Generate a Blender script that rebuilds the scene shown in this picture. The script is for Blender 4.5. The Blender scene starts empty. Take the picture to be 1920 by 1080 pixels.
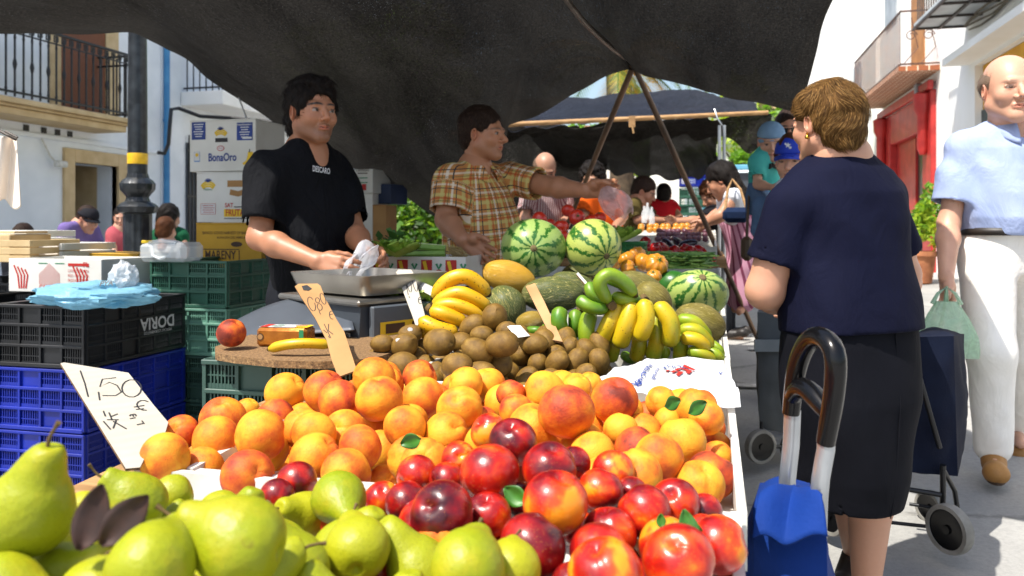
import bpy, bmesh, math, random
import numpy as np
from mathutils import Vector, Matrix, Euler, Quaternion, noise
R = math.radians
rnd = random.Random(7)
sc = bpy.context.scene
COL = sc.collection
# ---------- camera frame: street runs along +Y, camera turned a little to the left of it ----------
F = 1500.0
CZ = 1.10
TH = math.atan(370.0/F)
RT = Vector((math.cos(TH), math.sin(TH), 0)); FW = Vector((-math.sin(TH), math.cos(TH), 0)); UP = Vector((0, 0, 1))
def P(px, py, d):
    return RT*((px-960)/F*d) + FW*d + Vector((0, 0, CZ+(425-py)/F*d))
def PZ(px, py, z):
    return P(px, py, (CZ-z)*F/(py-425.0))
def gz(x, y):
    return 0.018*max(0, y) + 0.03*max(0, min(x-.3, 3))
# ---------- objects ----------
def link(o, parent=None):
    COL.objects.link(o)
    if parent is not None: o.parent = parent
    return o
def tag(o, label=None, cat=None, group=None, kind=None):
    if label: o['label'] = label
    if cat: o['category'] = cat
    if group: o['group'] = group
    if kind: o['kind'] = kind
    return o
def thing(name, label, cat, loc=(0, 0, 0), rz=0.0, group=None):
    o = bpy.data.objects.new(name, None); o.empty_display_size = .1; link(o)
    o.location = loc; o.rotation_euler = (0, 0, rz)
    return tag(o, label, cat, group)
def copy_tree(o, parent=None):
    c = o.copy(); link(c, parent)
    if parent is not None: c.matrix_parent_inverse = o.matrix_parent_inverse.copy()
    for ch in o.children: copy_tree(ch, c)
    return c
_box = {}
def box_data(b):
    if b not in _box:
        bm = bmesh.new(); bmesh.ops.create_cube(bm, size=2)
        if b: pass
        _box[b] = ([v.co.copy() for v in bm.verts], [[v.index for v in f.verts] for f in bm.faces]); bm.free()
    return _box[b]
class MB:
    def __init__(s): s.v = []; s.f = []; s.m = []; s.uv = None
    def add(s, vs, fs, mi=0, M=None):
        n = len(s.v)
        s.v += [(M @ Vector(v)) if M is not None else Vector(v) for v in vs]
        s.f += [[i+n for i in f] for f in fs]; s.m += [mi]*len(fs)
        return s
    def box(s, c, sz, M=None, mi=0, bev=0.0, rz=0.0):
        hx, hy, hz = sz[0]/2, sz[1]/2, sz[2]/2
        T = Matrix.Translation(Vector(c)) @ Matrix.Rotation(rz, 4, 'Z')
        if M is not None: T = M @ T
        if bev <= 0:
            vs = [(x*hx, y*hy, z*hz) for x in (-1, 1) for y in (-1, 1) for z in (-1, 1)]
            fs = [(0, 1, 3, 2), (4, 6, 7, 5), (0, 4, 5, 1), (2, 3, 7, 6), (0, 2, 6, 4), (1, 5, 7, 3)]
            return s.add(vs, fs, mi, T)
        b = min(bev, hx*.9, hy*.9, hz*.9)
        vs = []; idx = {}
        for x in (-1, 1):
            for y in (-1, 1):
                for z in (-1, 1):
                    for a in range(3):
                        v = [x*hx, y*hy, z*hz]
                        for q in range(3):
                            if q != a: v[q] -= (x, y, z)[q]*b
                        idx[(x, y, z, a)] = len(vs); vs.append(v)
        fs = []
        for a in range(3):
            for sg in (-1, 1):
                o1, o2 = [q for q in range(3) if q != a]
                ring = []
                for (u, w) in ((-1, -1), (1, -1), (1, 1), (-1, 1)):
                    k = [0, 0, 0]; k[a] = sg; k[o1] = u; k[o2] = w; ring.append(idx[(k[0], k[1], k[2], a)])
                fs.append(ring)
        for a in range(3):
            o1, o2 = [q for q in range(3) if q != a]
            for u in (-1, 1):
                for w in (-1, 1):
                    k0 = [0, 0, 0]; k1 = [0, 0, 0]; k0[a] = -1; k1[a] = 1; k0[o1] = k1[o1] = u; k0[o2] = k1[o2] = w
                    fs.append([idx[(*k0, o1)], idx[(*k1, o1)], idx[(*k1, o2)], idx[(*k0, o2)]])
        for x in (-1, 1):
            for y in (-1, 1):
                for z in (-1, 1): fs.append([idx[(x, y, z, 0)], idx[(x, y, z, 1)], idx[(x, y, z, 2)]])
        return s.add(vs, fs, mi, T)
    def tube(s, pts, rad, n=10, mi=0, cap=True, sx=1.0, M=None):
        pts = [Vector(p) for p in pts]
        if not hasattr(rad, '__len__'): rad = [rad]*len(pts)
        vs = []; fs = []; up = None
        for i, p in enumerate(pts):
            t = (pts[min(i+1, len(pts)-1)]-pts[max(i-1, 0)])
            t = t.normalized() if t.length > 1e-9 else Vector((0, 0, 1))
            if up is None:
                up = Vector((0, 0, 1)) if abs(t.z) < .9 else Vector((0, 1, 0))
            up = (up - t*up.dot(t)).normalized(); sd = t.cross(up)
            for k in range(n):
                a = 2*math.pi*k/n
                vs.append(p + (sd*math.cos(a)*sx + up*math.sin(a))*rad[i])
        for i in range(len(pts)-1):
            for k in range(n):
                k2 = (k+1) % n
                fs.append([i*n+k, i*n+k2, (i+1)*n+k2, (i+1)*n+k])
        if cap:
            fs.append([k for k in range(n)][::-1]); fs.append([(len(pts)-1)*n+k for k in range(n)])
        return s.add(vs, fs, mi, M)
    def lathe(s, prof, n=24, mi=0, M=None, flute=0, fa=0.0):
        vs = []; fs = []
        for (r, z) in prof:
            for k in range(n):
                a = 2*math.pi*k/n; rr = r*(1+fa*math.cos(flute*a)) if flute else r
                vs.append((rr*math.cos(a), rr*math.sin(a), z))
        for i in range(len(prof)-1):
            for k in range(n):
                k2 = (k+1) % n; fs.append([i*n+k, i*n+k2, (i+1)*n+k2, (i+1)*n+k])
        if prof[0] != prof[-1]: fs.append(list(range(n))[::-1]); fs.append([(len(prof)-1)*n+k for k in range(n)])
        return s.add(vs, fs, mi, M)
    def grid(s, fn, nu, nv, mi=0, M=None, wrapu=False):
        vs = []; fs = []
        for j in range(nv+1):
            for i in range(nu+(0 if wrapu else 1)): vs.append(fn(i/nu, j/nv))
        w = nu if wrapu else nu+1
        for j in range(nv):
            for i in range(nu):
                i2 = (i+1) % w if wrapu else i+1
                fs.append([j*w+i, j*w+i2, (j+1)*w+i2, (j+1)*w+i])
        return s.add(vs, fs, mi, M)
    def prism(s, poly, t, M=None, mi=0):
        n = len(poly); vs = [(x, y, 0) for x, y in poly]+[(x, y, t) for x, y in poly]
        fs = [list(range(n))[::-1], [n+i for i in range(n)]]+[[i, (i+1) % n, n+(i+1) % n, n+i] for i in range(n)]
        return s.add(vs, fs, mi, M)
    def build(s, name, mats, parent=None, smooth=None, solid=0.0):
        me = bpy.data.meshes.new(name); me.from_pydata([tuple(v) for v in s.v], [], s.f)
        if not isinstance(mats, (list, tuple)): mats = [mats]
        for m in mats: me.materials.append(m)
        if any(s.m): me.polygons.foreach_set('material_index', s.m)
        if smooth is not None:
            me.polygons.foreach_set('use_smooth', [True]*len(me.polygons))
            if smooth < 179: me.set_sharp_from_angle(angle=R(smooth))
        me.update()
        o = bpy.data.objects.new(name, me); link(o, parent)
        if solid:
            md = o.modifiers.new('solid', 'SOLIDIFY'); md.thickness = solid; md.offset = 0
        return o
def frame(o, x, y, z=None):
    x = Vector(x).normalized(); y = Vector(y); y = (y-x*y.dot(x)).normalized(); z = x.cross(y)
    return Matrix(((x.x, y.x, z.x, o[0]), (x.y, y.y, z.y, o[1]), (x.z, y.z, z.z, o[2]), (0, 0, 0, 1)))
# ---------- materials ----------
def s2l(c): return tuple((x/12.92 if x <= .04045 else ((x+.055)/1.055)**2.4) for x in c)
def hexc(h): return s2l(tuple(int(h[i:i+2], 16)/255 for i in (0, 2, 4)))
class NT:
    def __init__(s, name, rough=.6, spec=.5, metal=0.0):
        s.mat = bpy.data.materials.new(name); s.mat.use_nodes = True; s.t = s.mat.node_tree; s.n = s.t.nodes
        s.b = s.n['Principled BSDF']; s.out = s.n['Material Output']
        s.b.inputs['Roughness'].default_value = rough; s.b.inputs['Metallic'].default_value = metal
        s.b.inputs['Specular IOR Level'].default_value = spec
        s._c = {}
    def N(s, typ, **kw):
        n = s.n.new(typ)
        for k, v in kw.items():
            if k in n.inputs.keys() if isinstance(k, str) else False: n.inputs[k].default_value = v
            else: setattr(n, k, v)
        return n
    def L(s, a, b): s.t.links.new(a, b)
    def coord(s, kind='Object', scale=(1, 1, 1), loc=(0, 0, 0)):
        key = (kind, scale, loc)
        if key not in s._c:
            tc = s.n.new('ShaderNodeTexCoord'); mp = s.n.new('ShaderNodeMapping')
            mp.inputs['Scale'].default_value = scale; mp.inputs['Location'].default_value = loc
            s.L(tc.outputs[kind], mp.inputs[0]); s._c[key] = mp.outputs[0]
        return s._c[key]
    def attr(s, name, out='Vector'):
        n = s.n.new('ShaderNodeAttribute'); n.attribute_name = name; return n.outputs[out]
    def noise(s, vec, scale, detail=3, rough=.5, dist=0, out='Fac'):
        n = s.n.new('ShaderNodeTexNoise'); n.inputs['Scale'].default_value = scale; n.inputs['Detail'].default_value = detail
        n.inputs['Roughness'].default_value = rough; n.inputs['Distortion'].default_value = dist
        if vec is not None: s.L(vec, n.inputs['Vector'])
        return n.outputs[0 if out == 'Fac' else 1]
    def voro(s, vec, scale, feat='F1', out='Distance', rand=1.0):
        n = s.n.new('ShaderNodeTexVoronoi'); n.feature = feat; n.inputs['Scale'].default_value = scale; n.inputs['Randomness'].default_value = rand
        s.L(vec, n.inputs['Vector']); return n.outputs[out]
    def wave(s, vec, scale, dist=0, dscale=1, dirn='X', prof='SIN', detail=2):
        n = s.n.new('ShaderNodeTexWave'); n.bands_direction = dirn; n.wave_profile = prof
        n.inputs['Scale'].default_value = scale; n.inputs['Distortion'].default_value = dist
        n.inputs['Detail Scale'].default_value = dscale; n.inputs['Detail'].default_value = detail
        s.L(vec, n.inputs['Vector']); return n.outputs['Fac']
    def ramp(s, fac, stops, interp='LINEAR'):
        n = s.n.new('ShaderNodeValToRGB'); n.color_ramp.interpolation = interp
        e = n.color_ramp.elements
        while len(e) < len(stops): e.new(.5)
        for el, (p, c) in zip(e, stops):
            el.position = p; el.color = (*c, 1) if hasattr(c, '__len__') else (c, c, c, 1)
        s.L(fac, n.inputs[0]); return n.outputs[0]
    def mix(s, fac, a, b, mode='MIX'):
        n = s.n.new('ShaderNodeMix'); n.data_type = 'RGBA'; n.blend_type = mode
        for sock, val in ((n.inputs[0], fac), (n.inputs[6], a), (n.inputs[7], b)):
            if hasattr(val, 'links') or isinstance(val, bpy.types.NodeSocket): s.L(val, sock)
            elif hasattr(val, '__len__'): sock.default_value = (*val[:3], 1)
            else: sock.default_value = val
        return n.outputs[2]
    def math(s, op, a, b=None, c=None, clamp=False):
        n = s.n.new('ShaderNodeMath'); n.operation = op; n.use_clamp = clamp
        for i, v in enumerate((a, b, c)):
            if v is None: continue
            if isinstance(v, bpy.types.NodeSocket): s.L(v, n.inputs[i])
            else: n.inputs[i].default_value = v
        return n.outputs[0]
    def sep(s, v):
        n = s.n.new('ShaderNodeSeparateXYZ'); s.L(v, n.inputs[0]); return n.outputs
    def comb(s, x, y, z):
        n = s.n.new('ShaderNodeCombineXYZ')
        for i, v in enumerate((x, y, z)):
            if isinstance(v, bpy.types.NodeSocket): s.L(v, n.inputs[i])
            else: n.inputs[i].default_value = v
        return n.outputs[0]
    def oi(s, out='Random'):
        n = s.n.new('ShaderNodeObjectInfo'); return n.outputs[out]
    def base(s, c):
        if isinstance(c, bpy.types.NodeSocket): s.L(c, s.b.inputs['Base Color'])
        else: s.b.inputs['Base Color'].default_value = (*c[:3], 1)
        return s
    def bump(s, h, strength=.3, dist=.01, normal=None):
        n = s.n.new('ShaderNodeBump'); n.inputs['Strength'].default_value = strength; n.inputs['Distance'].default_value = dist
        s.L(h, n.inputs['Height'])
        if normal is not None: s.L(normal, n.inputs['Normal'])
        s.L(n.outputs[0], s.b.inputs['Normal']); return n.outputs[0]
    def set(s, **kw):
        for k, v in kw.items():
            k = k.replace('_', ' ')
            if isinstance(v, bpy.types.NodeSocket): s.L(v, s.b.inputs[k])
            else: s.b.inputs[k].default_value = v
        return s
_mc = {}
def pm(name, c1, c2=None, scale=8, rough=.6, bump=0, bscale=60, metal=0.0, spec=.5, detail=4, bdist=.003, lo=.35, hi=.65, stretch=(1, 1, 1), **kw):
    if name in _mc: return _mc[name]
    t = NT(name, rough, spec, metal)
    co = t.coord('Object', stretch)
    if c2 is None: c2 = tuple(x*.78 for x in c1)
    f = t.noise(co, scale, detail)
    t.base(t.ramp(f, [(lo, c1), (hi, c2)]))
    if bump: t.bump(t.noise(co, bscale, 3), bump, bdist)
    if kw: t.set(**kw)
    _mc[name] = t.mat
    return t.mat
# ---------- text and drawn marks ----------
_txt = {}
def text_mesh(body, align='CENTER', bold=0.0, shear=0.0, sp=1.0):
    key = (body, align, bold, shear, sp)
    if key not in _txt:
        cu = bpy.data.curves.new('lettering', 'FONT'); cu.body = body; cu.align_x = align; cu.align_y = 'CENTER'
        cu.size = 1.0; cu.offset = bold; cu.shear = shear; cu.resolution_u = 3; cu.space_character = sp
        o = bpy.data.objects.new('lettering', cu); COL.objects.link(o)
        dg = bpy.context.evaluated_depsgraph_get()
        me = o.evaluated_get(dg).to_mesh()
        _txt[key] = ([tuple(v.co) for v in me.vertices], [list(p.vertices) for p in me.polygons])
        bpy.data.objects.remove(o); bpy.data.curves.remove(cu)
    return _txt[key]
def put_text(mb, body, M, x, y, h, w=None, mi=0, z=.0012, rot=0, bold=0.0, align='CENTER', shear=0, sp=1.0):
    """flat lettering on the local XY plane of M, h = letter height"""
    vs, fs = text_mesh(body, align, bold, shear, sp)
    if not vs: return
    sx = h/.7
    if w is not None:
        ww = max(v[0] for v in vs)-min(v[0] for v in vs); sx = w/ww
    T = M @ Matrix.Translation((x, y, z)) @ Matrix.Rotation(rot, 4, 'Z') @ Matrix.Diagonal((sx, h/.7, 1, 1))
    mb.add(vs, fs, mi, T)
def stroke(mb, M, pts, w, mi=0, z=.0012):
    pts = [Vector((x, y, 0)) for x, y in pts]; vs = []; fs = []
    for i, p in enumerate(pts):
        t = (pts[min(i+1, len(pts)-1)]-pts[max(i-1, 0)]); t.normalize(); n = Vector((-t.y, t.x, 0))*w/2
        vs += [p+n, p-n]
    for i in range(len(pts)-1): fs.append([2*i, 2*i+1, 2*i+3, 2*i+2])
    mb.add(vs, fs, mi, M @ Matrix.Translation((0, 0, z)))
def disc(mb, M, x, y, r, mi=0, z=.0012, n=16, ry=None, rot=0):
    ry = ry or r
    mb.add([(r*math.cos(a), ry*math.sin(a), 0) for a in [2*math.pi*k/n for k in range(n)]], [list(range(n))], mi, M @ Matrix.Translation((x, y, z)) @ Matrix.Rotation(rot, 4, 'Z'))
def rect(mb, M, x, y, w, h, mi=0, z=.0012, rot=0):
    mb.add([(-w/2, -h/2, 0), (w/2, -h/2, 0), (w/2, h/2, 0), (-w/2, h/2, 0)], [[0, 1, 2, 3]], mi, M @ Matrix.Translation((x, y, z)) @ Matrix.Rotation(rot, 4, 'Z'))
# ---------- smooth signed-distance modelling ----------
def V3(p): return np.array([p[0], p[1], p[2]], dtype=np.float32)
class SDF:
    def __init__(s, lo, hi, h):
        s.lo = V3(lo); s.h = h
        s.n = [int(math.ceil((hi[i]-lo[i])/h))+1 for i in range(3)]
        s.f = np.full(s.n, .2, dtype=np.float32)
        s.ax = [np.arange(s.n[i], dtype=np.float32)*h+s.lo[i] for i in range(3)]
    def win(s, lo, hi, k):
        m = k+3*s.h; a = []
        for i in range(3):
            i0 = max(0, int((lo[i]-m-s.lo[i])/s.h)); i1 = min(s.n[i], int((hi[i]+m-s.lo[i])/s.h)+2)
            if i1 <= i0: return None
            a.append((i0, i1))
        sl = tuple(slice(*q) for q in a)
        X = s.ax[0][sl[0]][:, None, None]; Y = s.ax[1][sl[1]][None, :, None]; Z = s.ax[2][sl[2]][None, None, :]
        return sl, X, Y, Z
    def op(s, sl, d, k, sub=False):
        f = s.f[sl]
        if sub:
            d = -d
            if k > 0:
                h = np.clip(.5-.5*(f-d)/k, 0, 1); s.f[sl] = f*(1-h)+d*h+k*h*(1-h)
            else: s.f[sl] = np.maximum(f, d)
        elif k > 0:
            h = np.clip(.5+.5*(f-d)/k, 0, 1); s.f[sl] = f*(1-h)+d*h-k*h*(1-h)
        else: s.f[sl] = np.minimum(f, d)
    def ell(s, c, r, k=.01, Rm=None, sub=False):
        m = max(r); w = s.win([c[i]-m for i in range(3)], [c[i]+m for i in range(3)], k)
        if w is None: return
        sl, X, Y, Z = w; X = X-c[0]; Y = Y-c[1]; Z = Z-c[2]
        if Rm is not None:
            Rt = Rm.transposed() if hasattr(Rm, 'transposed') else Rm
            X, Y, Z = [Rt[i][0]*X+Rt[i][1]*Y+Rt[i][2]*Z for i in range(3)]
        q = np.sqrt((X/r[0])**2+(Y/r[1])**2+(Z/r[2])**2)
        q2 = np.sqrt((X/r[0]**2)**2+(Y/r[1]**2)**2+(Z/r[2]**2)**2)+1e-6
        d = q*(q-1)/q2
        d = np.where(q < .25, -min(r), d)
        s.op(sl, d, k, sub)
    def cone(s, a, b, ra, rb, k=.01, sub=False, flat=None):
        """rounded cone; flat=(axis vector, factor) squashes it across that axis"""
        a = V3(a); b = V3(b); m = max(ra, rb)*1.3
        w = s.win(np.minimum(a, b)-m, np.maximum(a, b)+m, k)
        if w is None: return
        sl, X, Y, Z = w; ab = b-a; L2 = float(ab@ab)+1e-9
        px, py, pz = X-a[0], Y-a[1], Z-a[2]
        t = np.clip((px*ab[0]+py*ab[1]+pz*ab[2])/L2, 0, 1)
        qx, qy, qz = px-t*ab[0], py-t*ab[1], pz-t*ab[2]
        if flat is not None:
            v, g = flat; v = V3(v); v = v/np.linalg.norm(v)
            dt = qx*v[0]+qy*v[1]+qz*v[2]; qx = qx+v[0]*dt*(g-1); qy = qy+v[1]*dt*(g-1); qz = qz+v[2]*dt*(g-1)
        d = np.sqrt(qx*qx+qy*qy+qz*qz)-(ra+(rb-ra)*t)
        s.op(sl, d, k, sub)
    def loft(s, sl_, k=.02, p=2.4, M=None, sub=False):
        """slices (z, cx, cy, rx, ry) in frame M"""
        A = np.array(sl_, dtype=np.float32); Mi = M.inverted() if M is not None else None
        pts = []
        for q in sl_:
            for sx in (-1, 1):
                for sy in (-1, 1):
                    v = Vector((q[1]+sx*q[3], q[2]+sy*q[4], q[0])); pts.append(M @ v if M is not None else v)
        w = s.win([min(v[i] for v in pts) for i in range(3)], [max(v[i] for v in pts) for i in range(3)], k)
        if w is None: return
        s0, X, Y, Z = w
        if Mi is not None: X, Y, Z = [Mi[i][0]*X+Mi[i][1]*Y+Mi[i][2]*Z+Mi[i][3] for i in range(3)]
        z = A[:, 0]
        Zc = np.clip(Z, z[0], z[-1])
        I = [np.interp(Zc, z, A[:, j]).astype(np.float32) for j in (1, 2, 3, 4)]
        q = (np.abs((X-I[0])/I[2])**p+np.abs((Y-I[1])/I[3])**p)**(1/p)
        d = (q-1)*np.minimum(I[2], I[3])*.9
        dz = np.maximum(z[0]-Z, Z-z[-1])
        d = np.where(dz > 0, np.sqrt(np.maximum(d, 0)**2+dz**2), np.maximum(d, dz))
        s.op(s0, d, k, sub)
    def cut(s, p, nrm):
        """remove everything on the +nrm side of the plane"""
        n = V3(Vector(nrm).normalized()); X = s.ax[0][:, None, None]-p[0]; Y = s.ax[1][None, :, None]-p[1]; Z = s.ax[2][None, None, :]-p[2]
        s.f = np.maximum(s.f, X*n[0]+Y*n[1]+Z*n[2])
    def wrinkle(s, fn):
        X, Y, Z = np.meshgrid(*s.ax, indexing='ij', sparse=True)
        m = np.abs(s.f) < .05
        w = fn(X, Y, Z); s.f = np.where(m, s.f+w, s.f)
    def mesh(s, smooth=1):
        f = s.f.copy(); f[0] = f[-1] = .1; f[:, 0] = f[:, -1] = .1; f[:, :, 0] = f[:, :, -1] = .1
        neg = f < 0
        nx, ny, nz = f.shape
        c = np.zeros((nx-1, ny-1, nz-1), dtype=np.int8)
        for i in (0, 1):
            for j in (0, 1):
                for k in (0, 1): c += neg[i:nx-1+i, j:ny-1+j, k:nz-1+k]
        act = (c > 0) & (c < 8)
        ids = np.argwhere(act); idx = np.full(act.shape, -1, dtype=np.int64); idx[act] = np.arange(len(ids))
        acc = np.zeros((len(ids), 3)); cnt = np.zeros(len(ids))
        cor = [(i, j, k) for i in (0, 1) for j in (0, 1) for k in (0, 1)]
        val = {q: f[ids[:, 0]+q[0], ids[:, 1]+q[1], ids[:, 2]+q[2]] for q in cor}
        for q in cor:
            for a in range(3):
                if q[a]: continue
                q2 = list(q); q2[a] = 1; q2 = tuple(q2)
                va, vb = val[q], val[q2]; m = (va < 0) != (vb < 0)
                t = np.where(m, va/np.where(m, va-vb, 1), 0)
                pt = np.zeros((len(ids), 3)); pt[:] = q; pt[:, a] += t
                acc[m] += pt[m]; cnt[m] += 1
        V = (ids+acc/cnt[:, None])*s.h+s.lo
        quads = []
        for a in range(3):
            b_, c_ = [(1, 2), (2, 0), (0, 1)][a]
            s1 = [slice(None)]*3; s2 = [slice(None)]*3; s1[a] = slice(0, -1); s2[a] = slice(1, None)
            e = neg[tuple(s1)] != neg[tuple(s2)]
            E = np.argwhere(e); E = E[(E[:, b_] > 0) & (E[:, c_] > 0)]
            ok = (E[:, b_] < f.shape[b_]-1) & (E[:, c_] < f.shape[c_]-1); E = E[ok]
            def g(db, dc):
                Q = E.copy(); Q[:, b_] -= db; Q[:, c_] -= dc; return idx[Q[:, 0], Q[:, 1], Q[:, 2]]
            q = np.stack([g(1, 1), g(0, 1), g(0, 0), g(1, 0)], 1)
            fl = neg[E[:, 0], E[:, 1], E[:, 2]]
            q[~fl] = q[~fl][:, ::-1]
            quads.append(q)
        Q = np.concatenate(quads)
        for _ in range(smooth):
            A = np.zeros_like(V); n = np.zeros(len(V))
            for i in range(4):
                for j in (1, 3):
                    np.add.at(A, Q[:, i], V[Q[:, (i+j) % 4]]); np.add.at(n, Q[:, i], 1)
            V = V*.5+.5*A/np.maximum(n, 1)[:, None]
        return V, Q
def mesh_np(name, V, Q, mats, parent=None, cols=None, attrs=None, smooth=True):
    me = bpy.data.meshes.new(name)
    me.vertices.add(len(V)); me.vertices.foreach_set('co', V.astype(np.float32).ravel())
    me.loops.add(len(Q)*4); me.loops.foreach_set('vertex_index', Q.astype(np.int32).ravel())
    me.polygons.add(len(Q)); me.polygons.foreach_set('loop_start', np.arange(len(Q), dtype=np.int32)*4)
    me.polygons.foreach_set('loop_total', np.full(len(Q), 4, dtype=np.int32))
    if not isinstance(mats, (list, tuple)): mats = [mats]
    for m in mats: me.materials.append(m)
    me.update(calc_edges=True)
    if smooth: me.polygons.foreach_set('use_smooth', [True]*len(me.polygons))
    if cols is not None:
        a = me.attributes.new('Col', 'FLOAT_COLOR', 'POINT'); c = np.ones((len(V), 4), dtype=np.float32); c[:, :3] = cols
        a.data.foreach_set('color', c.ravel())
    for k, v in (attrs or {}).items():
        a = me.attributes.new(k, 'FLOAT_VECTOR', 'POINT'); a.data.foreach_set('vector', v.astype(np.float32).ravel())
    o = bpy.data.objects.new(name, me)
    return link(o, parent)
# ================= produce materials =================
def fruit_mat(name, kind):
    t = NT(name, .5)
    co = t.coord('Object'); ocs = t.sep(t.oi('Color')); rn = t.oi('Random')
    off = t.comb(t.math('MULTIPLY', rn, 37.0), t.math('MULTIPLY', rn, 91.0), rn)
    va = t.n.new('ShaderNodeVectorMath'); t.L(co, va.inputs[0]); t.L(off, va.inputs[1]); v = va.outputs[0]
    if kind == 'peach':
        n1 = t.noise(v, .8, 5, .55); n2 = t.noise(v, 9, 3)
        f = t.math('ADD', t.math('MULTIPLY_ADD', n1, 2.3, -1.25), ocs[0])
        f = t.math('ADD', f, t.math('MULTIPLY_ADD', n2, .16, -.08))
        c = t.ramp(f, [(0, hexc('E09E28')), (.25, hexc('DC8620')), (.5, hexc('CC641E')), (.75, hexc('AE4222')), (1, hexc('70281A'))])
        bl = t.sep(t.ramp(t.noise(v, 3.2, 5, .7), [(.68, 0), (.75, 1)]))[0]; c = t.mix(t.math('MULTIPLY', bl, .45), c, hexc('7A3A1C')); c = t.mix(t.math('MULTIPLY', t.math('LESS_THAN', t.voro(v, 5), .07), .7), c, hexc('4A2412'))
        t.base(c); t.set(Roughness=.6, Specular_IOR_Level=.3, Subsurface_Weight=.06, Subsurface_Scale=.02)
        t.b.inputs['Subsurface Radius'].default_value = (1, .4, .1);         t.bump(t.noise(v, 16, 3), .15, .02)
    elif kind == 'nectarine':
        n1 = t.noise(v, .75, 4, .5, .3); n2 = t.voro(v, 15)
        f = t.math('ADD', t.math('MULTIPLY_ADD', n1, 2.3, -1.22), ocs[0])
        c = t.ramp(f, [(0, hexc('E08A1C')), (.15, hexc('D24A12')), (.4, hexc('AE1C0E')), (.68, hexc('780C10')), (1, hexc('3C0710'))])
        sp = t.math('LESS_THAN', n2, .16); sp = t.math('MULTIPLY', sp, t.math('GREATER_THAN', t.noise(v, 1.4, 2), .5))
        c = t.mix(t.math('MULTIPLY', sp, .45), c, hexc('E9A04A'))
        t.base(c); t.set(Roughness=.3, Coat_Weight=.12, Coat_Roughness=.2)
        t.bump(t.noise(v, 2.2, 3), .06, .02)
    elif kind == 'pear':
        n1 = t.noise(v, .7, 4, .6); n2 = t.voro(v, 13)
        c = t.ramp(n1, [(.3, hexc('86900A')), (.5, hexc('78880C')), (.72, hexc('989012'))])
        c = t.mix(ocs[0], c, hexc('B0A81C'))
        sp = t.math('LESS_THAN', n2, .17)
        c = t.mix(t.math('MULTIPLY', sp, .7), c, hexc('4F5814'))
        blot = t.ramp(t.noise(v, 1.5, 4, .6), [(.68, 0), (.74, 1)])
        c = t.mix(t.math('MULTIPLY', t.sep(blot)[0], .5), c, hexc('6E5A1E'))
        t.base(c); t.set(Roughness=.45, Specular_IOR_Level=.35, Subsurface_Weight=.1, Subsurface_Scale=.02)
        t.b.inputs['Subsurface Radius'].default_value = (.7, 1, .2)
        t.bump(t.noise(v, 4, 3), .1, .02)
    elif kind == 'kiwi':
        n1 = t.noise(v, 1.3, 5, .65); n2 = t.noise(v, 20, 3)
        c = t.ramp(n1, [(.3, hexc('62481A')), (.52, hexc('7E5E22')), (.75, hexc('9A7A34'))])
        c = t.mix(t.math('MULTIPLY', n2, .4), c, hexc('3C2A10'))
        t.base(c); t.set(Roughness=.55, Specular_IOR_Level=.35)
        t.bump(n2, .25, .02)
    elif kind == 'banana':
        n1 = t.noise(v, 14, 4, .6); tt = t.sep(t.attr('along'))[0]
        g = t.math('ADD', ocs[0], t.math('MULTIPLY_ADD', n1, .7, -.35))
        c = t.ramp(g, [(0, hexc('CE9C0A')), (.35, hexc('BEA010')), (.6, hexc('84981A')), (1, hexc('3C7016'))])
        endg = t.math('MULTIPLY', t.math('ABSOLUTE', t.math('SUBTRACT', tt, .5)), 2)
        c = t.mix(t.math('MULTIPLY', t.math('POWER', endg, 5), .55), c, hexc('6F8A1E'))
        dark = t.math('GREATER_THAN', endg, .93); c = t.mix(dark, c, hexc('3A2A12'))
        st = t.noise(t.coord('Object', (1, 1, 1)), 38, 5, .7, 1.5)
        sp = t.ramp(st, [(.62, 0), (.68, 1)])
        c = t.mix(t.math('MULTIPLY', t.sep(sp)[0], ocs[1]), c, hexc('4A3010')); c = t.mix(t.math('MULTIPLY', t.math('LESS_THAN', t.voro(co, 95), .17), t.math('ADD', ocs[1], .1)), c, hexc('3E2A10'))
        t.base(c); t.set(Roughness=.42, Subsurface_Weight=.05, Subsurface_Scale=.01); t.bump(n1, .15, .002)
    elif kind == 'watermelon':
        s = t.sep(co)
        ang = t.math('ARCTAN2', s[1], s[2])
        nz = t.noise(v, 16, 6, .75); nz2 = t.noise(v, 70, 4, .7)
        a = t.math('ADD', t.math('MULTIPLY', ang, 11.0), t.math('MULTIPLY_ADD', nz, 11.0, -5.5))
        st = t.math('SINE', a)
        st = t.math('ADD', st, t.math('MULTIPLY_ADD', nz2, 4.4, -2.25))
        st = t.math('ADD', st, ocs[1])
        f = t.ramp(st, [(.2, 0), (.6, 1)])
        pale = t.mix(ocs[0], hexc('8FA65A'), hexc('B3BA5A')); 
        veins = t.ramp(t.wave(t.comb(ang, s[0], nz), 6, 9, 3, 'X'), [(.0, 1), (.12, 0)])
        pale = t.mix(t.math('MULTIPLY', t.sep(veins)[0], .45), pale, hexc('4E8034'))
        c = t.mix(t.sep(f)[0], pale, t.mix(nz2, hexc('1E4A18'), hexc('2F6A22')))
        t.base(c); t.set(Roughness=.33); t.bump(nz2, .1, .002)
    elif kind == 'netmelon':
        s = t.sep(co)
        ang = t.math('ARCTAN2', s[1], s[2]); nz = t.noise(v, 18, 4, .6)
        vec = t.comb(t.math('MULTIPLY', s[0], 3.0), t.math('ADD', t.math('MULTIPLY', ang, 2.4), t.math('MULTIPLY', nz, 1.1)), rn)
        w = t.voro(vec, 5.5, 'DISTANCE_TO_EDGE'); w2 = t.voro(vec, 11, 'DISTANCE_TO_EDGE')
        m = t.ramp(w, [(.0, 1), (.055, 0)]); m2 = t.ramp(w2, [(.0, 1), (.05, 0)])
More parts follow.
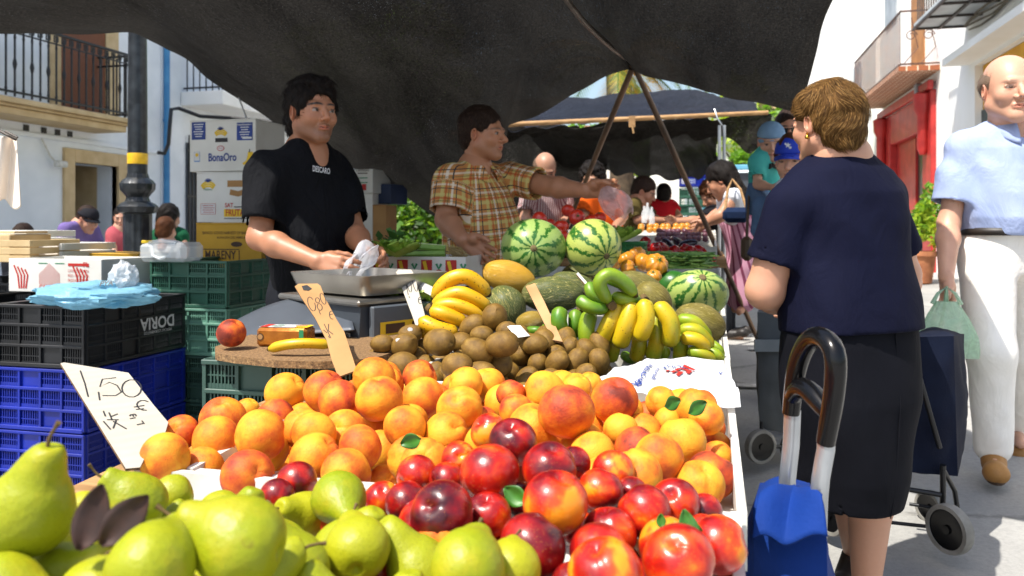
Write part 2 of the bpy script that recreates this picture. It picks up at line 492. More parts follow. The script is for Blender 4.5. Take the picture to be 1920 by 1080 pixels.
        mm = t.math('MAXIMUM', t.sep(m)[0], t.math('MULTIPLY', t.sep(m2)[0], .7))
        g = t.mix(ocs[0], t.mix(nz, hexc('2C3A14'), hexc('4C5A1E')), t.mix(nz, hexc('B07F16'), hexc('C79A22')))
        c = t.mix(t.math('MULTIPLY', mm, t.math('SUBTRACT', .85, t.math('MULTIPLY', ocs[0], .7))), g, hexc('B9AB62'))
        t.base(c); t.set(Roughness=.5); t.bump(mm, .6, .002)
    return t.mat
FM = {k: fruit_mat(k+'_skin', k) for k in ('peach', 'nectarine', 'pear', 'kiwi', 'banana', 'watermelon', 'netmelon')}
M_stem = pm('stem', hexc('6A5428'), hexc('4A3A1C'), 60, .8)
M_leaf = pm('leaf', hexc('3F7A22'), hexc('2B5A1A'), 40, .45)
M_dryleaf = pm('dry_leaf', hexc('3A2016'), hexc('24120E'), 50, .7)
M_dot = pm('navel', hexc('7A6A42'), hexc('4C4226'), 120, .8)
def sph(fn, nu=36, nv=22):
    def g(u, v):
        lo = 2*math.pi*u; th = math.pi*(.004+.992*v)
        x, y, z = math.sin(th)*math.cos(lo), math.sin(th)*math.sin(lo), math.cos(th)
        return fn(x, y, z, lo, th)
    mb = MB(); mb.grid(g, nu, nv, wrapu=True)
    n = nu; mb.f.append(list(range(n))[::-1]); mb.f.append([nv*n+k for k in range(n)]); mb.m += [0, 0]
    mb.f = [f[::-1] for f in mb.f]
    return mb
def peachfn(sd, pit=.2, cl=.075, tip=.03):
    r0 = random.Random(sd); ph = [r0.uniform(0, 6) for _ in range(4)]
    def f(x, y, z, lo, th):
        dl = (lo+math.pi) % (2*math.pi)-math.pi
        r = 1-cl*math.exp(-(dl/.13)**2)*math.sin(th)**.5*max(.0, math.cos(th*.42))
        r -= pit*math.exp(-(th/.24)**2)
        r += .02*math.sin(2*lo+ph[0])+.018*math.cos(3*th+ph[1])+tip*math.exp(-((math.pi-th)/.2)**2)
        r += .03*math.cos(lo-ph[2])*math.sin(th)
        return (x*r*1.0, y*r*1.0, z*r*.93)
    return f
def mesh_of(mb, mat, name):
    o = mb.build(name, mat, smooth=180); me = o.data; bpy.data.objects.remove(o); return me
PEACH = [mesh_of(sph(peachfn(i)), FM['peach'], 'peach') for i in range(5)]
NECT = [mesh_of(sph(peachfn(i+20, .2, .06, .05)), FM['nectarine'], 'nectarine') for i in range(4)]
def pearmesh(sd):
    r0 = random.Random(sd); b = r0.uniform(-.18, .18); nk = r0.uniform(.36, .5); Lh = r0.uniform(1.15, 1.5)
    prof = [(0, -1), (.3, -.985), (.6, -.88), (.85, -.62), (.985, -.25), (1, 0), (.95, .3), (.82, .62), (.64, .9), (nk+.04, Lh*.95), (nk-.06, Lh*1.15), (nk-.2, Lh*1.28), (.06, Lh*1.3)]
    ks = np.linspace(0, 1, len(prof)); pr = [p[0] for p in prof]; pz = [p[1] for p in prof]
    ph = r0.uniform(0, 6)
    def g(u, v):
        v = .01+.98*v; v_ = v
        # catmull smooth
        t = v_*(len(prof)-1); i = min(int(t), len(prof)-2); f = t-i
        def cr(a):
            p0, p1, p2, p3 = a[max(i-1, 0)], a[i], a[i+1], a[min(i+2, len(a)-1)]
            return .5*((2*p1)+(-p0+p2)*f+(2*p0-5*p1+4*p2-p3)*f*f+(-p0+3*p1-3*p2+p3)*f**3)
        r = max(.02, cr(pr)); z = cr(pz); lo = 2*math.pi*u
        r *= 1+.03*math.sin(2*lo+ph)+.02*math.sin(3*lo+z*2+ph)
        zz = z-.15*math.exp(-(r/.16)**2)*(-1 if z < 0 else .3)
        return (r*math.cos(lo)+b*max(0, z)**1.6, r*math.sin(lo), zz)
    mb = MB(); mb.grid(g, 32, 36, wrapu=True); n = 32
    mb.f.append(list(range(n))[::-1]); mb.f.append([36*n+k for k in range(n)]); mb.m += [0, 0]
    return mb, (b*Lh**1.6*1.2, Lh*1.27)
PEAR = []
for i in range(5):
    mb, tp = pearmesh(i); PEAR.append((mesh_of(mb, FM['pear'], 'pear'), tp))
def kiwifn(sd):
    r0 = random.Random(sd); a, b = r0.uniform(0, 6), r0.uniform(0, 6)
    def f(x, y, z, lo, th):
        r = 1+.025*math.sin(2*lo+a)+.02*math.sin(3*th+b)-.06*math.exp(-(th/.14)**2)-.05*math.exp(-((math.pi-th)/.12)**2)
        r += .06*math.exp(-(th/.06)**2)
        return (x*r, y*r, z*r*1.3)
    return f
KIWI = [mesh_of(sph(kiwifn(i), 28, 20), FM['kiwi'], 'kiwi') for i in range(4)]
def leafmb(L, W, curl=.3, n=6):
    mb = MB()
    def g(u, v):
        x = (u-.5)*2; w = W*math.sin(math.pi*min(1, v*.97+.015))**.8*(1-.25*v)
        return (x*w, v*L, curl*L*(.5*v*v) + .25*W*abs(x)-.02*L*math.sin(v*9)*x)
    mb.grid(g, n, 10); return mb
# ---------- fruit bookkeeping: unique descriptions ----------
ORD = ['first', 'second', 'third', 'fourth', 'fifth', 'sixth', 'seventh', 'eighth', 'ninth', 'tenth', 'eleventh', 'twelfth', 'thirteenth', 'fourteenth', 'fifteenth', 'sixteenth', 'seventeenth', 'eighteenth', 'nineteenth', 'twentieth']+['twenty-'+w for w in ('first', 'second', 'third', 'fourth', 'fifth')]
def label_rows(items, noun, pile, nrows=None, per=8):
    """items: (object, px, py, look). rows counted from the front (nearest), places from the left"""
    it = sorted(items, key=lambda q: -q[2]); n = max(1, nrows or round(len(it)/per))
    step = math.ceil(len(it)/n)
    for r in range(n):
        row = sorted(it[r*step:(r+1)*step], key=lambda q: q[1])
        for k, q in enumerate(row):
            if n == 1: q[0]['label'] = '%s %s, %s from the left %s' % (q[3], noun, ORD[k], pile)
            else: q[0]['label'] = '%s %s, %s from left in %s row from front %s' % (q[3], noun, ORD[k], ORD[r], pile)
def relax(its, it=60, lim=.1):
    """its: dict px,py,r(px),d -> slide apart along the line of sight keeping apparent size"""
    for q in its: q['d0'] = q['d']
    for _ in range(it):
        for i, a in enumerate(its):
            for b in its[i+1:]:
                if abs(a['px']-b['px'])+abs(a['py']-b['py']) > 2.2*(a['r']+b['r']): continue
                pa, pb = P(a['px'], a['py'], a['d']), P(b['px'], b['py'], b['d'])
                ra, rb = a['r']*a['d']/F, b['r']*b['d']/F
                pen = (ra+rb)*.93-(pa-pb).length
                if pen > 0:
                    s = 1 if (a['d'] > b['d'] or (a['d'] == b['d'] and a['py'] < b['py'])) else -1
                    a['d'] += s*pen*.35; b['d'] -= s*pen*.35
        for q in its: q['d'] = min(max(q['d'], q['d0']*(1-lim)), q['d0']*(1+lim))
    return its
def put_fruit(kind, mesh, pos, rad, rot, color, group):
    o = bpy.data.objects.new(kind, mesh); link(o); o.location = pos; o.scale = (rad,)*3
    o.rotation_euler = rot; o.color = (*color, 1); tag(o, None, kind.replace('_', ' '), group)
    return o
R2 = lambda x, y, r: (600+x/2.2857, 660+y/2.2857, r/2.2857)
# ================= stall geometry =================
M_white = pm('painted_board', hexc('D9D8D2'), hexc('B9B6AC'), 14, .55, .15, 80)
M_wood = pm('raw_wood', hexc('B08A5C'), hexc('8A683F'), 6, .7, .3, 40, stretch=(1, 8, 8))
M_dark = pm('gap_shade_dark', hexc('22242A'), hexc('15161A'), 10, .8)  # dark colour standing in for shade in the gaps between fruit
XE = .045
def tray(name, label, x0, x1, y0, y1, z0, z1, hf, t=.012, mat=None, gap_shade=False, group=None):
    mat = mat or M_white
    """open produce tray; z0/z1 floor height at front/back, hf board height"""
    o = thing(name, label, 'tray', ((x0+x1)/2, (y0+y1)/2, 0), 0, group)
    M = Matrix.Translation((-(x0+x1)/2, -(y0+y1)/2, 0))
    fl = MB(); fl.add([(x0, y0, z0), (x1, y0, z0), (x1, y1, z1), (x0, y1, z1), (x0, y0, z0-t), (x1, y0, z0-t), (x1, y1, z1-t), (x0, y1, z1-t)], [(0, 1, 2, 3), (7, 6, 5, 4), (0, 4, 5, 1), (1, 5, 6, 2), (2, 6, 7, 3), (3, 7, 4, 0)], 0, M)
    fl.build('tray_floor', mat, o)
    if gap_shade: MB().add([(x0+.02, y0+.01, z0+.004), (x1-.02, y0+.01, z0+.004), (x1-.02, y1-.02, z1+.004), (x0+.02, y1-.02, z1+.004)], [(0, 1, 2, 3)], 0, M).build('gap_shade', M_dark, o)  # added dark sheet over the white floor, paints the shade between the fruit
    def board(a, b, za, zb, n):
        mb = MB(); dx, dy = (b[0]-a[0]), (b[1]-a[1]); L = math.hypot(dx, dy); ang = math.atan2(dy, dx)
        nx, ny = -math.sin(ang)*t, math.cos(ang)*t
        p = [(a[0], a[1], za-t), (b[0], b[1], zb-t), (b[0], b[1], zb+hf), (a[0], a[1], za+hf)]
        q = [(v[0]+nx, v[1]+ny, v[2]) for v in p]
        mb.add(p+q, [(0, 1, 2, 3), (7, 6, 5, 4), (0, 4, 5, 1), (1, 5, 6, 2), (2, 6, 7, 3), (3, 7, 4, 0)], 0, M)
        mb.build(n, mat, o)
    board((x0+.002, y0), (x1-.002, y0), z0, z0, 'end_board'); board((x0+.002, y1-t), (x1-.002, y1-t), z1, z1, 'end_board')
    board((x1, y0-.003), (x1, y1+.003), z0+.004, z1+.004, 'side_board'); board((x0+t, y0-.003), (x0+t, y1+.003), z0+.004, z1+.004, 'side_board')
    return o
tray('produce_tray', 'white board tray of peaches in the middle of the stall', -.74, XE, 1.02, 1.62, .69, .715, .055, group='white produce trays')
tray('produce_tray', 'white board tray holding nectarines and pears nearest the camera', -.80, XE-.008, .40, 1.005, .60, .70, .05, group='white produce trays')
tray('produce_tray', 'white board tray of kiwis under the scale and bananas', -.66, XE+.003, 1.635, 2.06, .705, .71, .06, gap_shade=True, group='white produce trays')
tray('produce_tray', 'long white board tray under the melons and watermelons', -.95, XE+.006, 2.075, 2.85, .705, .72, .06, gap_shade=True, group='white produce trays')
tray('produce_tray', 'white board tray of tomatoes and green beans behind the melons', -1.0, XE+.01, 2.865, 3.75, .72, .76, .06, group='white produce trays')
tray('produce_tray', 'white board tray of red peppers and aubergines beyond the tomatoes', -1.1, XE+.012, 3.765, 4.75, .74, .80, .06, group='white produce trays')
st = thing('stall_table', 'long low wooden trestle table carrying all the produce trays', 'table', (-.4, 2.6, 0))
mt = MB(); mt.add([(-.42, -2.2, .56), (.4, -2.2, .56), (.4, 2.25, .70), (-.42, 2.25, .70), (-.42, -2.2, .585), (.4, -2.2, .585), (.4, 2.25, .722), (-.42, 2.25, .722)], [(3, 2, 1, 0), (4, 5, 6, 7), (0, 1, 5, 4), (1, 2, 6, 5), (2, 3, 7, 6), (3, 0, 4, 7)])
mt = MB()
for (ya, yb, za, zb) in ((-2.2, -1.6, .573, .672), (-1.59, -.98, .668, .693), (-.975, 2.25, .689, .705)):
    mt.add([(-.62, ya, za-.03), (.415, ya, za-.03), (.415, yb, zb-.03), (-.62, yb, zb-.03), (-.62, ya, za), (.415, ya, za), (.415, yb, zb), (-.62, yb, zb)], [(3, 2, 1, 0), (4, 5, 6, 7), (0, 1, 5, 4), (1, 2, 6, 5), (2, 3, 7, 6), (3, 0, 4, 7)])
mt.build('table_top', M_wood, st)
for yy in (-1.9, -.9, .6, 2.1):
    for xx in (-.55, .36): MB().box((xx, yy, .31), (.05, .05, .60), bev=.004).build('leg', M_wood, st)
# ================= peaches =================
def surf_d(px, py, zs, d0=.6, d1=3.2):
    d = d0
    while d < d1:
        p = P(px, py, d)
        if p.z <= zs(p.x, p.y): return d
        d += .004
    return d1
def hump(t): return math.exp(-t*t)
peaches = [R2(*q)+(b,) for q, b in [
 ((85, 215, 92), .55), ((232, 110, 92), .45), ((256, 200, 100), .38), ((440, 200, 90), .55), ((600, 240, 96), .3), ((105, 348, 97), .25), ((380, 305, 86), .3), ((540, 355, 98), .35),
 ((262, 425, 88), .18), ((385, 460, 102), .42), ((112, 525, 108), .38), ((272, 548, 66), .35), ((820, 182, 66), .7), ((965, 175, 92), .2), ((1052, 255, 121), .62), ((842, 250, 74), .65), ((916, 328, 108), .22),
 ((1260, 205, 101), .66), ((1100, 155, 66), .2), ((1150, 140, 56), .25), ((1382, 197, 40), .6), ((1408, 285, 78), .95), ((1290, 335, 76), .15), ((1178, 315, 46), .6), ((1136, 405, 100), .4), ((1370, 430, 108), .82),
 ((1548, 381, 104), .12), ((1462, 215, 66), .2), ((1545, 215, 62), .2), ((1655, 282, 74), .35), ((1680, 330, 58), .6), ((1700, 405, 66), .5), ((1702, 445, 66), .45), ((1680, 530, 103), .78), ((1690, 640, 86), .3),
 ((1458, 560, 90), .15), ((1540, 540, 52), .25), ((1490, 480, 46), .25), ((700, 300, 64), .6), ((722, 245, 44), .6), ((515, 790, 112), .4), ((650, 380, 50), .2), ((540, 470, 48), .25), ((1000, 395, 50), .6), ((700, 215, 45), .3), ((1490, 300, 62), .4), ((1610, 470, 50), .3), ((1590, 520, 40), .35), ((1240, 440, 60), .4), ((480, 270, 50), .5), ((330, 300, 45), .7)]]
peaches += [(535, 735, 38, .15), (608, 733, 40, .6), (340, 812, 33, .75), (418, 785, 42, .5), (405, 826, 44, .45), (463, 770, 24, .3), (489, 818, 48, .38), (515, 785, 36, .8), (568, 790, 34, .4), (578, 815, 38, .35), (590, 857, 47, .36), (309, 861, 47, .3),
 (378, 883, 43, .42), (466, 893, 48, .7), (345, 850, 20, .5), (530, 885, 34, .3), (525, 845, 26, .45), (366, 848, 22, .5), (440, 862, 24, .5), (560, 895, 30, .3), (545, 838, 25, .4), (630, 905, 28, .3)]
fr = []
for (px, py, r, b) in peaches:
    zs = lambda x, y: .775+.05*hump((y-1.42)/.35)
    ds = surf_d(px, py, zs); dz = F*.081/(2*r)
    if r < 34: dz = max(ds, F*.07/(2*r)*.85)
    d = math.sqrt(ds*dz); d = min(max(d, 1.0), 1.62)
    if py > 1000: d = .87
    fr.append(dict(px=px, py=py, r=r, d=d, b=b))
relax(fr)
items = []
rr = random.Random(5)
for i, q in enumerate(fr):
    rot = (rr.uniform(-.2, 1.9), rr.uniform(-.5, .5), rr.uniform(-3.1, 3.1))
    if i in (5, 6, 7): rot = (1.0, 0, -2.6+.5*i)
    o = put_fruit('peach', PEACH[i % 5], P(q['px'], q['py'], q['d']), q['r']*q['d']/F*1.02, rot, (q['b'], 0, 0), 'peaches heaped in the middle tray')
    look = 'yellow' if q['b'] < .27 else 'golden orange' if q['b'] < .5 else 'orange red' if q['b'] < .75 else 'dark red blushed'
    items.append((o, q['px'], q['py'], look))
label_rows(items, 'peach', 'of the peach heap', per=9)
FILL = []
def fill(kind, meshes, exist, box, zf, r, n, col, group, label, seed, gap=.90):
    """drop more fruit of the heap under the ones on top, wherever there is room"""
    q = random.Random(seed); pos = [(P(e['px'], e['py'], e['d']), e['r']*e['d']/F) for e in exist]; k = 0
    for _ in range(n):
        x, y = q.uniform(box[0]+r, box[1]-r), q.uniform(box[2]+r, box[3]-r); lo_, hi_ = zf(x, y); p = Vector((x, y, lo_+r+(hi_-lo_-r)*q.random()))
        if p.z < lo_+r: p.z = lo_+r
        if kind == 'peach' and x > -.27 and y > 1.47: continue
        if any((c-p).length < (r+rr_)*gap for c, rr_ in pos): continue
        pos.append((p, r)); m = meshes[k % len(meshes)]; k += 1
        if isinstance(m, tuple): m = m[0]
        o = put_fruit(kind, m, p, r, (q.uniform(-1, 1.8), q.uniform(-1, 1), q.uniform(0, 6)), col(q), group); o['label'] = label
    return k
fill('peach', PEACH, fr, (-.73, XE-.012, 1.035, 1.605), lambda x, y: (.70, .765+.04*hump((y-1.42)/.3)), .035, 9000, lambda q: (q.uniform(.15, .7), 0, 0), 'peaches in the lower layers of the heap', 'peach half hidden in the lower layers of the peach heap', 31)
# the peach on the board beside the scale
o = put_fruit('peach', PEACH[1], P(434, 624, 2.02), 27.5*2.02/F, (.5, .3, 1), (.85, 0, 0), None); o['label'] = 'single orange red peach lying alone on the chipboard sheet'
# ================= nectarines =================
nect = [R2(*q)+(b,) for q, b in [((725, 340, 78), .35), ((830, 388, 104), .72), ((730, 512, 128), .45), ((592, 458, 74), .35), ((415, 527, 88), .5), ((545, 548, 78), .6), ((980, 498, 116), .75), ((1085, 480, 60), .55), ((1257, 512, 92), .3), ((1010, 645, 140), .38),
 ((1205, 592, 96), .5), ((1390, 680, 114), .62), ((1522, 648, 106), .4), ((1648, 680, 62), .9), ((265, 628, 64), .25), ((375, 650, 96), .72), ((525, 690, 138), 1.0), ((722, 700, 100), .45), ((916, 830, 140), .85), ((1240, 778, 116), .62), ((1195, 865, 132), .55),
 ((1442, 835, 94), .25), ((1532, 890, 150), .33), ((1712, 822, 120), .3), ((1225, 950, 156), .3), ((1722, 925, 62), .9), ((1112, 762, 50), .6), ((800, 850, 60), .6), ((1360, 950, 60), .7), ((1640, 770, 60), .5), ((850, 640, 50), .8), ((1330, 610, 45), .7), ((1300, 900, 40), .8), ((1090, 1010, 110), .6), ((880, 1040, 100), .5)]]
nect += [(556, 905, 40, .8), (520, 930, 30, .7)]
fn = []
for (px, py, r, b) in nect:
    b = min(b, .78); r = max(r, 33)
    dz = min(F*.066/(2*r), 1.25)
    ds = surf_d(px, py, lambda x, y: .70+.125*min(1, max(0, (y-.60)/.42)))
    d = min(max(ds**.75*dz**.25, .78), 1.14)
    fn.append(dict(px=px, py=py, r=r, d=d, b=b))
relax(fn); items = []
for i, q in enumerate(fn):
    o = put_fruit('nectarine', NECT[i % 4], P(q['px'], q['py'], q['d']), q['r']*q['d']/F*1.02, (rr.uniform(.2, 1.9), rr.uniform(-.5, .5), rr.uniform(-3, 3)), (q['b'], 0, 0), 'nectarines heaped in the front tray')
    look = 'orange red' if q['b'] < .4 else 'bright red' if q['b'] < .6 else 'deep red' if q['b'] < .8 else 'dark maroon'
    items.append((o, q['px'], q['py'], look))
label_rows(items, 'nectarine', 'of the nectarine heap', per=7)
fill('nectarine', NECT, fn, (-.45, XE-.02, .55, 1.0), lambda x, y: (.63+(y-.4)*.16, .685+.11*min(1, max(0, (y-.6)/.42))), .031, 7000, lambda q: (q.uniform(.3, .85), 0, 0), 'nectarines in the lower layers of the heap', 'nectarine half hidden in the lower layers of the nectarine heap', 32)
# ================= pears =================  (px,py,r, axis angle in picture (deg, towards the stem), tilt towards camera, variant, yellow)
pears = [(52, 958, 80, 78, .1, 0, .3), (58, 1030, 76, 160, .5, 1, .4), (255, 945, 60, 145, .2, 2, .2), (155, 955, 38, 20, .6, 3, .7), (322, 930, 42, 200, .3, 1, .4), (412, 968, 50, 215, .4, 4, .4), (448, 1018, 82, 170, -.1, 2, .25),
 (572, 972, 56, 140, .9, 0, .6), (636, 935, 57, -35, 1.1, 3, .1), (670, 1028, 68, 120, -1.25, 1, .5), (738, 1010, 50, 150, -1.0, 2, .3), (285, 1062, 88, 60, -1.2, 4, .3), (112, 1088, 78, 38, .2, 0, .4), (556, 1062, 70, 112, .1, 3, .3),
 (772, 1085, 52, 90, -1.3, 1, .3), (876, 1062, 78, 100, -1.3, 2, .25), (962, 1062, 58, 60, -1.3, 4, .6), (690, 1098, 60, 170, -.4, 0, .5), (455, 1110, 80, 20, -.5, 1, .4), (190, 1120, 85, 0, -.5, 3, .4), (340, 1000, 34, 90, .2, 4, .3), (8, 1110, 80, 0, 0, 2, .3)]
fp = []
for q in pears:
    d = F*.072/(2*q[2]); d = min(max(d, .62), .98) if q[0] < 940 else .74
    fp.append(dict(px=q[0], py=q[1], r=q[2], d=d, q=q))
relax(fp, 40, .07); items = []
for i, f in enumerate(fp):
    q = f['q']; a = R(q[3]); ax = (RT*math.cos(a)+UP*math.sin(a))*math.cos(q[4])-FW*math.sin(q[4])
    me, tp = PEAR[q[5]]
    z = ax.normalized(); x = FW.cross(z).normalized() if abs(z.dot(FW)) < .95 else RT; y = z.cross(x); x = y.cross(z)
    Mr = Matrix((x, y, z)).transposed().to_4x4()
    if i not in (0, 6): f['r'] *= .88
    rad = f['r']*f['d']/F
    o = bpy.data.objects.new('pear', me); link(o)
    o.matrix_world = Matrix.Translation(P(f['px'], f['py'], f['d'])) @ Mr @ Matrix.Rotation(rr.uniform(-3, 3)*0+(0 if i else 0), 4, 'Z') @ Matrix.Scale(rad, 4)
    o.color = (q[6], 0, 0, 1); tag(o, None, 'pear', 'green pears in the front tray')
    sb = MB(); b0 = Vector((tp[0], 0, tp[1]))
    sb.tube([b0-Vector((0, 0, .12)), b0+Vector((0, 0, .18)), b0+Vector((.07, .03, .42)), b0+Vector((.16, .02, .62))], [.055, .045, .04, .07], 8)
    sb.build('stem', M_stem, o, smooth=60)
    items.append((o, q[0], q[1], 'yellow green' if q[6] < .35 else 'pale yellow'))
fill('pear', PEAR, fp, (-.79, -.22, .45, .86), lambda x, y: (.63+(y-.4)*.16, .75), .034, 6000, lambda q: (q.uniform(.1, .5), 0, 0), 'pears in the lower layers of the heap', 'pear half hidden in the lower layers of the pear heap', 33, .95)
label_rows(items, 'pear', 'of the pear heap', per=6)
# loose leaves
def leaf_at(px, py, d, L, W, rot, mat=M_leaf, label='', curl=.3, tilt=.5, mk=0):
    mb = leafmb(L, W, curl); o = mb.build('leaf', mat, smooth=180); md = o.modifiers.new('s', 'SOLIDIFY'); md.thickness = .0006
    o.matrix_world = Matrix.Translation(P(px, py, d)) @ Matrix((RT, FW, UP)).transposed().to_4x4() @ Matrix.Rotation(rot, 4, 'Y') @ Matrix.Rotation(tilt, 4, 'X')
    tag(o, label, 'leaf'); return o
leaf_at(790, 822, 1.09, .032, .013, -1.9, label='small green leaf on the golden peach behind the nectarines', tilt=1.1)
leaf_at(985, 945, .93, .03, .014, -1.0, label='green leaf between two large nectarines in the centre', tilt=1.0)
leaf_at(1245, 762, 1.22, .03, .013, 1.3, label='green leaf lying on the yellow peach near the white bag', tilt=1.0)
leaf_at(1290, 775, 1.22, .035, .013, 1.1, label='pale green leaf beside the white bag at the back peach row', tilt=1.1)
leaf_at(1265, 985, .83, .042, .014, 2.1, label='upper green leaf on the nectarines at the right corner', tilt=1.0)
leaf_at(1300, 1025, .82, .036, .012, -.2, label='lower green leaf on the nectarines at the right corner', tilt=1.0)
leaf_at(1240, 990, .84, .014, .006, 0, label='tiny pointed green leaf between nectarines at the right', tilt=1.2)
for k, (a, b, c, L, rt, lb) in enumerate(((150, 1032, .62, .050, .3, 'curled dark brown dry leaf, left one between the pears'), (190, 1022, .615, .048, .75, 'curled dark brown dry leaf, right one between the pears'))):
    leaf_at(a, b, c, L, .016, rt, M_dryleaf, lb, .5, 1.2)
# ================= kiwis =================
R7 = lambda x, y, r: (640+x/3.918, 560+y/3.918, r/3.918)
kiwis = [(1125, 140, 92, 100, 80), (965, 200, 95, 72, 30), (720, 320, 100, 100, 0), (880, 325, 80, 80, 0), (1000, 390, 105, 86, -30), (1035, 265, 92, 52, -5), (1180, 335, 110, 85, 10), (1420, 335, 110, 72, 5), (1580, 380, 85, 60, -60), (1680, 440, 52, 55, 0), (505, 260, 92, 62, 10), (465, 345, 95, 85, 40), (590, 365, 52, 55, 0), (325, 375, 70, 48, 0), (262, 435, 90, 55, 0), (455, 485, 108, 84, -5), (605, 480, 62, 75, 0), (725, 465, 68, 66, 0), (850, 495, 95, 100, 0), (1165, 480, 82, 95, -70), (1320, 425, 75, 62, 0), (1465, 430, 78, 52, 0), (1305, 540, 66, 82, 80), (1470, 530, 112, 66, 2), (1580, 490, 56, 75, 0), (1190, 615, 66, 45, 0), (1025, 555, 100, 90, 0), (790, 590, 96, 60, 0), (715, 545, 66, 50, 0), (565, 600, 78, 45, 0), (430, 575, 58, 56, 0), (58, 568, 56, 56, 0), (1710, 545, 75, 48, 0), (1800, 500, 80, 45, -15), (1640, 510, 42, 40, 0), (1380, 625, 70, 38, 0), (1215, 235, 52, 45, 0), (1290, 255, 70, 50, 0), (900, 630, 60, 35, 0), (640, 560, 50, 40, 0), (1540, 560, 60, 45, 0), (300, 330, 60, 45, 0), (550, 420, 60, 50, 0), (1120, 400, 55, 60, 0), (1400, 380, 60, 45, 0)]
fk = []
for (x, y, rx, ry, a) in kiwis:
    px, py, _ = R7(x, y, 1); r = max(rx, ry, 62)/3.918*(.92 if max(rx, ry) > 85 else 1)
    r = min(rx, ry)*1.12/3.918 if max(rx, ry)/min(rx, ry) > 1.3 else math.sqrt(rx*ry)/3.918
    r = max(r*1.04, 18)
    ds = surf_d(px, py, lambda x_, y_: .745+.12*hump((y_-1.92)/.16)*hump((x_+.33)/.3))
    dz = F*.054/(2*r)
    fk.append(dict(px=px, py=py, r=r, d=min(max((ds*dz)**.5, 1.66), 2.0), a=a, long=max(rx, ry)/min(rx, ry) > 1.2))
relax(fk, 40); items = []
M_stk = pm('sticker', hexc('E8E8E6'), hexc('C8CBD0'), 50, .4)
for i, q in enumerate(fk):
    a = R(q['a']); tl = .15 if q['long'] else rr.uniform(.5, 1.2)
    ax = (RT*math.cos(a)+UP*math.sin(a))*math.cos(tl)-FW*math.sin(tl)
    o = bpy.data.objects.new('kiwi', KIWI[i % 4]); link(o)
    qt = ax.to_track_quat('Z', 'Y'); o.matrix_world = Matrix.Translation(P(q['px'], q['py'], q['d'])) @ qt.to_matrix().to_4x4() @ Matrix.Scale(q['r']*q['d']/F*.97, 4)
    tag(o, None, 'kiwi', 'kiwis heaped in the second tray'); items.append((o, q['px'], q['py'], 'brown fuzzy'))
    if i in (10, 11, 30):
        ns = (FW*-.8+UP*.55+RT*(-.4 if i == 11 else .1)).normalized(); pc = P(q['px'], q['py'], q['d'])+ns*q['r']*q['d']/F*1.04
        mb = MB(); disc(mb, frame(pc, RT, UP), 0, 0, .0065, z=0, ry=.005); s_ = mb.build('sticker', M_stk, None)
        s_.parent = o; s_.matrix_parent_inverse = o.matrix_world.inverted()
label_rows(items, 'kiwi', 'of the kiwi heap', per=8)
fill('kiwi', KIWI, fk, (-.65, -.22, 1.65, 2.0), lambda x, y: (.712, .75+.08*hump((y-1.92)/.14)*hump((x+.36)/.24)), .025, 6000, lambda q: (0, 0, 0), 'kiwis in the lower layers of the heap', 'kiwi half hidden in the lower layers of the kiwi heap', 34)
# ================= bananas =================
R1 = lambda x, y: (780+x/2.909, 400+y/2.909)
def banana(pts, rpx, d, green, spots, parent, bulge=.02, conv=R1, flip=False):
    q = [conv(*p) for p in pts]; n = len(q)
    def cr(t):
        t = t*(n-1); i = min(int(t), n-2); f = t-i
        out = []
        for c in (0, 1):
            a = [p[c] for p in q]; p0 = a[i-1] if i > 0 else 2*a[0]-a[1]; p1, p2 = a[i], a[i+1]; p3 = a[i+2] if i+2 < n else 2*a[-1]-a[-2]
            out.append(.5*((2*p1)+(-p0+p2)*f+(2*p0-5*p1+4*p2-p3)*f*f+(-p0+3*p1-3*p2+p3)*f**3))
        return out
    N = 18; pts3 = []; rad = []; al = []
    for k in range(N+1):
        t = k/N; x, y = cr(t); pts3.append(P(x, y, d-bulge*math.sin(math.pi*t)))
        e = min(t/.16, 1); e2 = min((1-t)/.13, 1)
        r = rpx*.9/2.909*d/F*(.34+.66*math.sin(e*math.pi/2)**1.2)*(.28+.72*math.sin(e2*math.pi/2)**.8) if not flip else rpx/2.909*d/F*(.3+.7*math.sin(e*math.pi/2))*(.3+.7*math.sin(e2*math.pi/2))
        rad.append(r); al.append(t)
    mb = MB(); nn = 15; up = None; vs = []; fs = []
    for i, p in enumerate(pts3):
        t = (pts3[min(i+1, N)]-pts3[max(i-1, 0)]).normalized()
        if up is None: up = Vector((.3, -.8, .5))
        up = (up-t*up.dot(t)).normalized(); sd = t.cross(up)
        for k in range(nn):
            a = 2*math.pi*k/nn; rr_ = rad[i]*(1+.10*abs(math.cos(2.5*a))-.05)
            vs.append(p+(sd*math.cos(a)+up*math.sin(a))*rr_)
    for i in range(N):
        for k in range(nn): fs.append([i*nn+k, i*nn+(k+1) % nn, (i+1)*nn+(k+1) % nn, (i+1)*nn+k])
    fs.append(list(range(nn))[::-1]); fs.append([N*nn+k for k in range(nn)])
    Mi = parent.matrix_world.inverted() if parent else Matrix()
    c = Vector(parent['_c']) if parent else pts3[N//2]
    mb.add([v-c for v in vs], fs)
    o = mb.build('banana', FM['banana'], parent, smooth=180)
    at = o.data.attributes.new('along', 'FLOAT_VECTOR', 'POINT'); arr = []
    for i in range(N+1): arr += [al[i], 0, 0]*nn
    at.data.foreach_set('vector', arr)
    o.color = (green, spots, 0, 1)
    if parent is None: o.location = c
    return o
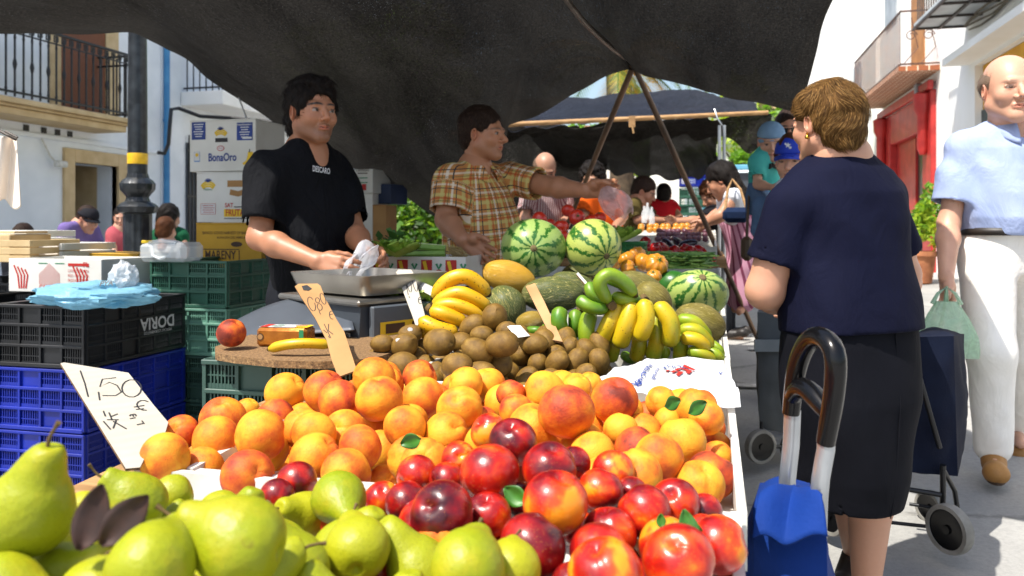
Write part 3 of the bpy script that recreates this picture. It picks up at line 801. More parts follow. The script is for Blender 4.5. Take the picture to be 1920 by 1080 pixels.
def bunch(label, crown, d, fingers, conv=R1):
    c = P(*conv(*crown), d)
    t = thing('banana_bunch', label, 'bananas', c, 0, 'banana hands on the stall'); t['_c'] = list(c)
    for f in fingers: banana(f[0], f[1], f[2] if len(f) > 4 else d, f[-2], f[-1], t, conv=conv)
    mb = MB(); x, y = crown
    mb.tube([P(*conv(x-12, y+4), d+.005)-c, P(*conv(x, y-4), d)-c, P(*conv(x+12, y+8), d-.012)-c], [.009, .013, .011], 9); mb.build('crown_stem', M_stem, t, smooth=50)
    del t['_c']
    return t
bunch('large yellow green hand of bananas hanging fingers down in the middle', (1240, 470), 1.98, [
 ([(1215, 655), (1218, 720), (1198, 800)], 46, 2.01, .4, .3), ([(1300, 545), (1315, 680), (1285, 800)], 48, 1.99, .5, .2), ([(1405, 640), (1442, 720), (1440, 810)], 46, 2.01, .55, .1), ([(1085, 660), (1075, 725), (1058, 800)], 46, 2.01, .45, .3),
 ([(1120, 490), (1060, 590), (1005, 710)], 50, 1.965, .38, .35), ([(1185, 480), (1150, 600), (1105, 730)], 56, 1.95, .34, .4), ([(1240, 470), (1255, 580), (1215, 690)], 52, 1.93, .34, .4), ([(1305, 490), (1385, 590), (1385, 725)], 54, 1.95, .42, .25), ([(1350, 730), (1360, 760), (1330, 800)], 30, 2.03, .6, .1)])
bunch('green hand of bananas standing left of the yellow hand', (900, 520), 2.02, [
 ([(955, 530), (930, 650), (965, 800)], 50, 1.99, .72, .2), ([(790, 520), (780, 590), (805, 670)], 48, 2.0, .95, .05), ([(870, 530), (868, 600), (872, 665)], 40, 2.02, .9, .05), ([(845, 650), (838, 720), (850, 800)], 42, 2.03, .95, 0), ([(700, 620), (720, 650), (712, 690)], 34, 2.06, .9, 0), ([(600, 640), (660, 640), (690, 650)], 26, 2.08, .9, 0), ([(1130, 770), (1160, 790), (1200, 800)], 30, 2.04, .8, 0)])
bunch('top green hand of bananas curling over the yellow hand', (1062, 500), 1.93, [
 ([(1060, 495), (1018, 430), (1005, 372), (1055, 335), (1130, 372), (1205, 455)], 42, 1.93, .8, .02), ([(1052, 485), (965, 440), (945, 385)], 36, 1.95, .85, .02), ([(1045, 515), (955, 510), (885, 468)], 42, 1.95, .9, .02), ([(1068, 455), (1150, 470), (1215, 475)], 38, 1.96, .75, .05), ([(1040, 350), (1100, 375), (1190, 410)], 36, 1.97, .8, .03)])
bunch('small yellow green hand of bananas at the right edge of the stall', (1440, 640), 2.0, [
 ([(1420, 580), (1520, 595), (1600, 690)], 38, 2.03, .6, .05), ([(1430, 640), (1530, 640), (1615, 730)], 38, 2.0, .5, .05), ([(1445, 680), (1530, 690), (1590, 740)], 40, 1.97, .35, .1), ([(1480, 755), (1560, 765), (1620, 805)], 36, 1.97, .5, .1), ([(1590, 740), (1640, 770), (1665, 800)], 30, 2.0, .55, .1), ([(1480, 800), (1530, 805), (1560, 815)], 30, 1.99, .75, .1), ([(1600, 700), (1650, 740), (1665, 775)], 26, 2.04, .6, 0)])
bunch('ripe yellow spotted hand of bananas beside the scale', (75, 520), 2.1, [
 ([(90, 470), (180, 365), (290, 350), (405, 450)], 46, 2.12, -.1, .7), ([(85, 500), (220, 435), (320, 465), (400, 525)], 42, 2.09, -.1, .5), ([(85, 515), (190, 495), (300, 530), (365, 590)], 38, 2.07, -.1, .6), ([(80, 530), (160, 550), (270, 600)], 42, 2.05, -.05, .35), ([(20, 580), (110, 625), (225, 655)], 44, 2.03, -.1, .8), ([(60, 600), (40, 640), (90, 680)], 35, 2.06, .0, .8)])
R6 = lambda x, y: (380+x/3.6, 480+y/3.6)
o = banana([(440, 632), (560, 600), (700, 590), (880, 600)], 38*2.909/3.6, 1.93, .15, .4, None, conv=R6); tag(o, 'single overripe banana lying on the chipboard in front of the packet', 'banana')
# ================= melons and watermelons =================
def melon(kind, px, py, rx, ry, d, rot, color, label, tilt=0, name='melon', group=None, cat=None, spot=None, L=1.0):
    mk = FM['watermelon' if kind == 'w' else 'netmelon']
    def f(x, y, z, lo, th):
        k = 1+.012*math.sin(3*lo+1)+.01*math.sin(5*th)
        e = 1-.04*abs(x)**8
        return (x*k*e, y*k, z*k)
    # sphere with poles on X
    def f2(x, y, z, lo, th): v = f(z, x, y, lo, th); return v
    mb = sph(f2, 40, 26)
    o = mb.build(name, mk, smooth=180)
    a = R(rot); ax = (RT*math.cos(a)+UP*math.sin(a))*math.cos(tilt)-FW*math.sin(tilt)
    if spot: ax = spot.normalized()
    qt = ax.to_track_quat('X', 'Z'); sx = rx*d/F; sy = ry*d/F
    M = Matrix.Translation(P(px, py, d)) @ qt.to_matrix().to_4x4()
    S = Matrix.Diagonal((sx*L, (sx if spot else sy), sy, 1))
    for v in o.data.vertices: v.co = S @ v.co
    o.matrix_world = M; o.color = (*color, 0, 1)[:4] if len(color) == 2 else (*color, 1)
    tag(o, label, cat or kind and {'w': 'watermelon', 'n': 'melon'}[kind], group)
    nb = MB()
    nb.tube([(sx*L*.985, 0, 0), (sx*L*1.004, 0, 0)], [.012, .007], 14); nb.build('blossom_scar', M_dot, o, smooth=50)
    return o
G = 'watermelons on the stall'; G2 = 'melons on the stall'
def dirv(r, f, u): return RT*r+FW*f+UP*u
melon('w', 1000, 465, 61, 55, 2.95, 0, (.0, .05), 'dark striped watermelon on top, the left of the two large ones', spot=dirv(-.02, -1, .02), name='watermelon', group=G)
melon('w', 1112, 463, 53, 53, 2.95, 0, (.75, -.95), 'pale yellowish striped watermelon on top, right of the dark striped one', spot=dirv(.45, -1, -.35), name='watermelon', group=G)
melon('w', 1307, 553, 58, 42, 2.72, 0, (.3, -.8), 'pale green watermelon low at the right edge of the stall', spot=dirv(0, -.75, .62), name='watermelon', group=G)
melon('w', 1262, 535, 36, 28, 2.95, 0, (.0, 9), 'plain dark green watermelon between the pale one and the netted melon', tilt=.4, name='watermelon', group=G)
melon('n', 955, 520, 52, 31, 2.6, -18, (1, 0), 'smooth orange yellow melon below the two big watermelons', name='melon', group=G2)
melon('n', 1036, 552, 60, 34, 2.5, 0, (0, 0), 'dark netted melon in the centre behind the price stick', name='melon', group=G2)
melon('n', 948, 575, 42, 38, 2.45, -60, (.0, 0), 'dark shaded melon under the orange yellow melon', name='melon', group=G2, tilt=.4)
melon('n', 996, 603, 30, 20, 2.3, 10, (.5, 0), 'small yellowish netted melon behind the kiwis', name='melon', group=G2)
melon('n', 1080, 538, 50, 26, 2.78, -20, (.0, 0), 'dark green melon behind the centre netted melon', name='melon', group=G2)
melon('n', 1198, 536, 48, 26, 2.62, -18, (.15, 0), 'netted melon behind the top green bananas', name='melon', group=G2)
melon('n', 1225, 560, 38, 30, 2.45, -40, (.2, 0), 'netted melon between the green bananas and pale watermelon', name='melon', group=G2)
melon('n', 1312, 605, 50, 36, 2.38, -20, (.2, 0), 'netted melon at right edge in front of the pale watermelon', name='melon', group=G2)
melon('n', 1090, 520, 40, 30, 3.1, 0, (.0, 0), 'dark green melon wedged under the two big watermelons', name='melon', group=G2)
pm('bark', hexc('5A4A38'), hexc('3E3226'), 12, .9, .5, 30)
# ================= ground =================
def M_ground():
    t = NT('street_asphalt', .85)
    co = t.coord('Object'); n1 = t.noise(co, .9, 5, .6); n2 = t.noise(co, 60, 4, .7); n3 = t.voro(co, 170)
    c = t.ramp(n1, [(.32, hexc('8C8B88')), (.5, hexc('9E9D99')), (.68, hexc('AEABA5'))])
    c = t.mix(t.math('MULTIPLY', t.sep(t.ramp(n2, [(.4, 0), (.7, 1)]))[0], .35), c, hexc('6E6E6E'))
    c = t.mix(t.math('MULTIPLY', t.sep(t.ramp(n3, [(.1, 1), (.22, 0)]))[0], .3), c, hexc('C8C5BE'))
    cr = t.voro(t.coord('Object', (1, 1, 0)), .55, 'DISTANCE_TO_EDGE')
    mm = t.math('ADD', cr, t.math('MULTIPLY_ADD', t.noise(co, 7, 4, .7), .08, -.04))
    c = t.mix(t.math('MULTIPLY', t.sep(t.ramp(mm, [(.0, 1), (.012, 0)]))[0], .5), c, hexc('55534F'))
    st = t.ramp(t.noise(co, 3.1, 5, .7), [(.6, 0), (.7, 1)]); c = t.mix(t.math('MULTIPLY', t.sep(st)[0], .3), c, hexc('77746E'))
    t.base(c); t.bump(n2, .35, .004); return t.mat
xs = [-60, -14, -6, -3, 0, .3, 1.3, 2.3, 3.3, 6, 20, 60]; ys = [-30, -5, 0, 3, 6, 10, 15, 20, 30, 60, 120]
mb = MB(); mb.grid(lambda u, v: (xs[round(u*(len(xs)-1))], ys[round(v*(len(ys)-1))], gz(xs[round(u*(len(xs)-1))], ys[round(v*(len(ys)-1))])), len(xs)-1, len(ys)-1)
g = mb.build('street_ground', M_ground()); tag(g, kind='structure')
mb = MB(); M_line = pm('road_paint', hexc('D8D6D0'), hexc('A8A6A0'), 30, .7)
for (x, y, w_, l) in ((.62, 5.2, .9, .09), (.7, 6.6, .8, .08)):
    mb.add([(x-w_/2, y-l/2, gz(x, y)+.006), (x+w_/2, y-l/2, gz(x, y)+.02), (x+w_/2, y+l/2, gz(x, y)+.02), (x-w_/2, y+l/2, gz(x, y)+.008)], [(0, 1, 2, 3)])
tag(mb.build('road_markings', M_line), kind='structure')
# ================= left building =================
M_wallL = pm('whitewash', hexc('EAEEF2'), hexc('DADFE4'), 1.6, .85, .25, 18, detail=6)
M_wallR = pm('bright_whitewash', hexc('F4F2EE'), hexc('ECE9E2'), 1.2, .85, .25, 18, detail=6)
M_beige = pm('beige_stone', hexc('CDB48A'), hexc('BDA277'), 5, .7, .2, 30)
M_iron = pm('black_iron', hexc('1D1D20'), hexc('101012'), 30, .45)
M_shut = None
t = NT('brown_shutter', .6); w_ = t.wave(t.coord('Object'), 14, 0, 1, 'Z'); t.base(t.ramp(w_, [(.2, hexc('5C331C')), (.6, hexc('8A5230'))])); t.bump(w_, .6, .01); M_shut = t.mat
M_plain = pm('grey_plaster', hexc('9FA0A0'), hexc('8C8E90'), 2, .85)
XL = -10.0
bl = thing('house', 'white house with beige band, iron balcony and brown shutter at the left', 'house', (XL, 12, 0))
O = Matrix.Translation((-XL, -12, 0))
def Q(name, boxes, mat, par, off=O, bev=0.0, smooth=None):
    mb = MB()
    for (x0, x1, y0, y1, z0, z1) in boxes: mb.box(((x0+x1)/2, (y0+y1)/2, (z0+z1)/2), (x1-x0, y1-y0, z1-z0), M=off, bev=bev)
    return mb.build(name, mat, par, smooth=smooth)
# door opening y 12.85..14.1 ; wall in pieces round it
dy0, dy1, dz = 10.87, 11.85, 2.14
Q('wall', [(XL-.4, XL, -6, dy0, -.2, 7.5), (XL-.4, XL, dy0, dy1, dz, 7.5), (XL-.4, XL, dy1, 13.0, -.2, 7.5)], M_wallL, bl)
Q('door_surround', [(XL-.1, XL+.05, dy0-.22, dy0, -.1, dz+.22), (XL-.1, XL+.05, dy1, dy1+.22, -.1, dz+.22), (XL-.1, XL+.05, dy0+.001, dy1-.001, dz, dz+.22)], M_beige, bl, bev=.008)
Q('door_reveal', [(XL-.9, XL-.402, dy1+.002, dy1+.1, 0, 2.5)], M_beige, bl)
Q('porch', [(XL-1.6, XL-1.5, dy0-.5, 14.4, 0, 2.6), (XL-1.5, XL-.41, 14.3, 14.4, 0, 2.6), (XL-1.6, XL-.41, dy0-.5, 14.4, 2.61, 2.7), (XL-1.5, XL-.41, dy0-.1, dy0-.03, 0, 2.6)], M_plain, bl)
dk = Q('notice_board', [(XL-1.49, XL-1.44, 13.15, 13.5, .95, 1.36)], pm('dark_board', hexc('4A2E1E'), hexc('2E1C14'), 9, .5), bl)
Q('cornice', [(XL, XL+.62, 3.0, 11.35, 2.66, 2.76), (XL, XL+.68, 2.95, 11.4, 2.763, 2.80), (XL, XL+.74, 2.9, 11.45, 2.803, 2.88)], M_beige, bl, bev=.01)
Q('string_course', [(XL, XL+.06, 3, 12.9, 2.46, 2.52)], M_wallL, bl)
Q('shutter_surround', [(XL, XL+.05, 10.38, 10.58, 2.88, 5.6), (XL, XL+.05, 11.55, 11.85, 2.88, 5.6)], M_beige, bl, bev=.005)
Q('shutter', [(XL+.002, XL+.03, 10.585, 11.545, 2.88, 5.6)], M_shut, bl)
rail = MB(); xr = XL+.68; y = 3.0
rail.box((xr, 7.2, 3.93), (.05, 8.4, .035), M=O); rail.box((xr, 7.2, 2.96), (.03, 8.4, .03), M=O); rail.box((xr, 7.2, 3.78), (.02, 8.4, .02), M=O)
for zz in (2.96, 3.78, 3.93): rail.box((XL+.34, 11.38, zz), (.64, .03, .03), M=O)
for k in range(4): rail.box((XL+.1+.15*k, 11.38, 3.4), (.02, .02, 1.0), M=O)
k = 0
while y < 11.4:
    rail.box((xr, y, 3.4), (.02, .02, 1.0), M=O)
    if k % 2 == 0: rail.lathe([(.01, -.1), (.022, -.05), (.03, 0), (.022, .05), (.01, .1)], 6, M=O @ Matrix.Translation((xr, y, 3.35)))
    for zz in (3.0, 3.72): rail.lathe([(.01, -.05), (.02, 0), (.01, .05)], 6, M=O @ Matrix.Translation((xr, y, zz)))
    # meander under the handrail
    for (a, b, w1, h1) in ((-.04, 3.85, .012, .10), (.0, 3.895, .07, .012), (.03, 3.85, .012, .07), (.0, 3.815, .05, .012)): rail.box((xr, y+a, b), (.015, w1, h1), M=O)
    y += .145; k += 1
rail.build('balcony_railing', M_iron, bl)
for i, yy in enumerate((9.95, 10.28, 10.55, 10.8)): Q('vent_hole', [(XL+.001, XL+.012, yy-.05, yy+.05, 2.545, 2.635)], M_iron, bl)
c = MB(); c.tube([(XL+.02, 10.2, 2.5), (XL+.1, 10.3, 2.2), (XL+.12, 10.4, 2.1)], .015, 6, M=O); c.box((XL+.16, 10.45, 2.08), (.1, .22, .1), M=O, bev=.02); c.build('security_camera', M_white, bl)
# ---- blue downpipe between the two houses
px_ = MB(); px_.tube([(0, 0, 0), (0, 0, 8)], .055, 12)
for z in (1.4, 3.2, 5): px_.lathe([(.055, z-.03), (.068, z-.03), (.068, z+.03), (.055, z+.03)], 12)
o = px_.build('drainpipe', pm('blue_pipe', hexc('2F78AE'), hexc('4A8FBE'), 3, .5), smooth=40); o.location = (XL+.075, 13.08, -.1); tag(o, 'blue drainpipe running down between the two white houses', 'drainpipe')
# ---- second white house with balcony
b2 = thing('house', 'bright white house with a white slab balcony behind the box stack', 'house', (XL, 15.9, 0)); O2 = Matrix.Translation((-XL, -15.9, 0))
Q('wall', [(XL-.4, XL+.02, 13.01, 30, -.2, 8.5)], M_wallL, b2, O2)
Q('balcony_slab', [(XL+.03, XL+.95, 13.55, 18.3, 3.45, 3.72)], M_wallR, b2, O2, bev=.01)
rl = MB(); xr = XL+.88
for y in np.arange(13.65, 18.2, .15): rl.box((xr, float(y), 4.2), (.018, .018, .95), M=O2)
for x in np.arange(XL+.1, XL+.88, .14): rl.box((float(x), 13.65, 4.2), (.018, .018, .95), M=O2)
for zz in (3.8, 4.68): rl.box((xr, 15.95, zz), (.03, 4.6, .03), M=O2); rl.box((XL+.46, 13.65, zz), (.86, .03, .03), M=O2)
rl.build('balcony_railing', M_iron, b2)
gw = MB()
for y in np.arange(13.75, 14.5, .11): gw.box((XL+.07, float(y), 1.7), (.02, .02, 2.4), M=O2)
for zz in (.8, 1.7, 2.6): gw.box((XL+.07, 14.1, zz), (.03, .85, .04), M=O2)
wf = Q('window', [(XL+.03, XL+.05, 13.7, 14.55, .5, 2.75)], pm('dark_glass', hexc('3C4048'), hexc('50565E'), 2, .2), b2, O2); gw.build('grille', M_iron, wf)
cb = MB(); cb.tube([P(540, 232, 14.2), P(440, 222, 14.6), P(375, 218, 14.9), P(335, 203, 14.9), P(321, 205, 14.7), P(318, 240, 14.6), P(316, 270, 14.6), P(308, 288, 14.5), P(296, 286, 14.4)], .035, 8)
o = cb.build('cable', M_iron, smooth=60); tag(o, 'thick black cable looping across the white wall to the blue drainpipe', 'cable')
# ---- lamp post
lp = thing('lamp_post', 'black cast iron lamp post with a ringed collar and yellow tape', 'lamp post', P(258, 425+CZ*0, 7.0)*1.0)
lp.location.z = gz(lp.location.x, lp.location.y)
zz = lambda py: CZ+(425-py)/F*7.0-lp.location.z
hw = lambda w: w/2/F*7.0
M_cast = pm('cast_iron', hexc('33373B'), hexc('1C1F22'), 12, .35, .3, 30, metal=.3)
mb = MB(); mb.lathe([(hw(50), 0), (hw(50), .05), (hw(46), .1), (hw(48), zz(402)), (hw(48), zz(401))], 40, flute=10, fa=.05); mb.build('fluted_base', M_cast, lp, smooth=50)
mb = MB(); mb.lathe([(hw(48), zz(401)), (hw(66), zz(398)), (hw(72), zz(388)), (hw(60), zz(382)), (hw(44), zz(378)), (hw(38), zz(370)), (hw(46), zz(364)), (hw(60), zz(356)), (hw(62), zz(345)), (hw(52), zz(338)), (hw(40), zz(334)), (hw(36), zz(326))], 40, flute=14, fa=.035); mb.build('collar', M_cast, lp, smooth=35)
mb = MB(); mb.lathe([(hw(35), zz(327)), (hw(34), zz(200)), (hw(32), zz(60)), (hw(30), zz(-120))], 28); mb.build('shaft', M_cast, lp, smooth=50)
mb = MB(); mb.lathe([(hw(35.5), zz(308)), (hw(36), zz(307)), (hw(36), zz(289)), (hw(35.5), zz(288))], 28); mb.build('tape_band', pm('yellow_tape', hexc('E8B820'), hexc('D0A010'), 20, .4), lp, smooth=50)
# ================= right side buildings =================
XR = 3.6
M_red = pm('red_paint', hexc('B8332E'), hexc('9E2624'), 5, .45, .1, 30)
M_yel = pm('ochre_yellow', hexc('E3A92C'), hexc('CF9420'), 3, .7)
M_tile = None
t = NT('terracotta_soffit', .8); bt = t.n.new('ShaderNodeTexBrick'); t.L(t.coord('Object'), bt.inputs[0]); bt.inputs['Color1'].default_value = (*hexc('A8643C'), 1); bt.inputs['Color2'].default_value = (*hexc('8E5030'), 1); bt.inputs['Mortar'].default_value = (*hexc('D8C8B0'), 1); bt.inputs['Scale'].default_value = 3; bt.inputs['Mortar Size'].default_value = .03; t.base(bt.outputs[0]); M_tile = t.mat
br = thing('house', 'white house with a red shopfront and scrolled iron balcony on the right', 'house', (XR, 15, 0)); O3 = Matrix.Translation((-XR, -15, 0))
Q('wall', [(XR, XR+.5, 12.75, 17.6, 3.5, 9), (XR, XR+.5, 12.75, 13.2, -.1, 3.5), (XR, XR+.5, 17.2, 17.6, -.1, 3.5)], M_wallR, br, O3)
Q('shopfront', [(XR-.08, XR+.4, 13.2, 13.75, 0, 3.35), (XR-.06, XR+.4, 16.4, 17.2, 0, 3.35), (XR-.05, XR+.4, 13.75, 16.4, 2.75, 3.35), (XR-.14, XR-.05, 13.15, 17.25, 3.35, 3.5)], M_red, br, O3, bev=.015)
dd = Q('door', [(XR+.12, XR+.2, 13.76, 14.9, .1, 2.74)], pm('black_door', hexc('2A2424'), hexc('1A1616'), 4, .3), br, O3)
Q('red_panel', [(XR+.08, XR+.16, 14.91, 16.39, .1, 2.74)], M_red, br, O3)
for yy in (13.47, 16.8):
    mb = MB(); mb.lathe([(.05, 2.3), (.09, 2.4), (.09, 2.95), (.14, 3.05), (.16, 3.3), (.1, 3.34)], 12, M=O3 @ Matrix.Translation((XR-.14, yy, 0))); mb.build('console', M_red, br, smooth=40)
sl_ = Q('balcony_slab', [(XR-.62, XR, 12.95, 17.3, 3.62, 3.7)], M_tile, br, O3)
rl = MB(); xr = XR-.58
for y in np.arange(13.05, 17.25, .13): rl.box((xr, float(y), 4.15), (.014, .014, .9), M=O3)
for zz_ in (3.74, 4.6): rl.box((xr, 15.1, zz_), (.025, 4.25, .025), M=O3); rl.box((XR-.29, 13.0, zz_), (.58, .025, .025), M=O3)
for s_ in (-.42, -.16):
    pts = [(XR+s_+.09*math.cos(a)*(1-a/14), 13.0, 4.2+.09*math.sin(a)*(1-a/14)) for a in np.arange(0, 9, .5)]; rl.tube(pts, .008, 5, M=O3)
    rl.tube([(XR+s_-.1, 13, 3.76), (XR+s_+.1, 13, 4.0), (XR+s_, 13, 4.5)], .008, 5, M=O3)
rl.build('balcony_railing', pm('rusty_iron', hexc('6B4630'), hexc('3A3030'), 8, .6), br)
Q('balcony_door', [(XR-.02, XR+.02, 13.9, 14.8, 3.7, 6)], pm('ochre_door', hexc('B88048'), hexc('9A6838'), 3, .6), br, O3)
Q('window', [(XR-.03, XR+.01, 16, 17, 5.2, 6.6)], pm('grey_shutter', hexc('A8AEB4'), hexc('8E959C'), 3, .6), br, O3)
# wall lantern and curled hose on the red front
mb = MB(); mb.box(P(1722, 168, 13.7), (.12, .12, .2), bev=.02); o = mb.build('wall_lantern', M_plain); tag(o, 'small grey lantern on a bracket under the iron balcony', 'lantern')
br2 = thing('house', 'white house with a sunk yellow porch at the right edge', 'house', (XR, 10, 0)); O4 = Matrix.Translation((-XR, -10, 0))
Q('wall', [(XR, XR+.6, 11.25, 12.74, -.1, 9), (XR, XR+.6, 2, 11.25, 3.35, 9), (XR, XR+.6, 2, 7.2, -.1, 3.35)], M_wallR, br2, O4)
Q('porch_back', [(XR+.10, XR+.16, 7.21, 11.24, 2.72, 3.34)], M_yel, br2, O4)
Q('porch_door', [(XR+.08, XR+.14, 7.21, 11.24, 0, 2.719)], pm('dark_green', hexc('2A3A3C'), hexc('1E2A2C'), 4, .4), br2, O4)
Q('awning_slab', [(XR-.35, XR-.002, 7, 11.5, 3.4, 3.5)], M_wallR, br2, O4)
sl2 = Q('balcony_slab', [(XR-.7, XR-.002, 8.2, 11.6, 4.0, 4.06)], pm('frosted_slab', hexc('C0C4C4'), hexc('A8ACAC'), 3, .5), br2, O4)
rl = MB()
for y in np.arange(8.3, 11.6, .12): rl.box((XR-.66, float(y), 4.55), (.016, .016, .96), M=O4)
for y in np.arange(8.2, 11.65, .68): rl.box((XR-.35, float(y), 3.985), (.72, .035, .03), M=O4)
for x in (-.7, -.36): rl.box((XR+x, 9.9, 3.984), (.035, 3.45, .034), M=O4)
rl.box((XR-.66, 9.9, 5.02), (.03, 3.4, .03), M=O4); rl.build('balcony_railing', pm('brown_iron', hexc('4E443E'), hexc('38302C'), 8, .6), br2)
cbm = MB()
for j in range(4):
    pts = [(XR-.04-.02*j, 7.5+i*.5, 3.86+.05*math.sin(i*1.3+j)+.03*j) for i in range(11)]; cbm.tube(pts, .014, 5)
o = cbm.build('cable_bundle', pm('old_cable', hexc('8A7C66'), hexc('4A443C'), 20, .7)); tag(o, 'tangle of cables under the upper balcony on the white wall', 'cables')
br3 = thing('house', 'far white house with small grey windows behind the woman\'s head', 'house', (XR, 24, 0)); O5 = Matrix.Translation((-XR, -24, 0))
Q('wall', [(XR-.1, XR+.5, 17.61, 34, -.1, 8)], M_wallR, br3, O5)
for (a, b, c1, d1) in ((19.2, 20.0, 3.2, 5.0), (24, 25.2, 3.3, 4.8), (29, 30.2, 3.3, 4.6)): Q('window', [(XR-.16, XR-.1, a, b, c1, d1)], pm('grey_shutter', (1, 1, 1)), br3, O5)
# plant pot by the red shop
def foliage(name, c, r, n, size, mats, parent, seed=1, zs=1.0, inner=.35, clumps=0):
    """many small leaf faces through an uneven crown volume"""
    q = random.Random(seed); mb = MB(); vs = []; fs = []; mi = []
    cl = [(Vector((q.gauss(0, .45), q.gauss(0, .45), q.gauss(0, .45)*zs)), q.uniform(.25, .5), q.randrange(len(mats))) for _ in range(clumps)] if clumps else None
    for i in range(n):
        if cl:
            cc, cr, m0 = q.choice(cl); v = Vector((q.gauss(0, 1), q.gauss(0, 1), q.gauss(0, 1))).normalized()*cr*q.uniform(inner, 1)**.5; p = (cc+v)
        else:
            v = Vector((q.gauss(0, 1), q.gauss(0, 1), q.gauss(0, 1))).normalized()*q.uniform(inner, 1); p = v; m0 = q.randrange(len(mats))
        p = Vector((p.x*r[0], p.y*r[1], p.z*r[2]))
        s = size*q.uniform(.6, 1.4); a = Vector((q.gauss(0, 1), q.gauss(0, 1), q.gauss(0, .7))).normalized(); b = a.orthogonal().normalized()
        b = (Quaternion(a, q.uniform(0, 6)) @ b)
        k = len(vs); P0 = Vector(c)+p
        vs += [P0-a*s, P0+b*s*.42, P0+a*s, P0-b*s*.42]; fs.append([k, k+1, k+2, k+3]); mi.append(m0 if q.random() < .75 else q.randrange(len(mats)))
    mb.v = vs; mb.f = fs; mb.m = mi
    return mb.build(name, mats, parent)
def leafmat(name, c, tr=.35):
    t = NT(name, .5); t.base(t.mix(t.noise(t.coord('Object'), 3, 3), c, tuple(x*.6 for x in c)))
    ts = t.n.new('ShaderNodeBsdfTranslucent'); ts.inputs[0].default_value = (c[0]*1.3, c[1]*1.3, c[2]*.8, 1); mx = t.n.new('ShaderNodeMixShader'); mx.inputs[0].default_value = tr
    t.L(t.b.outputs[0], mx.inputs[1]); t.L(ts.outputs[0], mx.inputs[2]); t.L(mx.outputs[0], t.out.inputs[0]); return t.mat
LM = [leafmat('foliage_dark', hexc('3E6220')), leafmat('foliage_mid', hexc('5C8A2A')), leafmat('foliage_light', hexc('8FB236'))]
LY = [leafmat('foliage_bright', hexc('8CB430')), leafmat('foliage_lemon', hexc('B4C83C')), leafmat('foliage_mid2', hexc('6C9A2C'))]
def tree(name, label, x, y, h, tr, cr, n, size, seed, mats=LM, cat='tree', limbs=5, base=None):
    z0 = gz(x, y) if base is None else base
    t = thing(name, label, cat, (x, y, z0)); q = random.Random(seed)
    mb = MB(); mb.tube([(0, 0, -.1), (.03*h*.2, 0, h*.35), (-.02*h*.2, .02, h*.7)], [tr, tr*.75, tr*.45], 9)
    for i in range(limbs):
        a = q.uniform(0, 6.3); z = h*q.uniform(.35, .6); mb.tube([(0, 0, z), (cr*.35*math.cos(a), cr*.35*math.sin(a), z+h*.15), (cr*.7*math.cos(a), cr*.7*math.sin(a), z+h*.28)], [tr*.45, tr*.3, tr*.12], 6)
    mb.build('trunk', pm('bark', hexc('5A4A38'), hexc('3E3226'), 12, .9, .5, 30), t, smooth=60)
    foliage('crown', (0, 0, h*.75), (cr, cr, h*.33), n, size, mats, t, seed, clumps=14)
    return t
for h_ in (br, br2, br3): h_.location.y += 1.15
pt = thing('potted_shrub', 'yellow green shrub in a terracotta pot beside the red shopfront', 'potted plant', (0, 0, 0)); p0 = P(1725, 515, 11.2); pt.location = (p0.x, p0.y, gz(p0.x, p0.y)); 
mb = MB(); mb.lathe([(.1, 0), (.15, .02), (.2, .38), (.23, .4), (.23, .46), (.19, .46), (.18, .4)], 20); mb.build('pot', pm('terracotta', hexc('B87850'), hexc('9A6040'), 8, .8), pt, smooth=40)
foliage('crown', (0, 0, .98), (.26, .26, .6), 1500, .045, LY, pt, 4, clumps=9)
mb = MB(); mb.tube([(0, 0, .35), (.02, 0, .8), (0, 0, 1.1)], [.02, .015, .01], 6); mb.build('stem', pm('bark', (1, 1, 1)), pt)
# far street end: trees, pale houses, truck
tree('leafy_tree', 'bright green tree beyond the far stall by the blue truck', *(lambda p: (p.x, p.y))(P(1415, 330, 19)), 3.9, .12, 1.5, 4200, .11, 3, LY)
tree('leafy_tree', 'green tree seen in the gap under the far canopy at its left', *(lambda p: (p.x, p.y))(P(1185, 340, 24)), 4.2, .12, 1.6, 2500, .13, 5, LY)
tree('leafy_tree', 'green tree glimpsed over the boxes behind the man in black', *(lambda p: (p.x, p.y))(P(690, 330, 13)), 3.7, .12, 1.5, 4500, .09, 9, LY)
hd = thing('hedge', 'dense dark green hedge between the boxes and the dark canopy', 'hedge', (0, 0, 0)); p0 = P(752, 400, 7.2); hd.location = (p0.x, p0.y, 0)
foliage('crown', (0, 0, .75), (.55, .9, .75), 9000, .045, LM, hd, 8, inner=.75)
mb = MB(); mb.tube([(0, 0, 0), (0, 0, .8)], [.05, .03], 7); mb.build('trunk', pm('bark', (1, 1, 1)), hd)
rb = MB(); q_ = random.Random(3); p0 = P(818, 415, 7.6)
for i in range(420): 
    rb.lathe([(.0, -.03), (.03, -.015), (.035, .01), (.0, .03)], 6, M=Matrix.Translation((q_.uniform(-.55, .55), q_.uniform(-.02, .02)+.0, q_.uniform(0, 1.25))) @ Euler((q_.uniform(0, 3), q_.uniform(0, 3), 0)).to_matrix().to_4x4() @ Matrix.Scale(q_.uniform(.6, 1.6), 4))
rb.box((0, .06, .62), (1.15, .1, 1.26))
o = rb.build('rubble_wall', pm('rubble', hexc('8A7660'), hexc('4A3C30'), 18, .9), smooth=30); o.location = (p0.x, p0.y, 0); tag(o, 'low brown rubble stone wall just left of the man in plaid', 'wall')
hs = thing('house', 'pale far house closing the street under the canopy', 'house', (0, 30, 0)); O6 = Matrix.Translation((0, -30, 0))
Q('wall', [(-9.4, 3.4, 34.01, 36, 0, 5.2)], pm('cream_wall', hexc('DCD8CE'), hexc('CCC4B4'), 1, .8), hs, O6)
Q('roof', [(-12.2, 3.6, 33.8, 36.2, 5.2, 5.4)], M_tile, hs, O6)
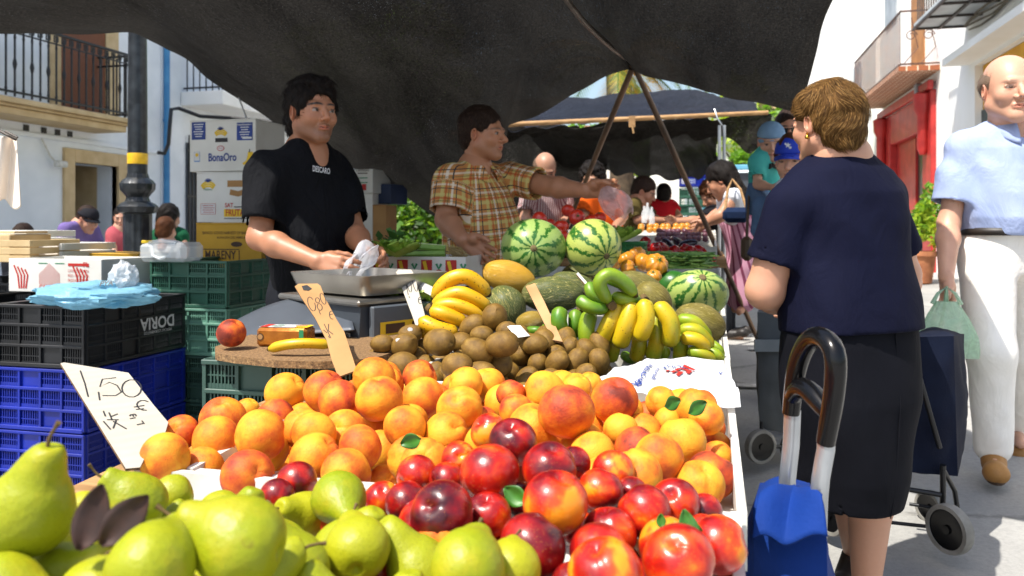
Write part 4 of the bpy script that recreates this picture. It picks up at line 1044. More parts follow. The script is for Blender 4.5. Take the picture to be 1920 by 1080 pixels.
for x in (-9, -6, -3.4, -1, 1.4): Q('window', [(x, x+.9, 33.97, 34.0, 1.4, 2.6)], pm('dark_glass', (1, 1, 1)), hs, O6)
hp = thing('house', 'cream house top showing above the blue canopy below the palm', 'house', (-2, 20, 0)); O7 = Matrix.Translation((2, -20, 0))
p0 = P(1290, 200, 20)
Q('wall', [(p0.x-.9, p0.x+3, 20, 23, 0, 4.0)], M_wallR, hp, O7); Q('cornice', [(p0.x-1, p0.x+3.05, 19.9, 19.99, 3.9, 4.05)], M_beige, hp, O7)
# palm
pl = thing('palm_tree', 'palm tree with drooping fronds seen through the gap above the tripod', 'palm tree', (0, 0, 0)); p0 = P(1160, 130, 13.5); pl.location = (p0.x, p0.y, gz(0, 12)); zc = p0.z-pl.location.z
mb = MB(); mb.tube([(0, 0, 0), (.05, 0, zc*.5), (0, 0, zc)], [.24, .2, .22], 12)
mb.build('trunk', pm('bark', (1, 1, 1)), pl, smooth=60)
q_ = random.Random(11); mb = MB()
for i in range(34):
    a = q_.uniform(0, 6.28); e0 = q_.uniform(-.4, 1.2); L = q_.uniform(1.3, 1.9); yel = q_.random() < .3
    pts = []; p = Vector((0, 0, zc)); e = e0
    for k in range(12):
        pts.append(p.copy()); dv = Vector((math.cos(a)*math.cos(e), math.sin(a)*math.cos(e), math.sin(e))); p = p+dv*L/11; e -= .16
    mb.tube(pts, [.022*(1-k/13) for k in range(12)], 4, mi=1 if yel else 0)
    for k in range(1, 11):
        for s_ in (-1, 1):
            for h_ in (0, .33, .66):
                c = pts[k]+(pts[min(k+1, 11)]-pts[k])*h_; dv = (pts[min(k+1, 11)]-pts[k-1]).normalized(); sd = dv.cross(Vector((0, 0, 1))).normalized()*s_
                tip = c+(sd*.8+dv*.7+Vector((0, 0, -.25))).normalized()*.34*math.sin(math.pi*(k+h_+.6)/12.5); n_ = dv*.016
                mb.add([c-n_, c+n_, tip], [(0, 1, 2)], 1 if yel else (2 if (k+i) % 3 == 0 else 0))
mb.build('crown', [leafmat('frond_green', hexc('5E7E2E')), leafmat('frond_yellow', hexc('D9A92A')), leafmat('frond_light', hexc('90A848'))], pl)
# ================= shade canopies =================
def tarp_mat(name, c1, c2, holes, tr, bs=.004):
    t = NT(name, .85, .05)
    co = t.coord('Object'); n1 = t.noise(co, 1.6, 4, .6); n2 = t.noise(co, 90, 3, .7)
    wv = t.wave(t.coord('Object', (1, .35, 1)), 70, 2.5, 3, 'X'); 
    g_ = t.sep(t.ramp(t.noise(co, 85, 2, .9), [(.52, 0), (.66, 1)]))[0]; c = t.mix(n1, c1, c2); c = t.mix(t.math('MULTIPLY', wv, .4), c, tuple(x*2.0 for x in c1)); c = t.mix(t.math('MULTIPLY', g_, .6), c, tuple(x*6 for x in c2)); t.base(c)
    t.bump(t.math('ADD', t.noise(t.coord('Object', (1, .3, 1)), 5, 4, .6, 1.5), t.math('MULTIPLY', n2, .08)), .35, .08)
    tb = t.n.new('ShaderNodeBsdfTransparent'); tl = t.n.new('ShaderNodeBsdfTranslucent'); st_ = t.math('MULTIPLY', t.math('MULTIPLY_ADD', t.noise(t.coord('Object', (1, .2, 1)), 2.5, 3, .5, .8), .6, .3), t.noise(co, 110, 2, .9)); t.L(t.ramp(st_, [(.2, (.03, .028, .025)), (.42, (.26, .24, .21))]), tl.inputs[0])
    m0 = t.n.new('ShaderNodeMixShader'); m0.inputs[0].default_value = tr; t.L(t.b.outputs[0], m0.inputs[1]); t.L(tl.outputs[0], m0.inputs[2])
    big = t.noise(co, 2.6, 3, .6)
    h = t.math('ADD', t.noise(co, 190, 2, .8), t.math('MULTIPLY_ADD', big, .22, -.11))
    f = t.sep(t.ramp(h, [(holes, 0), (holes+.03, .55)]))[0]
    f = t.math('ADD', f, bs)
    m1 = t.n.new('ShaderNodeMixShader'); t.L(f, m1.inputs[0]); t.L(m0.outputs[0], m1.inputs[1]); t.L(tb.outputs[0], m1.inputs[2]); t.L(m1.outputs[0], t.out.inputs[0])
    return t.mat
M_tarp = tarp_mat('shade_mesh', hexc('0B0A09'), hexc('131110'), .72, .055, .003)
M_tarp2 = tarp_mat('blue_shade_mesh', hexc('12141A'), hexc('262A34'), .72, .25)
M_tarp3 = tarp_mat('grey_shade_mesh', hexc('0E0D0C'), hexc('1C1A18'), .67, .12)
def polyl(pts, n):
    pts = [Vector(p) for p in pts]; L = [0]
    for a, b in zip(pts, pts[1:]): L.append(L[-1]+(b-a).length)
    out = []
    for k in range(n+1):
        s = L[-1]*k/n; i = 0
        while i < len(L)-2 and L[i+1] < s: i += 1
        f = (s-L[i])/max(1e-9, L[i+1]-L[i])
        p0 = pts[max(i-1, 0)]; p1 = pts[i]; p2 = pts[i+1]; p3 = pts[min(i+2, len(pts)-1)]
        q = .5*((2*p1)+(-p0+p2)*f+(2*p0-5*p1+4*p2-p3)*f*f+(-p0+3*p1-3*p2+p3)*f**3)
        out.append(q if len(pts) > 2 else p1.lerp(p2, f))
    return out
def cloth(name, label, mat, low, high, nu=110, nv=40, sag=.12, fold=.03, fs=2.2, seed=0, cat='canopy', parent=None, curve=0.0):
    a = polyl(low, nu); b = polyl(high, nu); mb = MB()
    def g(u, v):
        p = a[round(u*nu)].lerp(b[round(u*nu)], v)
        p = p+Vector((0, 0, -sag*math.sin(math.pi*v)))
        n = noise.fractal(Vector((p.x*fs, p.y*fs*.5, p.z*fs+seed)), 1, 2, 4)*fold*min(1, v*6+.25)
        n += .35*fold*math.sin(u*60+4*noise.noise(p*1.5))*math.exp(-v*5)
        return p+Vector((n*.5, n*.6, n))
    mb.grid(g, nu, nv)
    o = mb.build(name, mat, parent, smooth=180)
    if label: tag(o, label, cat)
    return o
AP = P(1185, 116, 5.0)
ridge = [AP, P(1130, 75, 4.55), P(1062, 0, 4.1), Vector((-.85, 3.2, 2.5)), Vector((-.87, 2.5, 2.5))]
lowL = [P(-60, 58, 3.9), P(120, 62, 4.2), P(240, 64, 4.5), P(282, 72, 4.7), P(350, 115, 5.0), P(450, 188, 5.1), P(540, 248, 5.3), P(640, 300, 5.5), P(720, 345, 5.6), P(800, 395, 5.7), P(870, 425, 5.8), P(925, 400, 5.8), P(942, 300, 5.8), P(945, 242, 5.8), P(1012, 214, 5.6), P(1092, 167, 5.3), P(1150, 130, 5.1), AP]
highL = [P(-62, 40, 3.75), P(-20, -30, 3.3), Vector((-2.5, 2.5, 2.12)), Vector((-2.05, 2.22, 2.25)), Vector((-1.65, 1.95, 2.38)), Vector((-1.3, 2.0, 2.47)), Vector((-1.05, 2.3, 2.5)), Vector((-.88, 2.62, 2.5)), Vector((-.85, 3.2, 2.5)), P(1062, -4, 4.1), P(1130, 70, 4.6), AP+Vector((0, -.01, .01))]
cn = thing('shade_canopy', 'large black shade mesh canopy sagging over the near stall', 'canopy', (0, 0, 0))
cloth('left_sheet', None, M_tarp, lowL, highL, 150, 50, .05, .025, parent=cn)
lowR = [AP, P(1235, 140, 4.9), P(1300, 163, 4.8), P(1400, 190, 4.6), P(1470, 204, 4.5), P(1502, 205, 4.4), P(1512, 172, 4.2), P(1530, 100, 3.8), P(1562, 0, 3.4), Vector((.60, 2.7, 2.1)), Vector((.63, 2.0, 2.12))]
highR = [AP+Vector((0, -.01, .01)), P(1130, 70, 4.6), P(1062, -4, 4.1), Vector((-.8, 3.2, 2.5)), Vector((-.85, 2.62, 2.5)), Vector((-.3, 2.45, 2.42)), Vector((.2, 2.15, 2.25)), Vector((.62, 1.97, 2.13))]
cloth('right_sheet', None, M_tarp, lowR, highR, 110, 40, .05, .02, seed=7, parent=cn)
M_pole = pm('weathered_pole', hexc('7A5E46'), hexc('4A3A2E'), 9, .5, .2, 60, metal=.2, stretch=(1, 1, .3))
mb = MB(); mb.tube(polyl(ridge, 16), .017, 10); mb.build('ridge_pole', pm('grey_pole', hexc('8A8078'), hexc('5E564E'), 8, .4, metal=.5), cn, smooth=60)
f1 = P(1445, 690, 5.6); f1.z = gz(f1.x, f1.y)
mb = MB(); mb.tube([AP, P(1240, 235, 5.08), f1], [.017, .019, .015], 10); mb.build('tripod_leg', M_pole, cn, smooth=60)
mb = MB(); mb.tube([AP+Vector((.02, 0, 0)), P(1128, 265, 5.4), P(1100, 335, 5.6), P(1030, 500, 5.9)], [.02, .019, .016, .012], 10); mb.build('tripod_leg', M_pole, cn, smooth=60)
mb = MB(); mb.box(AP-Vector((0, 0, .01)), (.06, .05, .07), bev=.015); mb.tube([AP+Vector((-.05, 0, .0)), AP+Vector((.05, 0, 0))], .03, 8); mb.build('joint', M_pole, cn, smooth=40)
# far canopy of the next stall
c2 = thing('shade_canopy', 'blue and grey shade canopy with wooden bar over the far stall', 'canopy', (0, 0, 0))
cloth('roof_sheet', None, M_tarp2, [P(930, 245, 6.6), P(1080, 232, 6.6), P(1250, 222, 6.6), P(1400, 214, 6.6), P(1445, 210, 6.6)], [P(960, 190, 9.5), P(1070, 182, 9.5), P(1200, 174, 9.5), P(1300, 170, 9.5), P(1400, 178, 9.4)], 70, 24, .05, .06, 2.5, 3, parent=c2)
cloth('valance', None, M_tarp3, [P(905, 262, 6.9), P(960, 262, 6.9), P(1000, 254, 6.95), P(1060, 256, 7), P(1110, 266, 7.2), P(1170, 262, 7.2), P(1260, 258, 7), P(1330, 262, 6.9), P(1350, 252, 6.8), P(1366, 262, 6.7), P(1385, 280, 6.7), P(1405, 286, 6.6), P(1430, 268, 6.6), P(1446, 240, 6.6)], [P(905, 242, 6.62), P(1080, 236, 6.62), P(1250, 226, 6.62), P(1400, 217, 6.62), P(1447, 212, 6.62)], 110, 20, .0, .07, 3, 9, parent=c2)
cloth('back_sheet', None, M_tarp3, [P(1040, 318, 9.4), P(1110, 318, 9.6), P(1150, 326, 9.6), P(1190, 330, 9.6), P(1250, 334, 9.5), P(1305, 335, 9.4), P(1335, 320, 9.0), P(1348, 300, 8.2)], [P(900, 242, 6.9), P(1080, 238, 6.9), P(1200, 228, 6.9), P(1300, 226, 6.9), P(1350, 230, 6.9)], 80, 26, -.15, .08, 2, 15, parent=c2)
cloth('side_sheet', None, M_tarp3, [P(935, 560, 8.8), P(1000, 560, 9.0), P(1110, 440, 9.4), P(1125, 400, 9.4), P(1135, 350, 9.4)], [P(925, 230, 8.6), P(990, 230, 9.0), P(1060, 235, 9.3), P(1110, 240, 9.4), P(1140, 245, 9.4)], 60, 30, 0, .12, 2.5, 21, parent=c2)
mb = MB(); mb.tube([P(880, 240, 6.55), P(980, 232, 6.5), P(1440, 211, 6.5)], [.022, .02, .018], 8); mb.build('wooden_bar', M_wood, c2, smooth=60)
M_alu = pm('aluminium', hexc('B8BCC0'), hexc('9CA0A4'), 10, .3, metal=.8)
for (a, b) in ((1349, 6.45), (1358, 6.5)):
    q = P(a, 235, b); mb = MB(); mb.tube([(q.x, q.y, gz(q.x, q.y)), q], .014, 8); mb.build('pole', M_alu, c2, smooth=60)
mb = MB(); mb.tube([P(1354, 235, 6.4), P(1345, 222, 6.4), P(1340, 205, 6.45), P(1343, 212, 6.5)], .006, 6); mb.build('hook', M_alu, c2, smooth=60)
mb = MB(); mb.box(P(1185, 228, 6.4), (.05, .02, .09)); mb.tube([P(1185, 232, 6.38), P(1188, 250, 6.38)], .008, 6); mb.build('clamp', M_wood, c2)
# ================= plastic crates =================
def crate(name, label, loc, rz, L, W, H, mat, rows=3, lip=.012, group=None, parent=None):
    """slotted crate, L along local x, W along local y, base at loc"""
    o = thing(name, label, 'crate', loc, rz, group); T = .011
    def wall(length, M, nm):
        mb = MB(); n = max(3, round(length/.095)); cw = length/n; rh = H/rows
        for r in range(rows+1): mb.box((0, 0, min(max(r*rh, .006), H-.007)), (length+(.014 if r == rows else 0), T*(2.1 if r in (0, rows) else 1.7), .012 if r else .016), M=M, bev=.002)
        for c in range(n+1): mb.box((-length/2+c*cw, 0, H/2), (.010, T*1.5, H-.01), M=M)
        for r in range(rows):
            for c in range(n):
                cx = -length/2+(c+.5)*cw; cz = (r+.5)*rh
                if (c*2+r) % 5 == 4: mb.box((cx, T*.3, cz), (cw-.01, .003, rh-.012), M=M); continue
                k = 8; s = (cw-.012)/k
                for q in range(1, k): mb.box((cx-(cw-.012)/2+q*s, 0, cz), (.0038, .006, rh-.012), M=M)
                mb.box((cx, 0, cz), (cw-.01, .005, .004), M=M)
                mb.box((cx, 0, cz-rh*.36), (cw-.01, .005, rh*.2), M=M)
        return mb.build(nm, mat, o)
    A = Matrix.Translation
    wall(L, A((0, -W/2, 0)), 'long_side'); wall(L, A((0, W/2, 0)) @ Matrix.Rotation(math.pi, 4, 'Z'), 'long_side')
    wall(W-.02, A((L/2, 0, 0)) @ Matrix.Rotation(math.pi/2, 4, 'Z'), 'short_side'); wall(W-.02, A((-L/2, 0, 0)) @ Matrix.Rotation(-math.pi/2, 4, 'Z'), 'short_side')
    mb = MB()
    for i in range(13): mb.box((-L/2+L*(i+.5)/13, 0, .006), (.02, W-.01, .006))
    for i in range(8): mb.box((0, -W/2+W*(i+.5)/8, .007), (L-.01, .012, .005))
    mb.build('base', mat, o)
    return o
MC = {'black': pm('black_plastic', hexc('131416'), hexc('1C1E22'), 3, .38, spec=.5), 'blue': pm('blue_plastic', hexc('0B2698'), hexc('081E7E'), 3, .35), 'green': pm('green_plastic', hexc('3C6A58'), hexc('2C5546'), 3, .42), 'dgreen': pm('dark_green_plastic', hexc('38564C'), hexc('2C463E'), 3, .45), 'lgreen': pm('pale_green_plastic', hexc('6E9C8A'), hexc('5A8876'), 3, .45)}
def put_crate(px, d, x, y, z, c, label, L=.4, W=.6, H=.243, rz=0, rows=3): return crate('plastic_crate', label, (x, y, z), rz, L, W, H, MC[c], rows, group='plastic crates stacked beside the stall')
zb = gz(0, 2.9)
a = put_crate(0, 0, -2.55, 2.91, zb+.498, 'black', 'black slotted crate under the blue bag, top of the left stack')
put_crate(0, 0, -2.55, 2.91, zb+.249, 'blue', 'blue slotted crate directly below the black crate with lettering')
put_crate(0, 0, -2.55, 2.91, zb, 'blue', 'blue slotted crate at the bottom of the left stack')
put_crate(0, 0, -2.97, 2.89, zb+.498, 'black', 'black slotted crate at the left picture edge beside the lettered one')
put_crate(0, 0, -2.97, 2.89, zb+.249, 'blue', 'blue slotted crate at the left edge, middle of its stack')
put_crate(0, 0, -2.97, 2.89, zb, 'blue', 'blue slotted crate at the left edge, bottom of its stack')
mb = MB(); Mt = frame((-2.55+.2+.013, 3.02, zb+.498+.135), (0, 1, 0), (0, 0, 1)); put_text(mb, 'DORIA', Mt, 0, 0, .05, rot=math.pi, bold=.02); put_text(mb, 'MERCAT CORABASTOS', Mt, 0, -.04, .012, rot=math.pi)
M_whitep = pm('white_print', hexc('DADADA'), hexc('C8C8C8'), 9, .5)
o = mb.build('lettering', M_whitep); o.parent = a; o.matrix_parent_inverse = (Matrix.Translation(a.location)).inverted()
for i, (cc, nm) in enumerate((('dgreen', 'bottom'), ('dgreen', 'second'), ('lgreen', 'third'), ('green', 'top'))):
    put_crate(0, 0, -2.37, 3.58, zb+.005+.222*i, cc, 'green slotted crate below the carton stack, %s of its column of four' % nm, H=.218)
for i, nm in enumerate(('bottom', 'middle', 'top')):
    put_crate(0, 0, -1.0, 2.02, .05+.24*i, 'dgreen', 'dark green crate under the chipboard and scale, %s of its stack' % nm, L=.46, W=.5, H=.238, rows=3)
    put_crate(0, 0, -1.08, 2.60, .05+.24*i, 'dgreen', 'dark green crate behind the scale and against the trays, %s of its stack' % nm, L=.46, W=.5, H=.238, rows=3)
# ================= cartons =================
M_card = pm('brown_card', hexc('A9804F'), hexc('946C40'), 5, .8, .15, 60)
M_wcard = pm('white_card', hexc('DAD9D4'), hexc('CBC9C2'), 4, .6, .1, 40)
M_ycard = pm('yellow_card', hexc('C99A20'), hexc('B58816'), 4, .6)
M_gcard = pm('green_card', hexc('1E7A4C'), hexc('17683F'), 4, .6)
M_ncard = pm('navy_card', hexc('2B3A5E'), hexc('24324F'), 4, .6)
INK = {'b': pm('blue_ink', hexc('1E3C8C'), hexc('1A3478'), 9, .6), 'r': pm('red_ink', hexc('B8281E'), hexc('A82018'), 9, .6), 'y': pm('yellow_ink', hexc('E8C41E'), hexc('D8B018'), 9, .6), 'k': pm('black_ink', hexc('1A1A1C'), hexc('242428'), 9, .6), 'w': M_whitep, 'g': pm('green_ink', hexc('1E7A4C'), (0.01, .2, .08), 9, .6), 'o': M_card, 'n': pm('brown_ink', hexc('4A2E14'), hexc('3A2410'), 9, .6), 'p': pm('pale_blue_ink', hexc('7A9AC8'), hexc('6A8AB8'), 9, .6)}
IK = list(INK); IM = [INK[k] for k in IK]
def carton(label, loc, rz, w, d, h, mat, prints=None, lid=True, cat='carton', name='carton', hole=True, flaps=False, inner=None, group='cartons stacked beside the stall'):
    """base centre at loc, front face looks along local -Y; prints(mb, M) draws on the front"""
    o = thing(name, label, cat, loc, rz, group); mb = MB(); t = .006
    for (cx, cy, sx, sy) in ((0, -d/2+t/2, w, t), (0, d/2-t/2, w, t), (-w/2+t/2, 0, t, d-2*t-.001), (w/2-t/2, 0, t, d-2*t-.001)): mb.box((cx, cy, h/2), (sx, sy, h), bev=.0015)
    mb.box((0, 0, t/2+.001), (w-2*t-.002, d-2*t-.002, t))
    mb.build('box_body', mat, o)
    if lid: MB().box((0, 0, h+.004), (w+.004, d+.004, .007), bev=.002).build('lid', mat, o)
    if prints:
        mb = MB(); prints(mb, frame((0, -d/2-.0003, h/2), (1, 0, 0), (0, 0, 1)), frame((w/2+.0003, 0, h/2), (0, 1, 0), (0, 0, 1)))
        mb.build('print', IM, o)
    return o
def bananas_mark(mb, M, x, y, s, rot=0):
    for k in range(3):
        pts = [(x+s*math.cos(a)*(1-.13*k), y+s*math.sin(a)*.8*(1-.2*k)-s*.1*k) for a in np.arange(rot+.3, rot+2.9, .3)]; stroke(mb, M, pts, s*.2, IK.index('y'), .0013+k*.0003)
    for k in range(5): stroke(mb, M, [(x, y+s*.8), (x+s*.5*math.cos(.5+k*.55), y+s*.8+s*.42*math.sin(.5+k*.55))], s*.14, IK.index('b'), .0025)
def pr1(mb, M, S):
    i = IK.index
    rect(mb, M, -.145, .085, .085, .095, i('b')); rect(mb, M, .135, .075, .095, .095, i('b'))
    for (x0, y0) in ((-.145, .085), (.135, .075)):
        for k in range(6): rect(mb, M, x0, y0+.035-.013*k, .062-.01*(k % 3), .0045, i('w'), .002)
    put_text(mb, 'BonaOro, S. L.', M, .135, .112, .011, z=.002, mi=i('w')); rect(mb, M, .15, y0-.035, .055, .010, i('w'), .002)
    bananas_mark(mb, M, -.01, .055, .04); rect(mb, M, -.005, .032, .075, .022, i('k'), .0022)
    disc(mb, M, -.01, -.012, .023, i('r'), ry=.015); disc(mb, M, -.01, -.012, .019, i('w'), .0017, ry=.011); put_text(mb, 'FRUTA', M, -.01, -.012, .009, .03, i('r'), .0022)
    put_text(mb, 'BonaOro', M, .0, -.062, .042, .17, i('b'), bold=.025)
    rect(mb, M, -.155, -.055, .036, .055, i('p')); rect(mb, M, -.155, -.052, .032, .048, i('w'), .0018); disc(mb, M, -.155, -.045, .010, i('y'), .0023)
    for k in range(3): stroke(mb, M, [(.125+.012*k, -.10), (.15+.01*k, -.085+.006*k), (.16+.008*k, -.055), (.162+.008*k, -.035)], .014, i('y'), .0015+.0002*k)
    stroke(mb, M, [(.163, -.038), (.166, -.02)], .006, i('k'), .002)
zz4 = gz(0, 4)
def cart_at(px, py_bot, d, **k):
    p = P(px, py_bot, d); return p
kz = 1.10
p = P(417, 322, 4.3)
Xc, Yc = p.x, p.y+.15
def pr2(mb, M, S):
    i = IK.index
    bananas_mark(mb, M, -.13, .05, .045, .1); put_text(mb, 'Platano', M, -.13, .045, .012, .05, i('g'), .003)
    rect(mb, M, .07, .075, .17, .035, i('o')); stroke(mb, M, [(.0, .03), (.05, .02), (.10, .035), (.13, .0)], .03, i('o'), .0015)
    for k in range(4): rect(mb, M, .13, .06-.012*k, .06, .004, i('r'), .0022)
    rect(mb, M, -.13, -.06, .09, .058, i('r')); rect(mb, M, -.13, -.06, .086, .054, i('w'), .0016)
    for k in range(4): rect(mb, M, -.13+.004*(k % 2), -.042-.012*k, .065, .003, i('r'), .0022)
    put_text(mb, 'SAT', M, -.005, -.042, .022, .05, i('r'), bold=.02); rect(mb, M, .085, -.05, .12, .006, i('k')); rect(mb, M, .06, -.082, .19, .042, i('y'), .0014)
    put_text(mb, 'FRUTAS DE', M, .065, -.082, .034, .18, i('r'), .002, bold=.02); rect(mb, M, .06, -.112, .19, .004, i('k'))
def pr3(mb, M, S):
    i = IK.index
    put_text(mb, 'BANCO. GOOD HARVEST OF BANANAS', M, 0, .07, .016, .32, i('n')); put_text(mb, 'ALMACEN DEL MERCADO', M, .03, .045, .012, .2, i('n'))
    disc(mb, M, .05, .01, .035, i('n'), ry=.014); put_text(mb, 'MARENY', M, -.05, -.05, .045, .19, i('n'), bold=.02)
    for (x, y, w_, h_) in ((-.05, -.018, .23, .005), (-.05, -.083, .23, .005), (-.166, -.05, .005, .06), (.066, -.05, .005, .06)): rect(mb, M, x, y, w_, h_, i('n'))
h3 = .23
zt = P(417, 226, 4.3).z
carton('white fruit carton with dark blue panels, top of the stack behind the man', (Xc, Yc, zt-.272), 0, .40, .3, .27, M_wcard, pr1)
carton('torn white carton with red and yellow lettering, second in the stack', (Xc+.035, Yc+.01, zt-.272-.275), 0.03, .40, .3, .265, M_wcard, pr2)
carton('yellow brown carton with dark framed lettering, third in the stack', (Xc+.04, Yc, zt-.272-.275-.245), -.02, .40, .3, .235, M_ycard, pr3)
zk = zt-.272-.275-.245
carton('brown carton at floor level under the lettered yellow one', (Xc+.04, Yc, zk-.30), 0, .42, .32, .292, M_gcard)
carton('plain brown carton at the foot of the carton stack', (Xc+.04, Yc, gz(Xc, Yc)), 0, .42, .32, zk-.31-gz(Xc, Yc), M_card)
# banana carton left
def pr4(mb, M, S):
    i = IK.index
    rect(mb, M, -.01, .0, .36, .1, i('g')); put_text(mb, 'BANANAS', M, -.02, .005, .062, .31, i('y'), .002, bold=.02); rect(mb, S, 0, 0, .2, .09, i('g')); put_text(mb, 'BANANAS', S, 0, 0, .03, .15, i('y'), .002)
p = P(205, 527, 4.1)
carton('yellow carton with green band and lettering behind the white one', (p.x-.02, p.y+.15, .80), -.05, .40, .28, .155, M_ycard, pr4)
crate('plastic_crate', 'black crate under the yellow and green banana carton', (p.x-.02, p.y+.17, zb+.25), 0, .4, .4, .5, MC['black'], 4, group='plastic crates stacked beside the stall')
crate('plastic_crate', 'black crate on the ground below the banana carton', (p.x-.02, p.y+.17, zb), 0, .4, .4, .24, MC['black'], 3, group='plastic crates stacked beside the stall')
def pr5(mb, M, S):
    i = IK.index
    for k in range(17): rect(mb, M, -.02-.06+.0068*k, -.015+.022*(1-abs(k-8)/8), .0018, .05+.05*(1-abs(k-8)/8), i('r'))
    put_text(mb, 'CANCELA', M, -.02, -.055, .026, .12, i('r'), .002, bold=.01)
    for (x, s) in ((-.19, .03), (.13, -.02)):
        for k in range(4): stroke(mb, M, [(x+.012*k, -.06), (x+.018*k-.008, .0), (x+.02*k-.03, .045-.006*k)], .008, i('r'))
    rect(mb, M, .13, .05, .11, .012, i('r'), .0014); put_text(mb, 'FL', M, .17, .05, .02, .03, i('r'), .002, bold=.02)
    for k in range(3): put_text(mb, ('CATEGORIA EXTRA', 'PESO: 10 KGS. NETO', 'PRODUCTO ESPANA')[k], M, .13, .022-.021*k, .012, .11, i('r'), .002)
    for k in (-.06, .03): rect(mb, M, k, .055, .05, .004, i('g'))
carton('long white carton with red flame drawing and lettering at the left edge', (-2.86, 3.16, .805), 0.0, .5, .32, .15, M_wcard, pr5, lid=False)
M_box = pm('pale_wood_box', hexc('CDB88E'), hexc('BCA276'), 7, .75, .2, 50)
M_foam = pm('white_foam', hexc('E2E2DC'), hexc('D2D2CC'), 9, .7, .1, 60)
def openbox(label, loc, rz, w, d, h, mat, t=.012):
    o = thing('fruit_box', label, 'box', loc, rz, 'empty fruit boxes behind the crates')
    for (cx, cy, sx, sy, nm) in ((0, -d/2, w, t, 'long_side'), (0, d/2, w, t, 'long_side'), (-w/2+t/2, 0, t-.001, d-t-.002, 'short_side'), (w/2-t/2, 0, t-.001, d-t-.002, 'short_side')):
        mb = MB(); n = 3
        for k in range(n): mb.box((cx, cy, h*(k+.5)/n), (sx, sy, h/n-.006), bev=.0015)
        mb.build(nm, mat, o)
    MB().box((0, 0, .004), (w-.03, d-.03, .006)).build('base', mat, o)
    return o
for (px, py, d, w_, h_, m_, lb, rz) in ((20, 478, 4.0, .5, .11, M_box, 'pale wooden fruit box, low one at the left edge', .1), (30, 462, 4.35, .45, .12, M_foam, 'pale box behind the low wooden one at the left edge', .05), (120, 486, 4.2, .34, .12, M_foam, 'white foam box standing in front of the purple shirt', -.06), (125, 474, 4.5, .30, .08, M_foam, 'upper white foam box stacked in front of the purple shirt', 0)):
    q = P(px, py, d); openbox(lb, (q.x, q.y, q.z-.03), rz, w_, .34, h_, m_)
q = P(60, 500, 4.2); 
for i in range(3): crate('plastic_crate', 'black crate hidden behind the long white carton, %s of three' % ('bottom', 'middle', 'top')[i], (q.x, q.y+.12, zb+.26*i), 0, .95, .7, .25, MC['black'], 3, group='plastic crates stacked beside the stall')
mb = MB(); q = P(18, 462, 3.95); mb.box((q.x, q.y+.05, q.z), (.16, .25, .12), bev=.004); mb.box((q.x-.02, q.y+.05, q.z+.07), (.2, .2, .01))
o = mb.build('wooden_block', M_box); tag(o, 'thick pale wooden block on the boxes at the left edge', 'block')
# clear plastic case with yellow clip
M_clear = NT('clear_plastic', .15); M_clear.base((.85, .9, .92)); M_clear.set(Alpha=.42, Coat_Weight=.3); M_clear = M_clear.mat
cc_ = thing('plastic_case', 'clear plastic carry case with handle and yellow clip on the green crate', 'case', P(322, 490, 3.75)); 
mb = MB(); mb.box((0, 0, .045), (.25, .16, .09), bev=.02); mb.build('case_shell', M_clear, cc_, smooth=30)
mb = MB(); mb.tube([(-.06, -.06, .08), (-.045, -.075, .03), (.0, -.085, .015), (.045, -.075, .03), (.06, -.06, .08)], .008, 8); mb.tube([(-.07, -.06, .088), (0, -.07, .098), (.07, -.06, .088)], .01, 8); mb.build('handle', M_clear, cc_, smooth=60)
MB().box((-.09, -.05, .092), (.05, .03, .015), rz=.4, bev=.003).build('clip', INK['y'], cc_)
# light plastic bags
def film(name, color, alpha, rough=.3, tr=.4):
    t = NT(name, rough); t.base(color); co = t.coord('Object'); n = t.noise(co, 20, 4, .6, 1.0); t.bump(n, .5, .015)
    tl = t.n.new('ShaderNodeBsdfTranslucent'); tl.inputs[0].default_value = (*color, 1); m = t.n.new('ShaderNodeMixShader'); m.inputs[0].default_value = tr
    t.L(t.b.outputs[0], m.inputs[1]); t.L(tl.outputs[0], m.inputs[2])
    tb = t.n.new('ShaderNodeBsdfTransparent'); m2 = t.n.new('ShaderNodeMixShader'); al = t.ramp(n, [(.3, alpha*.7), (.65, min(1, alpha*1.3))])
    t.L(al, m2.inputs[0]); t.L(tb.outputs[0], m2.inputs[1]); t.L(m.outputs[0], m2.inputs[2]); t.L(m2.outputs[0], t.out.inputs[0]); return t.mat
def crumple(name, label, mat, c, axes, r, amp, seed, cat='bag', sub=48, flat=None, prints=None):
    """crumpled bag: closed sheet round an ellipsoid with sharp folds"""
    def f(x, y, z, lo, th):
        p = Vector((x, y, z)); k = 1+amp*(.5-1.6*abs(noise.noise(p*1.3+Vector((seed, 0, 0)))))-amp*.45*abs(noise.noise(p*3.1+Vector((0, seed, 0))))+amp*.25*noise.noise(p*6)
        return (x*k, y*k, z*k)
    mb = sph(f, sub, sub*2//3); M = axes.copy(); mb.v = [M @ Vector((v.x*r[0], v.y*r[1], v.z*r[2])) for v in mb.v]
    o = mb.build(name, mat, smooth=60); o.location = c; 
    if label: tag(o, label, cat)
    return o
AX = Matrix((RT, FW, UP)).transposed()
M_bbag = film('pale_blue_film', hexc('8CC4DC'), .96, .35, .3)
bb = crumple('plastic_bag', 'crumpled pale blue plastic bag lying on the black crate', M_bbag, P(182, 553, 3.15), AX, (.225, .17, .05), .4, 3)
mb = MB(); Mt = frame(P(200, 532, 2.97), RT+UP*.05, UP*.7+FW*.5); put_text(mb, 'PYA', Mt, 0, 0, .02, .05, 0, bold=.03); o = mb.build('lettering', INK['k']); o.parent = bb; o.matrix_parent_inverse = Matrix.Translation(bb.location).inverted()
kn = crumple('bag_knot', None, film('white_film', hexc('E2E6EA'), .8, .3, .4), P(232, 522, 3.15), AX, (.05, .05, .06), .5, 9); kn.parent = bb; kn.matrix_parent_inverse = Matrix.Translation(bb.location).inverted()
